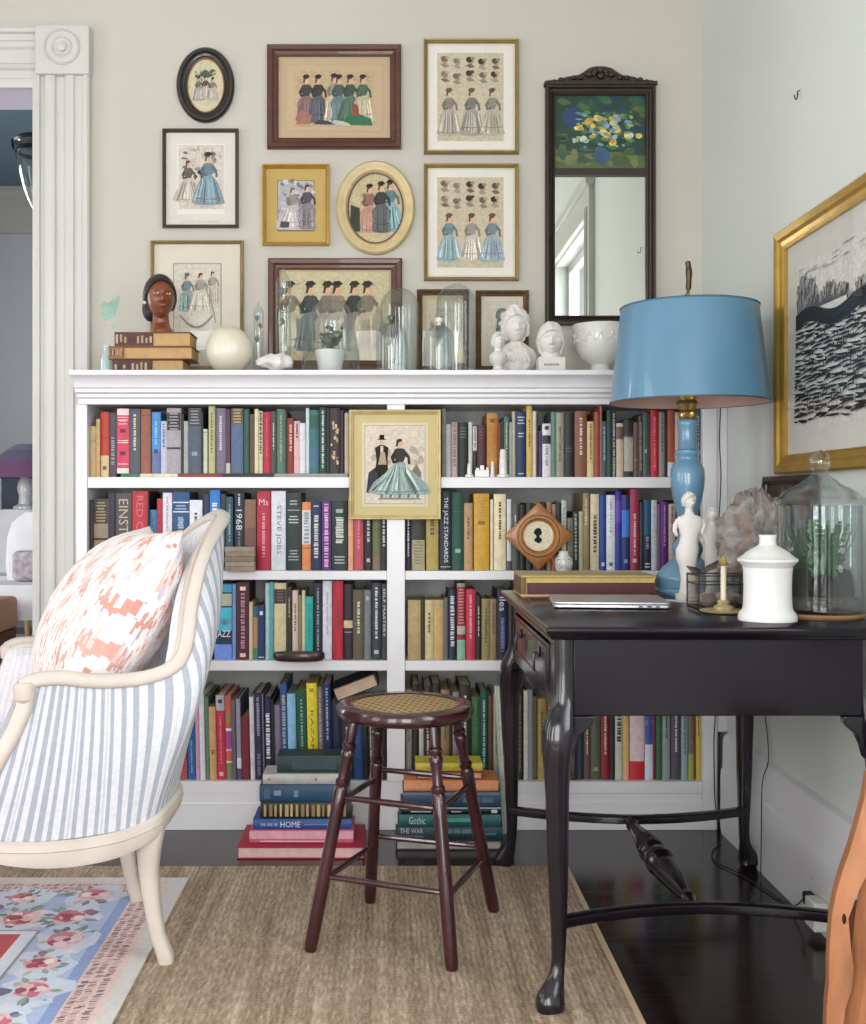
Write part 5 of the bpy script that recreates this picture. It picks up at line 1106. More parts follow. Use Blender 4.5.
stack([(237, 364, .034, '#a81c38', dict(edge=True, dep=.22, page='#d8b4b0', lab='large red book at the very bottom of the left floor stack')),
 (248, 353, .036, '#c4687c', dict(dy=.035, dep=.15, bands=[(.0,1,.35,.95,'#d8a0b4'),(.1,.8,.1,.18,'#e0c0c8')], lab='pink book second from the bottom of the left floor stack')),
 (251, 351, .029, '#2c4c8c', dict(dy=.045, dep=.14, text=[('HOME', .28, .48, .22, .8, '#c8d0e4')], bands=[(.08,.13,.35,.62,'#8094c0'),(.145,.2,.35,.62,'#8094c0'),(.215,.25,.35,.62,'#8094c0'),(.52,.78,.45,.56,'#7084b4')], lab='blue book lettered HOME in the left floor stack')),
 (258, 351, .046, '#15161a', dict(dy=.055, dep=.13, bands=gl, lab='black book with gold ornament in the left floor stack')),
 (257, 349, .048, '#1f4668', dict(dy=.06, dep=.12, bands=[(.05,.12,.2,.8,'#3c6080'),(.16,.24,.4,.7,'#7c94a4'),(.38,.43,.3,.7,'#6c8494')], lab='blue cloth book with faint marks in the left floor stack')),
 (260, 346, .030, '#b4b4b0', dict(dy=.07, dep=.11, bands=[(.06,.09,.4,.6,'#a05c58'),(.62,.65,.4,.6,'#a05c58')], lab='pale grey book with two red dots in the left floor stack')),
 (274, 350, .050, '#1c3438', dict(dy=.085, dep=.095, bands=[(.2,.8,.2,.8,'#28444a')], lab='dark green book on top of the left floor stack'))], D1 - .035, .0004, 'books in the left floor stack')
D2 = 3.235
stack([(396, 502, .027, '#3c3a42', dict(dep=.17, edge=True, page='#a09c98', lab='charcoal book at the bottom of the right floor stack')),
 (398, 503, .037, '#143440', dict(dy=.01, dep=.16, text=[('THE WAR', .02, .24, .5, .9, '#a8b8bc'), ], bands=[(.08,.14,.12,.32,'#5c7478'),(.15,.24,.12,.32,'#5c7478'),(.46,.52,.5,.82,'#5c7478'),(.53,.6,.5,.82,'#5c7478'),(.61,.70,.5,.82,'#5c7478'),(.84,.94,.36,.54,'#4c646c')], lab='dark teal book lettered THE WAR in the right floor stack')),
 (399, 501, .034, '#1c5c5c', dict(dy=.015, dep=.155, text=[('Gothic', .10, .26, .2, .85, '#b8d0c8')], bands=[(.42,.7,.4,.7,'#4ca080')], lab='teal green book lettered Gothic in the right floor stack')),
 (401, 502, .020, '#12151c', dict(dy=.02, dep=.15, bands=[(.0,1,.85,1.0,'#b8bcc0'),(.1,.3,.3,.5,'#b0b4b8'),(.5,.6,.3,.5,'#b0b4b8'),(.9,.96,.2,.7,'#c8ccd0')], lab='thin black book with a white edge in the right floor stack')),
 (403, 501, .044, '#23405c', dict(dy=.024, dep=.14, bands=[(.62,.7,.3,.62,'#4c6880'),(.715,.8,.3,.62,'#4c6880'),(.815,.93,.3,.62,'#4c6880'),(0,1,.8,.98,'#5c7088')], lab='blue book with a pale upper edge in the right floor stack')),
 (404, 499, .032, '#c8804c', dict(dy=.03, dep=.13, bands=[(0,1,.2,.7,'#cf9068')], lab='pale orange book in the right floor stack')),
 (417, 484, .022, '#8c3434', dict(dy=.045, dep=.11, edge=True, page='#c89c84', lab='brick red book near the top of the right floor stack')),
 (416, 484, .024, '#c4b43c', dict(dy=.05, dep=.10, bands=[(.2,.7,.2,.6,'#a8a438')], lab='yellow-green book on top of the right floor stack'))], D2, .0004, 'books in the right floor stack')
# tilted book lying on the upright ones, bottom left shelf
mb = MB(); a = -.36; M = Matrix.Rotation(-math.radians(21), 3, 'Y'); c0_ = P(357, 687, 3.47)
def tb(x0, x1, z0, z1, y0, y1, m, c):
    k = len(m.v); m.box(x0, x1, y0, y1, z0, z1, c); m.xf(lambda p: M @ p + c0_, k)
cv = MB(); tb(-.075, .066, -.021, -.018, 0, .17, cv, '#1a1c22'); tb(-.075, .066, .018, .021, 0, .17, cv, '#1a1c22'); tb(.062, .066, -.018, .018, 0, .17, cv, '#3c3a2c')
o = cv.build('book', cover, loc=c0_); pg = MB(); tb(-.072, .061, -.018, .018, .004, .166, pg, '#bfa890'); pg.build('pages', pagem, o); tag(o, 'dark book lying tilted on top of the others, bottom left shelf, pages outward', 'book', 'books on the bottom left shelf')
# thin art board leaning on the plinth
mb = MB(); b0 = V((X(505.5, 3.3), 3.3, .001)); 
pts = [(0, 0), (.0075, 0), (-.017, .455), (-.024, .455)]
mb.prism([(b0.x + x, 3.385, b0.z + z) for x, z in pts], [(b0.x + x, 3.41, b0.z + z) for x, z in pts], '#b9c6b8')
mb.prism([(b0.x + x + .0076, 3.386, b0.z + z) for x, z in pts], [(b0.x + x + .0076, 3.41, b0.z + z) for x, z in pts], '#d0d0cc')
o = mb.build('art_folder', inkm, loc=b0); tag(o, 'tall thin pale green folder leaning upright behind the right floor stack', 'folder')

# carved wooden seat side at the lower right edge
D = 1.86
mb = MB()
def wv(py): return {}
edge_ = [(1030,826),(1005,827),(985,829),(965,829),(945,830),(915,832),(890,837),(870,843),(850,850),(830,856),(800,864),(775,868)]
Lw = []
for py, px in edge_:
    z = max(.0005, Z(py, D)); x = X(px, D); w = .010*math.sin(py*.06)
    Lw.append([(x, D, z), (x+.012, D-.012, z), (x+.028+w*.7, D-.016, z), (x+.036+w*.7, D+.006, z), (x+.028+w*.7, D+.028, z), (x+.006, D+.030, z)])
Lw.insert(0, [(a[0], a[1], .0005) for a in Lw[0]])
mb.loft(Lw)
ws = thing('wooden_sculpture', 'rough carved orange wood piece with wavy upright slats, at the right edge', 'sculpture', (X(850, D), D, 0))
mb.build('slat', carvedwood, ws)
Lw = []
for py, px in [(1030,846),(1000,850),(960,856),(920,860),(880,866),(840,876),(790,884)]:
    z = max(.0005, Z(py, D)); x = X(px, D); w = .012*math.sin(py*.05+1)
    Lw.append([(x, D+.02, z), (x+.02, D+.0, z), (x+.09+w, D-.01, z), (x+.10, D+.03, z), (x+.02, D+.05, z)])
Lw.insert(0, [(a[0], a[1], .0005) for a in Lw[0]])
mb = MB(); mb.loft(Lw); mb.build('slat', carvedwood, ws)
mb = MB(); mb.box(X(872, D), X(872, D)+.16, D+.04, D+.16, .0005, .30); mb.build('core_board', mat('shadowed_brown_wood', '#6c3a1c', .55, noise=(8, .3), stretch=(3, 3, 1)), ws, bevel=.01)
mb = MB(); mb.ell(X(841, D), D-.013, Z(916, D), .0035, .004, .009, 10); mb.build('nail_hole', mat('nail_hole', '#14100e', .8), ws)
# ------------------------------------------------------------------ heads and busts
def smr(a, b, x): return sm(a, b, x) if a < b else 1 - sm(b, a, x)
def head_mesh(mb, c, hh, yaw, colr, pitch=0, ears=True, nose=1.0, messy=0, full=1.0):
    R = Matrix.Rotation(yaw, 3, 'Z') @ Matrix.Rotation(pitch, 3, 'X'); L = []
    NI, NJ = 44, 56
    for i in range(NI+1):
        a = -PI/2 + PI*i/NI; a = max(-PI/2+.01, min(PI/2-.01, a)); row = []
        for j in range(NJ):
            t = 2*PI*j/NJ
            x, y, z = .36*full*math.cos(a)*math.cos(t), .44*math.cos(a)*math.sin(t), .5*math.sin(a)
            if z < 0: q = (-z/.5)**1.8; x *= 1 - .22*q; y = y*(1-.1*q) if y < 0 else y*(1-.45*q)
            if z < -.3 and y < 0: y -= .03*ga(x, .15)
            if y < 0:
                f = min(1, -y/.2)
                y += f*.07*(ga(x-.14, .08) + ga(x+.14, .075))*ga(z-.03, .05)
                y -= f*.02*(ga(x-.14, .035) + ga(x+.14, .035))*ga(z-.03, .02)
                y -= f*.025*ga(z-.11, .035)*ga(x, .25)
                y -= nose*f*.11*ga(x, .05 + .03*smr(-.05, -.15, z))*smr(.10, -.11, z)*smr(-.19, -.13, z)
                y -= f*.042*ga(x, .09)*(ga(z+.235, .022) + ga(z+.285, .024))
                y += f*.018*ga(x, .08)*ga(z+.335, .02)
                y -= f*.03*ga(x, .09)*ga(z+.42, .06)
            p = V((x, y, z))*hh
            row.append(V(c) + R @ p)
        L.append(row)
    mb.loft(L, colr)
    if ears:
        for s in (1, -1):
            q = V(c) + R @ (V((s*.355, .05, -.02))*hh); mb.ell(q.x, q.y, q.z, .035*hh, .06*hh, .10*hh, 12, colr)
    return R
def hair_cap(mb, c, hh, R, colr, curl=.0, back=.0, front=.12, n=44, long=0, seed=1):
    """cap of hair over crown, back and sides"""
    L = []
    for i in range(n//2+1):
        a = PI*i/(n//2); row = []
        for j in range(n):
            t = 2*PI*j/n
            x, y, z = .395*math.sin(a)*math.cos(t), .48*math.sin(a)*math.sin(t), .545*math.cos(a)
            lim = .20 + front if y < 0 else -.30 - long
            frontness = max(0, -math.sin(t)); lim = (-.28-long)*(1-frontness**.7) + (.24+front)*frontness**.7
            if z < lim: z2 = lim; k = .93; x *= k*(1 if a < 2 else .9); y *= k; z = z2 + (z-lim)*.02
            p = V((x, y + back, z))
            if curl:
                nn = mnoise.noise(p*8 + V((seed, 0, 0)))*curl*.8 + abs(mnoise.noise(p*17 + V((seed, 3, 0))))*curl*.9; p = p*(1+nn)
            row.append(V(c) + R @ (p*hh))
        L.append(row)
    mb.loft(L, colr)

# brown carved head on old books
hd = V((X(160.5, 3.53), 3.53, Z(297.5, 3.53))); hh = .136
t = thing('carved_head', 'dark brown painted carved head of a woman with pearl earring, on old books', 'bust', (hd.x, hd.y, Z(334, 3.53)), None)
skin = mat('brown_carved_skin', '#7c432b', .4, noise=(16, .2), coat=.25)
mb = MB(); R_ = head_mesh(mb, hd, hh, .32, '#6e3826', full=.92)
n0 = V((hd.x-.004, hd.y+.018, hd.z-.03)); zb = Z(334.5, 3.53)
mb.tube([n0 + V((0,0,-.0)), n0 + V((.0,.002,-.025)), n0 + V((.001,.004,-.05)), n0 + V((.003,.002,-.068)), V((n0.x+.006, n0.y, zb+.004)), V((n0.x+.006, n0.y, zb))], [(.026,.026),(.025,.026),(.026,.027),(.036,.03),(.062,.040),(.064,.042)], 28)
mb.build('head', skin, t)
mb = MB(); hair_cap(mb, hd + V((-.003, .004, .002)), hh*1.0, R_, '#20242a', front=.10, long=.03)
q = hd + R_ @ (V((-.20, .36, -.22))*hh); mb.ell(q.x, q.y, q.z, .026, .03, .042, 16)
mb.build('hair', mat('dark_painted_hair', '#23282e', .45, noise=(60, .3)), t)
mb = MB()
for s in (-1, 1):
    q = hd + R_ @ (V((s*.14, -.385, .03))*hh); mb.ell(q.x, q.y, q.z, .0075, .004, .0038, 12, '#d8d0c4'); q2 = hd + R_ @ (V((s*.14-.01, -.415, .03))*hh); mb.ell(q2.x, q2.y, q2.z, .0030, .002, .0032, 8, '#1c100c')
mb.build('eyes', paintm, t)
mb = MB(); q = hd + R_ @ (V((0, -.47, -.26))*hh); mb.ell(q.x, q.y, q.z+.001, .0105, .004, .0048, 12, '#8c3c2c'); mb.build('lips', mat('painted_lips', '#8a4434', .4), t)
mb = MB(); q = hd + R_ @ (V((-.37, .0, -.14))*hh); mb.ell(q.x, q.y, q.z, .0058, .0058, .0058, 12, '#e8e4d8'); mb.build('earring', porcelain, t)

def mini_bust(name, label, px, pytop, pybase, D, z0, kind, mt=plaster, yaw=0):
    k = D/F; Ht = (pybase-pytop)*k; cx = X(px, D)
    t = thing(name, label, 'bust', (cx, D, z0), None)
    mb = MB()
    if kind == 'big':
        hh = Ht*.50; c = V((cx-.004, D, z0 + Ht - hh*.52)); R = head_mesh(mb, c, hh, .12+yaw, '#fff')
        # shoulders with drapery folds
        L = []
        for z, rx, ry in [(.0,.26,.22),(.03,.30,.24),(.07,.42,.30),(.14,.58,.38),(.22,.68,.42),(.30,.70,.42),(.38,.62,.38),(.45,.42,.28),(.52,.22,.20),(.58,.19,.18)]:
            row = []
            for j in range(64):
                a = 2*PI*j/64; f = 1 + .07*math.sin(a*9 + z*14) * (1 if .05 < z < .46 else 0) + .08*mnoise.noise(V((math.cos(a)*2, math.sin(a)*2, z*9)))
                row.append((cx + rx*f*hh*.86*math.cos(a), D + ry*f*hh*.8*math.sin(a), z0 + z*Ht))
            L.append(row)
        mb.loft(L, '#fff'); mb.build('body', mt, t)
        mb = MB(); hair_cap(mb, c + V((0, .004, .004)), hh*1.08, R, '#fff', curl=.17, front=.02, long=.12, n=64, seed=5); mb.build('hair', mt, t)
        mb = MB(); 
        for i in range(7): a = -.5 + i*.16; mb.tube([(cx + a*hh*.5, D-.30*hh, z0 + Ht*(.44-abs(a)*.1)), (cx + a*hh*.3 + .01, D-.36*hh, z0 + Ht*.33), (cx + a*hh*.8, D-.33*hh, z0+Ht*.20)], [.004, .008, .005], 8)
        mb.build('neckcloth', mt, t)
    elif kind == 'block':
        hh = Ht*.66; c = V((cx, D, z0 + Ht - hh*.52)); R = head_mesh(mb, c, hh, -.06, '#fff', full=1.05)
        w = hh*.40; mb.box(cx-w, cx+w, D-w*.8, D+w*.8, z0, z0 + Ht*.31); mb.tube([(cx, D, z0+Ht*.30), (cx, D, z0+Ht*.45)], [hh*.3, hh*.26], 20); mb.build('body', mt, t, bevel=.002)
        mb = MB(); hair_cap(mb, c, hh*1.06, R, '#fff', curl=.09, front=.02, long=.1, n=56, seed=9); mb.build('hair', mt, t)
        mb = MB(); 
        for i in range(9): mb.box(cx-w*.6 + i*w*.13, cx-w*.6 + i*w*.13 + w*.07, D-w*.8-.0006, D-w*.8, z0+Ht*.14, z0+Ht*.18, '#6c6a68')
        mb.build('plate_lettering', inkm, t)
    else:
        hh = Ht*.42; c = V((cx, D, z0 + Ht - hh*.52)); R = head_mesh(mb, c, hh, .25, '#fff')
        mb.lathe(cx, D, [(z0, hh*.50), (z0+Ht*.06, hh*.50), (z0+Ht*.09, hh*.30), (z0+Ht*.16, hh*.28), (z0+Ht*.2, hh*.36), (z0+Ht*.34, hh*.52), (z0+Ht*.43, hh*.56), (z0+Ht*.50, hh*.36), (z0+Ht*.54, hh*.24), (z0+Ht*.64, hh*.22)], 28); mb.build('body', mt, t)
        mb = MB(); hair_cap(mb, c, hh*1.05, R, '#fff', curl=.1, n=36); mb.build('hair', mt, t)
    return t
mini_bust('plaster_bust', 'largest white plaster bust, of a wild-haired man, on the cornice', 516, 307, 373, 3.52, TOPZ+.0003, 'big')
mini_bust('plaster_bust', 'smallest white plaster bust, at the left shoulder of the big bust', 498, 332, 372, 3.43, TOPZ+.0003, 'small')
mini_bust('plaster_bust', 'white plaster head on a square lettered block, left of the white bowl', 550.5, 323, 373, 3.46, TOPZ+.0003, 'block')

# old books under the carved head
D = 3.50
def old_book(x0, x1, y0, y1, lab, spine, split, dy=0, z0=None, nm='antique_book'):
    xa, xb = X(x0, D), X(x1, D); z1 = z0 + (y1-y0)*D/F
    cv = MB(); cv.box(xa, xb, D-.06+dy, D+.07+dy, z0, z0+.003, '#7c5430'); cv.box(xa, xb, D-.06+dy, D+.07+dy, z1-.003, z1, '#5c3420'); 
    xs = xa + (xb-xa)*split
    cv.box(xa, xs, D-.06+dy, D-.054+dy, z0+.003, z1-.003, spine)
    for i in range(9):
        a = xa + (xs-xa)*(i+.3)/9; cv.box(a, a+(xs-xa)*.06, D-.0612+dy, D-.06+dy, z0+(z1-z0)*rr.uniform(.2,.35), z0+(z1-z0)*rr.uniform(.6,.85), rr.choice(['#a08868','#b0987c','#3a201a']))
    o = cv.build(nm, cover, loc=((xa+xb)/2, D, z0), bevel=.001)
    pg = MB(); pg.box(xs+.0005, xb-.004, D-.054+dy, D+.066+dy, z0+.003, z1-.003, '#b79566'); pg.box(xa+.004, xs, D-.053+dy, D+.066+dy, z0+.003, z1-.003, '#b79566'); pg.build('pages', pagem, o)
    tag(o, lab, 'book', 'antique books under the carved head'); return z1 + .0003
z = TOPZ + .0004
z = old_book(118, 187, 358, 371.5, 'lowest of three antique tan books on the cornice', '#4c2a24', .55, z0=z)
z = old_book(113.5, 196, 347, 359.5, 'middle of three antique tan books on the cornice, widest one', '#8c6238', .18, dy=-.005, z0=z)
z = old_book(119, 194, 332.7, 347, 'topmost antique book, dark mottled spine, carrying the carved head', '#4a2620', .5, dy=.002, z0=z)
# bottle
D = 3.52; c = X(107.5, D); k = D/F; z = TOPZ+.0004
mb = MB(); mb.lathe(c, D, [(z,.0),(z,6.4*k),(z+2*k,6.6*k),(z+14*k,6.2*k),(z+20*k,5*k),(z+23*k,3.5*k),(z+28*k,3.4*k),(z+28.5*k,4*k),(z+30*k,4*k),(z+30*k,0)], 28)
o = mb.build('glass_bottle', mat('milky_blue_glass', '#a3bfc2', .12, coat=.5), loc=(c, D, z)); tag(o, 'small milky pale blue glass bottle left of the antique books', 'bottle')
# white ball
c = P(229, 350, 3.47); r = 23.8*3.47/F; z = TOPZ+.0004
mb = MB(); mb.ell(c.x, c.y, z+r, r, r, r, 48); o = mb.build('ivory_ball', mat('ivory_gloss', '#d8d2be', .3, noise=(7, .05), coat=.3), loc=(c.x, c.y, z)); tag(o, 'large plain ivory ball on the cornice left of the thermometers', 'ball')
# thermometers
def thermo(px, y0, y1, rpx, D, lab, base):
    k = D/F; z = TOPZ+.0004; h = (y1-y0)*k; c = X(px, D); r = rpx*k
    t = thing('liquid_thermometer', lab, 'thermometer', (c, D, z), 'glass column thermometers')
    mb = MB(); mb.lathe(c, D, [(z,r*1.25),(z+.006,r*1.3),(z+.010,r*1.05),(z+.014,r*.9),(z+.016,0)], 24); mb.build('base', base, t)
    z1 = z + .0165; mb = MB(); mb.lathe(c, D, [(z1,r*.3),(z1+.006,r*.9),(z1+.012,r),(z+h*.86,r),(z+h*.90,r*.75),(z+h*.93,r*.35),(z+h*.97,r*.22),(z+h,r*.06)], 24, cap=(False, False)); mb.build('tube', glassj, t)
    for i, (f, cc) in enumerate([(.25,'#b8bcb0'),(.5,'#6c7c74'),(.68,'#8c5c4c'),(.78,'#5c6c7c')]):
        mb = MB(); zc = z + h*f; mb.ell(c + (-.3 if i % 2 else .3)*r, D, zc, r*.42, r*.42, r*.5, 12, cc); mb.ell(c + (-.3 if i % 2 else .3)*r, D, zc-r*.65, r*.16, r*.16, r*.2, 8, '#8c7440'); mb.build('bulb', paintm, t)
thermo(258.5, 294, 361+8, 5.2, 3.53, 'short glass column thermometer beside the ivory ball', iron)
thermo(283.5, 262, 370, 7.6, 3.50, 'tall glass column thermometer before the mahogany-framed print', brass)
# white shell / coral piece
D = 3.42; mb = MB()
def shp(p):
    q = V(((p.x)*1, p.y, p.z)); n_ = mnoise.noise(p*40)*.010 + mnoise.noise(p*95)*.004; return p*(1 + n_*9)
mb2 = MB(); mb2.ell(0, 0, 0, .058, .035, .028, 36, fn=None); mb2.xf(lambda p: V((p.x, p.y, p.z*(.62 + .5*sm(-.05, .05, p.x)) )) + p.normalized()*(mnoise.noise(p*45)*.011 + abs(mnoise.noise(p*90))*.006))
zm = min(v[2] for v in mb2.v); cc = X(274, D)
mb2.xf(lambda p: V((p.x+cc, p.y+D, p.z-zm+TOPZ+.0004))); o = mb2.build('white_shell', plaster, loc=(cc, D, TOPZ)); tag(o, 'crumpled white shell lying at the front of the cornice', 'shell')
# pot with plant
D = 3.46; k = D/F; z = TOPZ+.0004; c = X(330, D)
t = thing('plant_pot', 'small white flowerpot with a dark-leaved plant under the wide glass dome', 'plant', (c, D, z))
mb = MB(); mb.lathe(c, D, [(z,.0),(z,11*k),(z+16*k,14.2*k),(z+20*k,15*k),(z+21.5*k,15.4*k),(z+23*k,15.4*k),(z+23*k,13.6*k),(z+20*k,13*k),(z+20*k,0)], 32); mb.build('pot', porcelain, t)
mb = MB(); rr = random.Random(8); base = V((c, D, z+20*k))
for i in range(26):
    a = rr.random()*6.28; L_ = rr.uniform(.03, .075); e = base + V((math.cos(a)*L_*.55, math.sin(a)*L_*.4, L_)); m_ = base*.5 + e*.5 + V((0, 0, .012)); mb.tube([base, m_, e], [.0012, .001, .0008], 5, '#3c4838')
    for q in range(3):
        f = .5 + q*.25; p = base*(1-f)+e*f; s = rr.uniform(.008, .014); d_ = V((rr.uniform(-1,1), rr.uniform(-.6,.6), rr.uniform(-.2,.8))).normalized()*s*1.6; u_ = d_.cross(V((0,1,.2))).normalized()*s*.5
        mb.poly([p, p + d_*.5 + u_, p + d_, p + d_*.5 - u_], rr.choice(['#34403a','#4c5c50','#2c3430','#54604c']))
mb.build('foliage', leafm, t)
# glass domes
def dome(px, y0, D, rpx, lab, knob=None, flare=1.0, ybase=371, nm='glass_dome'):
    k = D/F; z = TOPZ+.0004; h = (ybase-y0)*k + (Z(ybase, D)-z); h = Z(y0, D) - z; c = X(px, D); r = rpx*k
    t = thing(nm, lab, 'dome', (c, D, z), 'glass domes on the cornice')
    kh = 8*k if knob else 0; hb = h - kh; rt = r*flare
    pr = [(z, r*1.06), (z+.003, r*1.07), (z+.006, r)]
    n_ = 12; zc = z + hb - rt
    pr += [(z + (zc-z)*.5, (r+rt)/2)] + [(zc + rt*math.sin(PI/2*i/n_), max(.0006, rt*math.cos(PI/2*i/n_))) for i in range(n_+1)]
    mb = MB(); mb.lathe(c, D, pr, 48, cap=(False, False)); mb.build('glass', glassw, t)
    if knob: mb = MB(); zt = z + hb; mb.lathe(c, D, [(zt-.001,.0),(zt-.0008,2.2*k),(zt+2*k,2*k),(zt+3*k,3.4*k),(zt+6*k,4*k),(zt+kh,2*k),(zt+kh,0)], 20); mb.build('knob', knob, t)
dome(331, 299, 3.475, 31, 'wide flaring glass dome over the potted plant', flare=.72)
dome(391.5, 315, 3.43, 15.5, 'small glass dome with dark stopper left of centre, before the tall dome', mat('dark_stopper', '#3c4844', .2, coat=.4))
dome(399.5, 288, 3.585, 19, 'tall cylindrical glass dome left of the small brown-framed prints')
dome(439, 317, 3.43, 15, 'small glass dome with clear knob before the right tall dome', porcelain)
dome(456, 284, 3.56, 19.5, 'tall glass dome before the left small brown-framed print')
# little candle in right tall dome
D = 3.56; c = X(460, D); k = D/F; z = TOPZ+.0004
mb = MB(); mb.lathe(c, D, [(z,5*k),(z+14*k,5*k),(z+14*k,4.4*k),(z+26*k,4.2*k),(z+26*k,0)], 24, '#6c6454', colf=lambda i: '#6c6454' if i < 2 else '#c8c4a4'); o = mb.build('candle_holder', paintm, loc=(c, D, z)); tag(o, 'stubby pale candle in a dark holder inside the right tall dome', 'candle')
# bottle inside left dome
D = 3.585; c = X(402, D); mb = MB(); mb.lathe(c, D, [(z,0),(z,7*k),(z+30*k,7*k),(z+38*k,3*k),(z+48*k,2.6*k),(z+48*k,0)], 24, '#a8b4ac'); o = mb.build('frosted_bottle', mat('frosted_glass', '#b9c4c0', .35, coat=.2), loc=(c, D, z)); tag(o, 'slender frosted bottle inside the left tall dome', 'bottle')
# big white bowl
D = 3.53; k = D/F; c = X(600, D)
t = thing('footed_bowl', 'white footed porcelain bowl with relief garlands, half behind the lamp shade', 'bowl', (c, D, z))
mb = MB(); mb.lathe(c, D, [(z,11*k),(z+2*k,12.5*k),(z+4*k,12*k),(z+6*k,9.5*k),(z+11*k,9*k),(z+13*k,12*k),(z+18*k,19*k),(z+26*k,23.5*k),(z+36*k,25.2*k),(z+45*k,26.2*k),(z+49*k,27.6*k),(z+50.5*k,28*k),(z+51*k,27.4*k),(z+48*k,26*k),(z+36*k,24.2*k),(z+26*k,22.3*k),(z+16*k,14*k),(z+13*k,3*k)], 56); mb.build('body', porcelain, t)
mb = MB()
for i in range(14):
    a = 2*PI*i/14 + .3; 
    for q in range(7):
        b = a + (q-3)*.055; zz = z + (38 - 4*(1-((q-3)/3)**2))*k; mb.ell(c + 25.2*k*math.cos(b), D + 25.2*k*math.sin(b), zz, .0028, .0028, .0028, 8)
    mb.ell(c + 25.8*k*math.cos(a+.22), D + 25.8*k*math.sin(a+.22), z+40*k, .0045, .0045, .006, 10)
mb.build('relief_garland', porcelain, t)

# ------------------------------------------------------------------ things on the shelves
zs1 = Z(477, DB) + .0004; zs2 = Z(571, DB) + .0004; zs3 = Z(661, DB) + .0004
D = 3.438; k = D/F
def rook(px, y0, w, lab, parts):
    c = X(px, D); mb = MB(); h = (476.5-y0)*k
    for (a, b, z0_, z1_) in parts: mb.box(c + a*k, c + b*k, D-.006, D+.005, zs1 + z0_*k, zs1 + z1_*k)
    o = mb.build('white_figurine', porcelain, loc=(c, D, zs1), bevel=.0008); tag(o, lab, 'figurine', 'little white buildings on the top right shelf')
def tower(px, y0, lab, r=3.2, base=5):
    c = X(px, D); h = (476.5-y0)*k; mb = MB(); mb.lathe(c, D, [(zs1,0),(zs1,base*k),(zs1+2*k,base*k),(zs1+3*k,r*k),(zs1+h*.35,r*.95*k),(zs1+h*.36,r*1.15*k),(zs1+h*.40,r*.95*k),(zs1+h*.66,r*.9*k),(zs1+h*.67,r*1.1*k),(zs1+h*.72,r*.85*k),(zs1+h*.92,r*.8*k),(zs1+h,r*.6*k),(zs1+h,0)], 20)
    o = mb.build('white_figurine', porcelain, loc=(c, D, zs1)); tag(o, lab, 'figurine', 'little white buildings on the top right shelf')
tower(469.5, 463, 'leftmost tiny white building on the top right shelf, a small cone', 2.6, 4.4)
rook(482, 465, 10, 'low white house with a chimney, second tiny building on the top right shelf', [(-7,7,0,7),(-6,-3,7,9),(-2,2,7,11.5),(4,6.5,7,9.5)])
tower(489.5 + 3, 461, 'slim white column right of the tiny white house', 2.0, 2.6)
tower(503, 449, 'tallest white tower, rightmost tiny building on the top right shelf', 4.0, 6.5)
# weathered wooden box before the second-left books
D = 3.425; c = P(240.5, 559, D); mb = MB()
for i in range(5):
    zz = zs2 + i*.0152; mb.box(X(225.5, D)+.002*(i % 2), X(255.5, D)-.001*(i % 3), D-.02, D+.014, zz, zz+.0146, ['#8c7c6c','#988a7a','#84766a'][i % 3])
o = mb.build('paper_bundle', mat('weathered_slats', attr=True, rough=.8, noise=(40, .2)), loc=(c.x, D, zs2), bevel=.001); tag(o, 'weathered grey-brown bundle of folded sheets on the second left shelf', 'bundle')
# dark tray
D = 3.42; k = D/F; mb = MB(); c = X(299, D)
L = [[(c + rx*k*math.cos(a*PI/20), D + ry*math.sin(a*PI/20), zs3 + z_) for a in range(40)] for z_, rx, ry in [(0,20,.016),(.004,24,.022),(.012,26,.026),(.026,25.5,.025),(.029,24,.023),(.026,22,.021),(.012,20,.018)]]
mb.loft(L); o = mb.build('wooden_tray', mat('dark_walnut', '#35211d', .35, noise=(20, .3), coat=.3), loc=(c, D, zs3)); tag(o, 'long dark carved wooden tray in front of the books, third left shelf', 'tray')
# diamond frame
D = 3.40; k = D/F; c = P(538.5, 536, D); t = thing('silhouette_frame', 'diamond-shaped honey wood frame with round black silhouette portrait, leaning on the books', 'picture', (c.x, D, c.z - 34*k))
def dia(r, y, rot=.0): return [(c.x + r*k*math.cos(a), y, c.z + r*k*math.sin(a)) for a in (rot, rot+PI/2, rot+PI, rot+3*PI/2)]
mb = MB(); n_ = 56
def sq2c(f, r, rr_, y):   # blend between diamond (f=0) and circle (f=1)
    out = []
    for i in range(n_):
        a = 2*PI*i/n_; dd = 1/(abs(math.cos(a))+abs(math.sin(a))); out.append((c.x + k*(rr_*f + r*dd*(1-f))*math.cos(a), y, c.z + k*(rr_*f + r*dd*(1-f))*math.sin(a)))
    return out
mb.loft([sq2c(0, 34, 0, D+.008), sq2c(0, 34, 0, D-.004), sq2c(0, 32.5, 0, D-.006), sq2c(1, 0, 21.5, D-.006), sq2c(1, 0, 20, D-.012), sq2c(1, 0, 18, D-.012), sq2c(1, 0, 16.2, D-.004), sq2c(1, 0, 15.6, D-.001)], cap=(True, False)); mb.build('frame', orangewood, t)
mb = MB(); mb.loft([sq2c(1, 0, 15.9, D-.0038), sq2c(1, 0, 15.2, D-.0052), sq2c(1, 0, 14.8, D-.002)], cap=(False, False)); mb.build('inner_rim', goldbright, t)
mb = MB(); mb.poly(sq2c(1, 0, 15.7, D-.0012), '#d4ccb4')
def sp(pts): mb.poly([(c.x + a*k, D-.0018, c.z + b*k) for a, b in pts], '#1c2430')
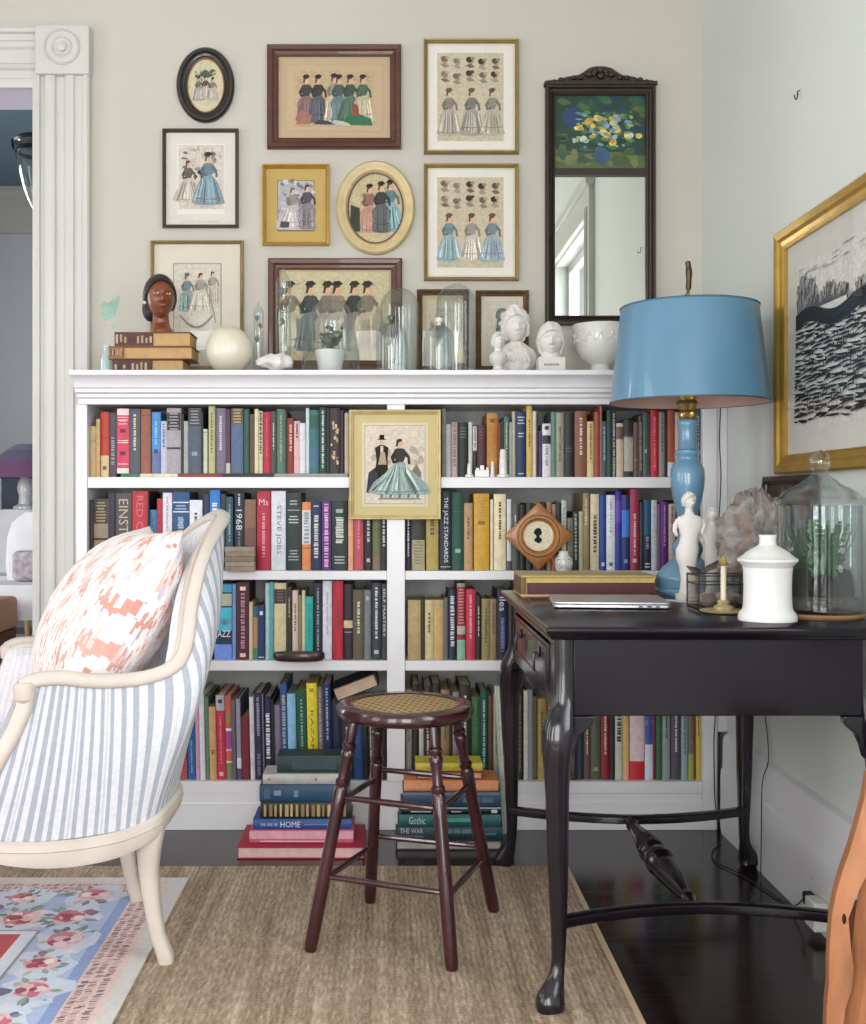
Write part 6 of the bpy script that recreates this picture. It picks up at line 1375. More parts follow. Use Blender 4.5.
sp([(-2.0,-.6),(-3.0,1.0),(-4.6,2.6),(-4.6,4.6),(-3.4,6.6),(-1.4,8),(1,8),(2.4,6.8),(2.8,5),(3.9,3.4),(3.0,3.1),(3.1,2.1),(2.4,1.0),(1.1,.8),(1.0,-1),(2.8,-2.4),(3.6,-4.6),(2.6,-5.6),(.4,-7.6),(-1.4,-6.6),(-4,-5.2),(-4.4,-3.2),(-2.6,-1.8)][::-1])
mb.build('print', inkm, t)
# blue-white vase
D = 3.41; k = D/F; c = X(563.5, D); z = zs2
t = thing('patterned_vase', 'squat blue-white porcelain vase beside the diamond frame', 'vase', (c, D, z))
mb = MB(); mb.lathe(c, D, [(z,0),(z,6.5*k),(z+2*k,8*k),(z+8*k,9.6*k),(z+13*k,8.6*k),(z+17*k,5.6*k),(z+19*k,4.6*k),(z+20.5*k,5*k),(z+20.5*k,0)], 36); mb.build('body', porcelain, t)
mb = MB(); rr = random.Random(3)
for i in range(150):
    a = rr.random()*6.28; zz = rr.uniform(1.5, 16); r_ = (8 + 1.7*math.sin((zz)/16*PI))*k if zz < 13 else (8.6-(zz-13)*.75)*k
    prof_ = [(0,6.5),(2,8),(8,9.6),(13,8.6),(17,5.6)]; 
    for (z0_, r0_), (z1_, r1_) in zip(prof_, prof_[1:]):
        if z0_ <= zz <= z1_: r_ = (r0_ + (r1_-r0_)*(zz-z0_)/(z1_-z0_) + .15)*k
    s = rr.uniform(.0012, .003); tng = V((-math.sin(a), math.cos(a), 0)); nrm = V((math.cos(a), math.sin(a), 0)); p = V((c, D, z+zz*k)) + nrm*r_
    mb.poly([p - tng*s, p + V((0,0,-s*.7)), p + tng*s, p + V((0,0,s))], rr.choice(['#5c7c98','#3c4c5c','#7c9cb0','#6c8878']))
mb.build('painted_pattern', paintm, t)
mb = MB(); p = V((X(551.5, 3.385), 3.385, z)); mb.tube([p, p + V((.010, .0, .026)), p+V((-.006, .0, .052))], [.001,.0028,.0012], 8); o = mb.build('orange_feather', mat('orange_feather', '#c8582c', .7), loc=p); tag(o, 'small orange feather standing between the diamond frame and vase', 'feather')

# ------------------------------------------------------------------ things on the desk
TD = TZ + .0004
# worn ledger
D = 2.88; xa, xb = X(521, D), X(656, D); 
cv = MB(); cv.box(xa, xb, D, D+.17, TD, TD+.006, '#c8a078'); cv.box(xa, xb, D, D+.17, TD+.050, TD+.056, '#b09c68'); cv.box(xa, xa+.012, D+.004, D+.166, TD+.006, TD+.050, '#6c5434'); cv.box(xa+.018, xb-.001, D+.002, D+.012, TD+.0065, TD+.036, '#4e1f28')
ob = cv.build('antique_ledger', cover, loc=((xa+xb)/2, D+.08, TD), bevel=.0015); pg = MB(); pg.box(xa+.0125, xb-.003, D+.013, D+.162, TD+.0065, TD+.0495, '#b79f60'); pg.box(xa+.014, xb-.003, D+.003, D+.013, TD+.0365, TD+.0495, '#bfa766')
pg.build('pages', pagem, ob); tag(ob, 'wide worn antique book with a maroon spine lying on the desk behind the laptop', 'book')
mb = MB(); mb.box(.682, .716, 2.785, 2.868, TD, TD+.012, '#2a2018'); o = mb.build('dark_booklet', cover, loc=(.70, 2.83, TD), bevel=.002); pg = MB(); 
tag(o, 'thin dark book lying on the desk beside the lamp foot', 'book')
# laptop
M = Matrix.Rotation(math.radians(-5.5), 3, 'Z'); c0_ = V((.530, 2.655, TD)); hw, hd_ = .135, .105
def rl(x0, x1, y0, y1, z0, z1, name, m, bev, parent=None, r=.012):
    mb = MB(); L = []
    for z_, q in ((z0, .002), (z0+.0015, 0), (z1-.0012, 0), (z1, .0015)):
        lp_ = []
        for (cx_, cy_, a0) in ((x1-r, y1-r, 0), (x0+r, y1-r, 90), (x0+r, y0+r, 180), (x1-r, y0+r, 270)):
            for s in range(7):
                a = math.radians(a0 + s*15); lp_.append(M @ V((cx_ + (r-q)*math.cos(a), cy_ + (r-q)*math.sin(a), 0)) + c0_ + V((0, 0, z_)))
        L.append(lp_)
    mb.loft(L); return mb.build(name, m, parent)
lt = thing('laptop', 'closed silver laptop on the desk in front of the antique ledger', 'laptop', c0_)
rl(-hw, hw, -hd_, hd_, .003, .0105, 'base', alu, 0, lt); rl(-hw, hw, -hd_, hd_, .0115, .0165, 'lid', alu, 0, lt); rl(-hw+.004, hw-.004, -hd_+.004, hd_-.004, .0104, .0116, 'lid_gap', blackrub, 0, lt)
for sx_2 in (-1, 1):
    for sy_2 in (-1, 1):
        p = M @ V((sx_2*.115, sy_2*.085, 0)) + c0_; mb = MB(); mb.lathe(p.x, p.y, [(TD, .006), (TD+.0032, .007)], 14); mb.build('foot', blackrub, lt)
mb = MB()
for i, w_ in enumerate((.010, .010, .008)): k0 = len(mb.v); mb.box(.06+i*.02, .06+i*.02+w_, -hd_-.0004, -hd_+.002, .005, .0085); mb.xf(lambda p: M @ p + c0_, k0)
mb.build('ports', blackrub, lt)
mb = MB(); pth = [M @ V((.10, hd_+.002, 0)) + c0_ + V((0,0,.006)), V((.695, 2.755, TD+.003)), V((.73, 2.70, TD+.003)), V((.775, 2.672, TD+.003)), V((.805, 2.662, TD+.003))]
def smooth(p, n=6):
    out = []
    for i in range((len(p)-1)*n+1): out.append(cr(p, i/n))
    return out
mb.tube(smooth(pth), .0022, 8); o = mb.build('charging_cable', mat('white_cable', '#d4d4d4', .4), loc=pth[0]); tag(o, 'thin white cable running across the desk from the laptop', 'cable')

# table lamp
D = 2.965; LX = X(687.5, D); k = D/F; zL = TD + .0002
mb = MB(); mb.lathe(LX, D, [(TD, .086), (TD+.010, .088), (TD+.020, .080), (TD+.022, 0)], 40); 
lamp = thing('table_lamp', 'tall pale blue turned table lamp with a blue metal drum shade, on the desk', 'lamp', (LX, D, TD))
mb.build('foot_disc', lampblue, lamp)
zz = lambda py: Z(py, D)
mb = MB(); pr = [(TD+.0205, .082), (zz(579), .083), (zz(576), .0835), (zz(573), .077), (zz(567), .066), (zz(562), .050), (zz(558), .036), (zz(556), .034), (zz(553), .038), (zz(549), .041), (zz(545), .039), (zz(541), .031), (zz(538), .026), (zz(534), .024), (zz(530), .022),
 (zz(522), .0235), (zz(512), .029), (zz(500), .0375), (zz(488), .0435), (zz(478), .046), (zz(470), .0445), (zz(464), .038), (zz(460), .029), (zz(458), .027), (zz(456), .030), (zz(453.5), .034), (zz(451), .034), (zz(449.5), .028), (zz(448), .0245), (zz(436), .0235), (zz(428), .024), (zz(425), .027), (zz(422.5), .0275), (zz(420), .025), (zz(419), .012)]
mb.lathe(LX, D, pr, 56); mb.build('turned_body', lampblue, lamp, sharp=50)
mb = MB(); mb.lathe(LX, D, [(zz(420), .018), (zz(417), .024), (zz(413), .025), (zz(410), .019), (zz(407), .023), (zz(404), .027), (zz(400), .022), (zz(396), .026), (zz(392), .020), (zz(388), .012), (zz(350), .012)], 32, rf=lambda a, z_: 1 + .10*math.sin(a*9)); mb.build('brass_collar', brass, lamp)
s0, s1, r0, r1 = zz(402.5), zz(308), .2085, .181
mb = MB(); n_ = 72
def rg(z_, r_): return [(LX + .004 + r_*math.cos(2*PI*i/n_), D + r_*math.sin(2*PI*i/n_), z_) for i in range(n_)]
mb.loft([rg(s0, r0-.001), rg(s0-.001, r0+.001), rg(s0+.001, r0+.002), rg(s0+.003, r0+.0), rg(s1-.003, r1), rg(s1-.001, r1+.002), rg(s1+.001, r1+.001), rg(s1, r1-.001)], cap=(False, False)); sh = mb.build('lamp_shade', shadeblue, lamp)
mb = MB(); mb.loft([rg(s0, r0-.0012), rg(s1, r1-.0012)], cap=(False, False)); mb.loft([rg(s1-.001, r1-.001), rg(s1-.001, .035)], cap=(False, False)); mb.build('lining', shadein, sh)
mb = MB(); mb.loft([rg(s0-.0015, r0+.0006), rg(s0-.0015, r0+.0026), rg(s0+.0015, r0+.0026)], cap=(False, False)); mb.build('rim_band', mat('dark_slate_rim', '#39424c', .4), sh)
mb = MB(); mb.loft([rg(s1+.0015, r1+.0026), rg(s1+.0025, r1+.001), rg(s1+.0015, r1-.002)], cap=(False, False)); mb.build('rim_band', mat('dark_slate_rim'), sh)
mb = MB(); mb.tube([(LX, D, zz(388)), (LX, D, zz(306))], .005, 10)
for i in range(3): a = i*2.094; mb.tube([(LX, D, s1-.003), (LX+.004 + (r1-.002)*math.cos(a), D + (r1-.002)*math.sin(a), s1-.003)], .0022, 6)
mb.lathe(LX, D, [(zz(308), .012), (zz(306), .016), (zz(303), .008), (zz(298), .006), (zz(296), .009), (zz(293), .005)], 18); mb.build('harp_rod', brass, lamp)
mb = MB(); mb.tube(smooth([(LX, D, zz(296)), (LX+.003, D, zz(286)), (LX+.004, D, zz(276)), (LX+.003, D, zz(268)), (LX+.0, D, zz(261))], 5), [.004]*4 + [.0075]*6 + [.009]*5 + [.0075]*5 + [.003], 12); mb.build('finial', mat('dark_bronze', '#4c4436', .35, .8), lamp)
mb = MB(); bz_ = zz(380); mb.lathe(LX, D, [(bz_, .014), (bz_+.02, .016), (bz_+.05, .03), (bz_+.075, .03), (bz_+.095, .012), (bz_+.10, .001)], 24); mb.build('bulb', porcelain, lamp)

# lamp flex down the corner and desk flex to the socket
mb = MB(); p = [(X(721, 3.41), 3.41, Z(400, 3.41)), (X(719.5, 3.41), 3.41, Z(440, 3.41)), (X(721, 3.40), 3.40, Z(480, 3.40)), (X(718, 3.40), 3.40, Z(540, 3.40)), (X(717, 3.40), 3.40, Z(620, 3.4)), (X(716, 3.40), 3.40, Z(700, 3.4)), (X(714, 3.40), 3.40, Z(740, 3.4)), (X(715, 3.4), 3.4, Z(800, 3.4)), (1.015, 3.38, .05), (1.0, 3.30, .005), (.95, 3.22, .004), (.93, 3.12, .004), (.97, 3.0, .004), (1.0, 2.86, .004)]
p += [(1.012, 2.80, .004), (1.015, 2.74, .02), (1.018, 2.70, .05), (1.02, 2.68, .064), (1.024, 2.672, .066)]
mb.tube(smooth([V(a) for a in p], 5), .0018, 6); o = mb.build('lamp_cord', blackrub, loc=p[0]); tag(o, 'black cord hanging in the corner and looping over the floor to the socket', 'cord')
mb = MB(); mb.tube(smooth([V(a) for a in [(LX+.097, D+.03, TD+.004), (LX+.14, 3.06, TD+.004), (1.0, 3.115, TD-.002), (1.035, 3.12, .70), (1.05, 3.09, .5), (1.045, 3.02, .33), (1.021, 3.0, .26), (1.018, 3.0, .12), (1.01, 2.98, .006)]], 5), .0015, 6); o = mb.build('lamp_cord', blackrub, loc=(1.03, 3.1, .7)); tag(o, 'thin dark cord dropping behind the desk down the right wall', 'cord')
mb = MB(); mb.box(1.006, 1.0295, 2.638, 2.672, .052, .082); mb.tube([(1.018, 2.672, .066), (1.018, 2.69, .066)], .007, 10); o = mb.build('power_plug', blackrub, loc=(1.02, 2.655, .052), bevel=.003); tag(o, 'black plug pushed into the baseboard socket', 'plug')
t = thing('wall_socket', 'white socket plate with a white adapter low on the right baseboard', 'socket', (1.029, 2.59, .03))
mb = MB(); mb.box(1.0255, 1.0298, 2.50, 2.68, .035, .115); mb.build('plate', porcelain, t, bevel=.002)
mb = MB(); mb.box(.992, 1.0252, 2.56, 2.62, .022, .09); mb.build('adapter', porcelain, t, bevel=.004)
mb = MB(); 
for y_ in (2.52, 2.535): mb.box(1.0248, 1.0256, y_, y_+.004, .07, .085)
mb.build('slots', blackrub, t)

# dark picture leaning on the wall behind the rock
t = thing('small_dark_painting', 'small dark brown painting in a black frame leaning on the wall behind the rock', 'picture', (1.03, 2.86, TD))
zt_ = 1.092
mb = MB(); O2 = V((1.012, 3.045, TD)); U2 = V((0, -1, 0)); V2 = V((.036, 0, zt_-TD)).normalized(); N2 = U2.cross(V2); N2 = -N2 if N2.x > 0 else N2
hL = (V((.036, 0, zt_-TD))).length
rect_frame(mb, O2, U2, V2, N2, .36, hL, [(0,0),(0,.012),(.012,.014),(.02,.008),(.022,.002)]); mb.build('frame', blackfr, t)
mb = MB(); mb.poly([O2 + U2*a + V2*b + N2*.003 for a, b in ((.02,.02),(.34,.02),(.34,hL-.02),(.02,hL-.02))], '#3a2a1c'); mb.poly([O2 + U2*a + V2*b for a, b in ((0,0),(.36,0),(.36,hL),(0,hL))][::-1], '#1c1612')
cv = Cv(mb, O2 + U2*.02 + V2*.02 + N2*.003, U2, V2, N2, .32, hL-.04); scribble(cv, .05, .95, .1, .95, 40, ['#4c3620','#2a1e16','#5c4426','#6c5230','#1c1612'], .25, 81); mb.build('canvas', paintm, t)

# rock
D = 2.715; rk = MB(); rk.ell(0, 0, 0, .096, .06, .125, 120)
def rkf(p):
    d_ = p.normalized(); q = V((p.x, p.y*1.2, p.z))
    f = 1 + .26*mnoise.noise(d_*1.7 + V((4, 2, 9))) + .13*mnoise.noise(d_*4 + V((1, 5, 2))) - .14*abs(mnoise.noise(V((d_.x*6 + d_.z*5, d_.y*6, d_.z*3 - d_.x*4)))) + .06*mnoise.noise(d_*14) - .05*abs(mnoise.noise(V((d_.x*22 + d_.z*18, d_.y*10, d_.z*9 - d_.x*12))))
    return V((q.x*f + .02*(q.z/.13), q.y*f, q.z*f))
rk.xf(rkf)
zm = min(v[2] for v in rk.v); xm_ = (min(v[0] for v in rk.v) + max(v[0] for v in rk.v))/2; hz = max(v[2] for v in rk.v) - zm; hx = max(v[0] for v in rk.v) - min(v[0] for v in rk.v)
H_ = Z(487, D) - TD; Wd = 76*D/F
rk.xf(lambda p: V(((p.x-xm_)*Wd/hx + X(753, D), p.y + D, (p.z-zm)*H_/hz + TD)))
for i, f in enumerate(rk.f):
    ce = sum((V(rk.v[a]) for a in f), V())/4; n_ = mnoise.noise(ce*22); m2 = mnoise.noise(ce*60)
    rk.c[i] = tuple(x_*(1 + .25*m2) for x_ in lin('#8b8683' if n_ > -.05 else '#7c7775' if n_ > -.3 else '#83746b'))
o = rk.build('driftwood_rock', rockm, loc=(X(753, D), D, TD), sharp=70); tag(o, 'rough grey-brown rock on the desk behind the white jar', 'rock')

# glass box with stones
D0, D1_ = 2.54, 2.64; xa, xb = .718, .845; zt_ = TD + .078
t = thing('glass_box', 'low glass display box with metal edges holding stones, on the desk', 'box', ((xa+xb)/2, 2.57, TD))
mb = MB()
for x_ in (xa, xb):
    for y_ in (D0, D1_): mb.box(x_-.0015, x_+.0015, y_-.0015, y_+.0015, TD, zt_)
for z_ in (TD+.002, zt_-.020, zt_):
    for y_ in (D0, D1_): mb.box(xa, xb, y_-.0015, y_+.0015, z_-.0015, z_+.0015)
    for x_ in (xa, xb): mb.box(x_-.0015, x_+.0015, D0, D1_, z_-.0015, z_+.0015)
mb.build('metal_edges', mat('dark_zinc', '#3c3c3e', .4, .7), t)
mb = MB(); mb.box(xa+.002, xb-.002, D0+.0, D0+.001, TD+.003, zt_-.002); mb.box(xa+.002, xb-.002, D1_, D1_+.001, TD+.003, zt_-.002); mb.box(xa, xa+.001, D0, D1_, TD+.003, zt_-.002); mb.box(xb, xb+.001, D0, D1_, TD+.003, zt_-.002); mb.box(xa, xb, D0, D1_, zt_-.001, zt_); mb.build('glass', glass, t)
for i, (a, b, r_, c_) in enumerate([(.03,.05,.022,'#7c6c64'),(.075,.06,.026,'#9c8c84'),(.115,.05,.020,'#4c4648'),(.05,.10,.020,'#8c6858'),(.10,.10,.022,'#a89c94')]):
    m3 = MB(); m3.ell(0, 0, 0, r_, r_*.8, r_*.7, 22); m3.xf(lambda p: p*(1 + .25*mnoise.noise(p*40 + V((i, 0, 0)))) ); zmm = min(v[2] for v in m3.v); m3.xf(lambda p: V((p.x + xa + a, p.y + D0 + b*.75, p.z - zmm + TD+.0035))); m3.c = [lin(c_)]*len(m3.f)
    o = m3.build('display_stone', rockm, loc=(xa+a, D0+b*.75, TD+.0035)); tag(o, 'small %s stone lying inside the glass box' % ['brown','pale taupe','charcoal','reddish','light grey'][i], 'stone', 'stones in the glass box')
# butterfly of brown leaves on top of the box
mb = MB(); p = V((X(703, 2.60), 2.60, zt_+.002)); q = V((0, 0, 0))
mb.poly([p, p+V((-.012,.0,.014)), p+V((-.038,.01,.018)), p+V((-.030,-.01,.004))]); mb.poly([p, p+V((.010,.01,.016)), p+V((.042,.015,.030)), p+V((.030,-.006,.012))]); mb.ell(p.x, p.y, p.z+.004, .004, .012, .004, 10)
o = mb.build('brown_moth', mat('moth_wing', '#5c4c3c', .7, noise=(60, .4)), loc=p); m_ = o.modifiers.new('thickness', 'SOLIDIFY'); m_.thickness = .0012; tag(o, 'mottled brown moth with open wings resting on the glass box', 'moth')
# statuettes
def statuette(px, y0, y1, D, lab, tw):
    k = D/F; c = X(px, D); z0 = TD; Ht = Z(y0, D) - z0; mb = MB()
    t = thing('white_statuette', lab, 'statuette', (c, D, z0), 'white classical statuettes on the desk')
    hz = lambda f: z0 + Ht*f; s = Ht
    prof = [(.0,.0,.085,.08),(.06,.0,.085,.08),(.065,.0,.06,.055),(.12,.0,.055,.05),(.20,.0,.050,.045),(.30,-.004,.055,.048),(.40,-.010*tw,.072,.058),(.47,-.008*tw,.078,.060),(.53,-.0,.064,.050),(.60,.006*tw,.062,.048),(.67,.010*tw,.078,.054),(.73,.010*tw,.092,.052),(.775,.008*tw,.080,.044),(.80,.006*tw,.036,.034),(.83,.004*tw,.026,.028),(.86,.004*tw,.026,.028)]
    L = [[(c + o_*s*1.4 + 1.38*rx*s*math.cos(2*PI*i/32)*(1 + .05*math.sin(5*2*PI*i/32)*(f < .45)), D + 1.2*ry*s*math.sin(2*PI*i/32), hz(f)) for i in range(32)] for f, o_, rx, ry in prof]
    mb.loft(L); hc = V((c + .004*tw*s, D, hz(.92))); R = head_mesh(mb, hc, s*.15, .3*tw, '#fff')
    for s_ in (-1, 1): mb.tube([(c + s_*.108*s + .014*tw*s, D, hz(.755)), (c + s_*.135*s + .014*tw*s, D, hz(.70)), (c + s_*.13*s, D, hz(.65)), (c + s_*.118*s, D-.01, hz(.62 if s_*tw > 0 else .60))], [.022*s, .026*s, .022*s, .014*s], 12)
    mb.build('body', plaster, t); mb = MB(); hair_cap(mb, hc, s*.165, R, '#fff', curl=.12, n=28); mb.build('hair', plaster, t)
statuette(688.5, 493, 600, 2.79, 'nearer and larger white classical torso statuette before the lamp', 1)
statuette(713, 508, 600, 2.835, 'smaller white statuette right of the torso, before the rock', -1)
# brass candlestick
D = 2.47; k = D/F; c = X(723.5, D); t = thing('brass_candlestick', 'ivory candle on a low ornate brass dish at the desk edge', 'candlestick', (c, D, TD))
mb = MB(); mb.lathe(c, D, [(TD,.036),(TD+.003,.050),(TD+.006,.052),(TD+.0075,.049),(TD+.006,.030),(TD+.010,.020),(TD+.014,.022),(TD+.020,.012),(TD+.026,.014),(TD+.030,.009)], 40, rf=lambda a, z_: 1 + .03*math.sin(a*16)); mb.build('dish', mat('pale_brass', '#c4b48a', .35, .5, noise=(60, .3)), t)
mb = MB(); mb.lathe(c, D, [(TD+.0295,.0065),(TD+.104,.0060),(TD+.106,.005)], 18); mb.build('ivory_stem', mat('ivory_stem', '#d4ccb0', .35), t)
mb = MB(); mb.lathe(c, D, [(TD+.1065,.008),(TD+.110,.013),(TD+.114,.006),(TD+.118,.009),(TD+.124,.005),(TD+.130,.002)], 16, rf=lambda a, z_: 1 + .2*math.sin(a*4)); mb.build('brass_finial', brass, t)
# white jar
D = 2.325; k = D/F; c = X(767.5, D); zj = lambda py: Z(py, D - .0)
t = thing('alabaster_jar', 'white lidded alabaster jar standing at the front edge of the desk', 'jar', (c, D, TD))
mb = MB(); mb.lathe(c, D, [(TD,0),(TD,.0600),(TD+.008,.0600),(TD+.016,.057),(TD+.022,.0515),(TD+.034,.0495),(TD+.070,.0485),(TD+.100,.0495),(TD+.112,.051),(TD+.1125,.049),(TD+.1125,0)], 48); mb.build('body', alabaster, t)
z_ = TD+.1128; mb = MB(); mb.lathe(c, D, [(z_,.050),(z_+.003,.0525),(z_+.006,.055),(z_+.012,.0615),(z_+.017,.0615),(z_+.019,.057),(z_+.024,.050),(z_+.031,.043),(z_+.037,.034),(z_+.042,.024),(z_+.047,.0178),(z_+.060,.0165),(z_+.066,.0185),(z_+.067,.0185),(z_+.067,0)], 48); mb.build('lid', alabaster, t)
# terrarium
D = 2.40; c = .942; k = D/F
t = thing('glass_terrarium', 'large lidded glass jar terrarium of ferns on a round wooden board', 'terrarium', (c, D, TD))
mb = MB(); mb.lathe(c, D, [(TD,.090),(TD+.005,.093),(TD+.010,.091),(TD+.010,0)], 48); mb.build('wooden_board', mat('pale_turned_wood', '#8f6c4a', .5, noise=(14, .2)), t)
z0_ = TD + .0105; zr_ = Z(506, D)
mb = MB(); mb.lathe(c, D, [(z0_,.001),(z0_,.080),(z0_+.006,.086),(z0_+.02,.0875),(zr_-.004,.0875),(zr_,.089),(zr_+.001,.0865),(zr_-.004,.0855),(z0_+.022,.0855),(z0_+.008,.082),(z0_+.004,.001)], 56, cap=(False, False)); mb.build('jar', glassj, t)
zl = zr_ + .001; mb = MB(); mb.lathe(c, D, [(zl,.0985),(zl+.004,.100),(zl+.010,.098),(zl+.017,.091),(zl+.020,.084),(zl+.026,.080),(zl+.034,.070),(zl+.040,.058),(zl+.043,.050),(zl+.048,.042),(zl+.055,.034),(zl+.061,.026),(zl+.066,.019),(zl+.072,.015)], 56, cap=(False, False)); 
zk = zl + .072; mb.lathe(c, D, [(zk,.014),(zk+.006,.018),(zk+.018,.0245),(zk+.030,.024),(zk+.040,.018),(zk+.047,.008),(zk+.050,.001)], 28, cap=(False, False)); mb.build('lid', glassj, t)
mb = MB(); mb.lathe(c, D, [(z0_+.0045,.001),(z0_+.009,.080),(z0_+.022,.0845),(z0_+.030,.084),(z0_+.036,.060),(z0_+.033,.001)], 40, cap=(False, False)); mb.build('soil', mat('terrarium_gravel', '#5c534b', .9, noise=(90, .5), bump=(120, .8, .005)), t)
mb = MB(); rr = random.Random(12); g0 = z0_ + .032
for i in range(80):
    a = rr.random()*6.28; r_ = rr.uniform(0, .03); b0 = V((c + r_*math.cos(a), D + r_*math.sin(a), g0)); L_ = rr.uniform(.06, .17); sp_ = rr.uniform(.1, .36)
    e = b0 + V((math.cos(a)*L_*sp_, math.sin(a)*L_*sp_, L_)); m_ = (b0+e)*.5 + V((0, 0, .015))
    pts = smooth([b0, m_, e], 5); mb.tube(pts, .0007, 4, '#3c5838')
    col_ = rr.choice(['#3c6c40','#2c5834','#54804c','#34603c','#7c9478'])
    for q in range(3, len(pts)):
        for s_ in (-1, 1):
            d_ = V((-math.sin(a)*s_, math.cos(a)*s_, -.2)) * rr.uniform(.012, .022)*(1.25 - q/len(pts)); p = pts[q]; u_ = (pts[q]-pts[q-1])*.5
            mb.poly([p, p + d_*.5 + u_, p + d_, p + d_*.5 - u_], col_)
for i in range(40):     # pale lichen sprigs
    a = rr.random()*6.28; r_ = rr.uniform(.03, .065); p = V((c + r_*math.cos(a), D + r_*math.sin(a), g0 + rr.uniform(.01, .11))); s = rr.uniform(.003, .007); mb.ell(p.x, p.y, p.z, s, s*.6, s, 6, rr.choice(['#a8aca0','#8c9088','#4c5048','#c4c4bc']))
mb.build('ferns', leafm, t)
mb = MB(); 
for (a, b, r_, h_) in [(-.040,-.01,.026,.072),(.005,.03,.03,.078),(.040,-.015,.027,.070),(-.008,-.042,.024,.060),(.03,.04,.025,.07)]:
    L = [[(c + a + r_*f*(1+.2*mnoise.noise(V((math.cos(t_)*2, math.sin(t_)*2, z_*30+a*50))))*math.cos(t_), D + b + r_*f*math.sin(t_), g0-.008 + z_*h_) for t_ in [2*PI*i/18 for i in range(18)]] for z_, f in [(0,1),(.3,1.05),(.7,.9),(.95,.7),(1,.3)]]
    mb.loft(L)
mb.build('dark_bark', soilm, t)

# ------------------------------------------------------------------ things in the room beyond
fw = mat('far_white_cloth', '#dad8da', .9, noise=(8, .06), bump=(14, .3, .02))
mb = MB(); mb.box(-4.2, -1.3, 4.3, 8.3, .0004, .02); o = mb.build('shaggy_rug', mat('pale_shag', '#cfc6c8', 1, noise=(20, .12), bump=(50, 1, .02)), loc=(-2.7, 6, 0)); tag(o, 'pale shaggy rug on the floor of the room beyond the doorway', 'rug')
D = 8.35
t = thing('sideboard', 'white sideboard against the far wall beyond the doorway', 'sideboard', (-2.9, 8.6, 0))
mb = MB(); mb.box(-3.9, -2.0, 8.3, 8.75, .9, .96); mb.build('top', whitem, t, bevel=.01); mb = MB(); mb.box(-3.85, -2.05, 8.34, 8.74, .35, .9); mb.build('body', whitem, t, bevel=.01)
for x_ in (-3.8, -2.1):
    for y_ in (8.38, 8.7): mb = MB(); mb.tube([(x_, y_, .35), (x_, y_, .0004)], [.035, .02], 12); mb.build('leg', whitem, t)
D = 8.5; c = X(25, D); t = thing('pleated_lamp', 'white lamp with a plum pleated shade on the far sideboard', 'lamp', (c, D, .9605))
mb = MB(); mb.lathe(c, D, [(.9605,.09),(.98,.09),(1.0,.05),(1.06,.045),(1.12,.06),(1.17,.05),(1.22,.03),(1.3,.02)], 24); mb.build('base', porcelain, t)
mb = MB(); mb.lathe(c, D, [(1.20,.265),(1.33,.235),(1.41,.14),(1.46,.06)], 80, cap=(False, False), rf=lambda a, z_: 1 + .02*math.sin(a*40), colf=lambda i: ['#7c5478','#74708c','#84889c'][i]); mb.build('pleated_shade', attrfab, t)
D = 8.8; mb = MB(); cc = P(11, 495, D); rect_frame(mb, V((cc.x-.14, 8.895, cc.z-.17)), BU, BV, BN, .28, .34, [(0,0),(0,.02),(.03,.02),(.035,.004)]); mb.box(cc.x-.105, cc.x+.105, 8.888, 8.894, cc.z-.135, cc.z+.135, '#39435c'); o = mb.build('small_far_picture', paintm, loc=(cc.x, 8.895, cc.z-.17)); tag(o, 'small dark blue picture on the far wall under the plum lamp', 'picture')
def slip(x_, y_, lab, throw=None, h=.95):
    t = thing('slipcovered_chair', lab, 'chair', (x_, y_, .0205), 'white chairs beyond the doorway')
    mb = MB(); L = []
    for z_, rx, ry, yo in [(.28,.24,.25,0),(.46,.25,.26,0),(.50,.24,.25,0)]: L.append([(x_ + math.copysign(abs(math.cos(a))**.4, math.cos(a))*rx, y_ + yo + math.copysign(abs(math.sin(a))**.4, math.sin(a))*ry, z_) for a in [2*PI*i/40+.01 for i in range(40)]])
    mb.loft(L); L = []
    for z_, rx, ry in [(.49,.22,.045),(.62,.23,.05),(.78,.22,.045),(.88,.19,.035),(h,.10,.022)]: L.append([(x_ + math.cos(a)*rx, y_ + .19 + math.sin(a)*ry, z_) for a in [2*PI*i/40 for i in range(40)]])
    mb.loft(L); mb.build('slipcover', fw, t)
    for sx_3 in (-1, 1):
        for sy_3 in (-1, 1): mb = MB(); mb.tube([(x_ + sx_3*.2, y_ + sy_3*.2, .30), (x_ + sx_3*.21, y_ + sy_3*.21, .0205)], [.022, .015], 10); mb.build('leg', mat('pale_oak', '#b08c5c', .5), t)
    if throw:
        mb = MB(); mb.box(x_-.13, x_+.16, y_-.0, y_+.13, .505, .70, '#fff'); o = mb.build('patterned_cushion', mat('grey_pattern_fabric', '#a89ca0', .9, noise=(25, .4)), loc=(x_, y_, .505), bevel=.03); tag(o, 'grey patterned cushion on the right white chair beyond the doorway', 'cushion')
slip(X(31, 7.1), 7.1, 'right white slipcovered chair beyond the doorway, with a patterned cushion', True)
slip(X(8, 7.9), 7.9, 'left white slipcovered chair beyond the doorway, cut by the photo edge', h=.96)
t = thing('leather_ottoman', 'tan and brown leather ottoman at the photo edge beyond the doorway', 'ottoman', (X(-2, 6.9), 6.6, .0205))
c = X(-4, 6.6); mb = MB(); mb.box(c-.25, c+.07, 6.4, 6.8, .24, .44); mb.build('seat', mat('tan_leather', '#9c7050', .5), t, bevel=.03); mb = MB(); mb.box(c-.24, c+.06, 6.41, 6.79, .0205, .24); mb.build('base', mat('brown_leather', '#4c2414', .5), t, bevel=.01)
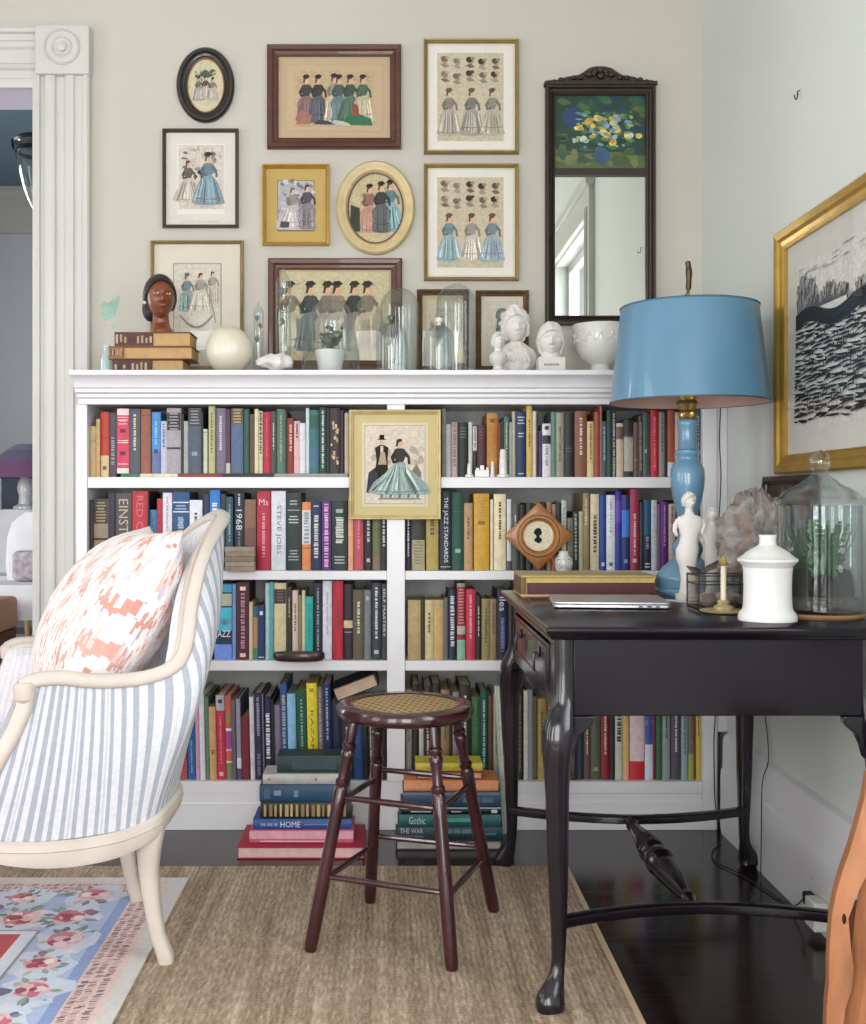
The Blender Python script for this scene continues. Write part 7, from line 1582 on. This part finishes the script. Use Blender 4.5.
# hanging lantern
D = 4.7; k = D/F; c = X(37, D); t = thing('hanging_lantern', 'clear glass bell lantern with black metal rim hanging beyond the doorway', 'lantern', (c, D, Z(212, D)))
zz = lambda py: Z(py, D)
mb = MB(); mb.lathe(c, D, [(zz(213),2*k),(zz(209),5*k),(zz(200),10*k),(zz(188),14.5*k),(zz(172),18.5*k),(zz(158),20*k),(zz(146),19.5*k),(zz(142),21*k)], 40, cap=(False, False)); mb.build('bell_glass', glassj, t)
mb = MB(); mb.loft([[(c + r_*k*math.cos(2*PI*i/40), D + r_*k*math.sin(2*PI*i/40), z_) for i in range(40)] for z_, r_ in [(zz(154),20.5),(zz(154),21.5),(zz(150),21.5),(zz(150),20.5),(zz(154),20.5)]], cap=(False, False)); mb.lathe(c, D, [(zz(144),21.5*k),(zz(142),22.5*k),(zz(139),20*k),(zz(137),6*k),(zz(134),3*k)], 40)
for i in range(3):
    a = PI + i*2.094; mb.tube([(c + 21*k*math.cos(a), D + 21*k*math.sin(a), zz(152)), (c + 24*k*math.cos(a), D + 24*k*math.sin(a), zz(147)), (c + 25*k*math.cos(a), D + 25*k*math.sin(a), zz(139))], .006, 8)
mb.build('metal_rim', iron, t)
mb = MB(); mb.tube([(c, D, zz(134)), (c, D, CEIL-.0005)], .006, 8); mb.lathe(c, D, [(CEIL-.04,.02),(CEIL-.02,.05),(CEIL-.0005,.055)], 20); mb.build('hanging_rod', iron, t)
# ------------------------------------------------------------------ light: daylight at the windows
def area(name, loc, rot, sx, sy, power, c=(1, 1, 1)):
    l = bpy.data.lights.new(name, 'AREA'); l.shape = 'RECTANGLE'; l.size = sx; l.size_y = sy; l.energy = power; l.color = c
    o = bpy.data.objects.new(name, l); col.objects.link(o); o.location = loc; o.rotation_euler = rot; return o
SKY = (1, .985, .97)
area('daylight', (XL-.25, -.27, 1.48), (0, -PI/2, 0), 2.25, 1.25, 62, SKY)
area('daylight', (XL-.25, 1.85, 1.48), (0, -PI/2, 0), 2.25, 1.2, 56, SKY)
area('daylight', (-1.7, YB-.25, 1.35), (PI/2, 0, 0), 1.2, 2.3, 135, SKY)
area('daylight', (.15, YB-.25, 1.35), (PI/2, 0, 0), 1.2, 2.3, 135, SKY)
area('daylight', (XR+.25, 1.03, 1.62), (0, PI/2, 0), 1.75, 1.17, 75, (.96, .98, 1))
area('daylight', (-4.75, 5.4, 1.7), (0, -PI/2, 0), 2.2, 1.6, 170, (.97, .99, 1))
w = bpy.data.worlds.new('sky'); scene.world = w; w.use_nodes = True
bg = w.node_tree.nodes['Background']; bg.inputs[0].default_value = (.80, .88, 1, 1); bg.inputs[1].default_value = 1.0

cam = bpy.data.cameras.new('camera'); co = bpy.data.objects.new('camera', cam); col.objects.link(co); scene.camera = co
co.location = (0, 0, H); co.rotation_euler = (PI/2, 0, 0)
cam.sensor_fit = 'VERTICAL'; cam.sensor_height = 36; cam.sensor_width = 36*866/1024; cam.lens = 36*F/1024
cam.shift_x = (433-CX)/1024; cam.shift_y = -(512-CY)/1024; cam.clip_start = .05
scene.view_settings.view_transform = 'Standard'; scene.view_settings.look = 'None'; scene.view_settings.gamma = 1
scene.view_settings.use_curve_mapping = False; scene.view_settings.exposure = -0.34
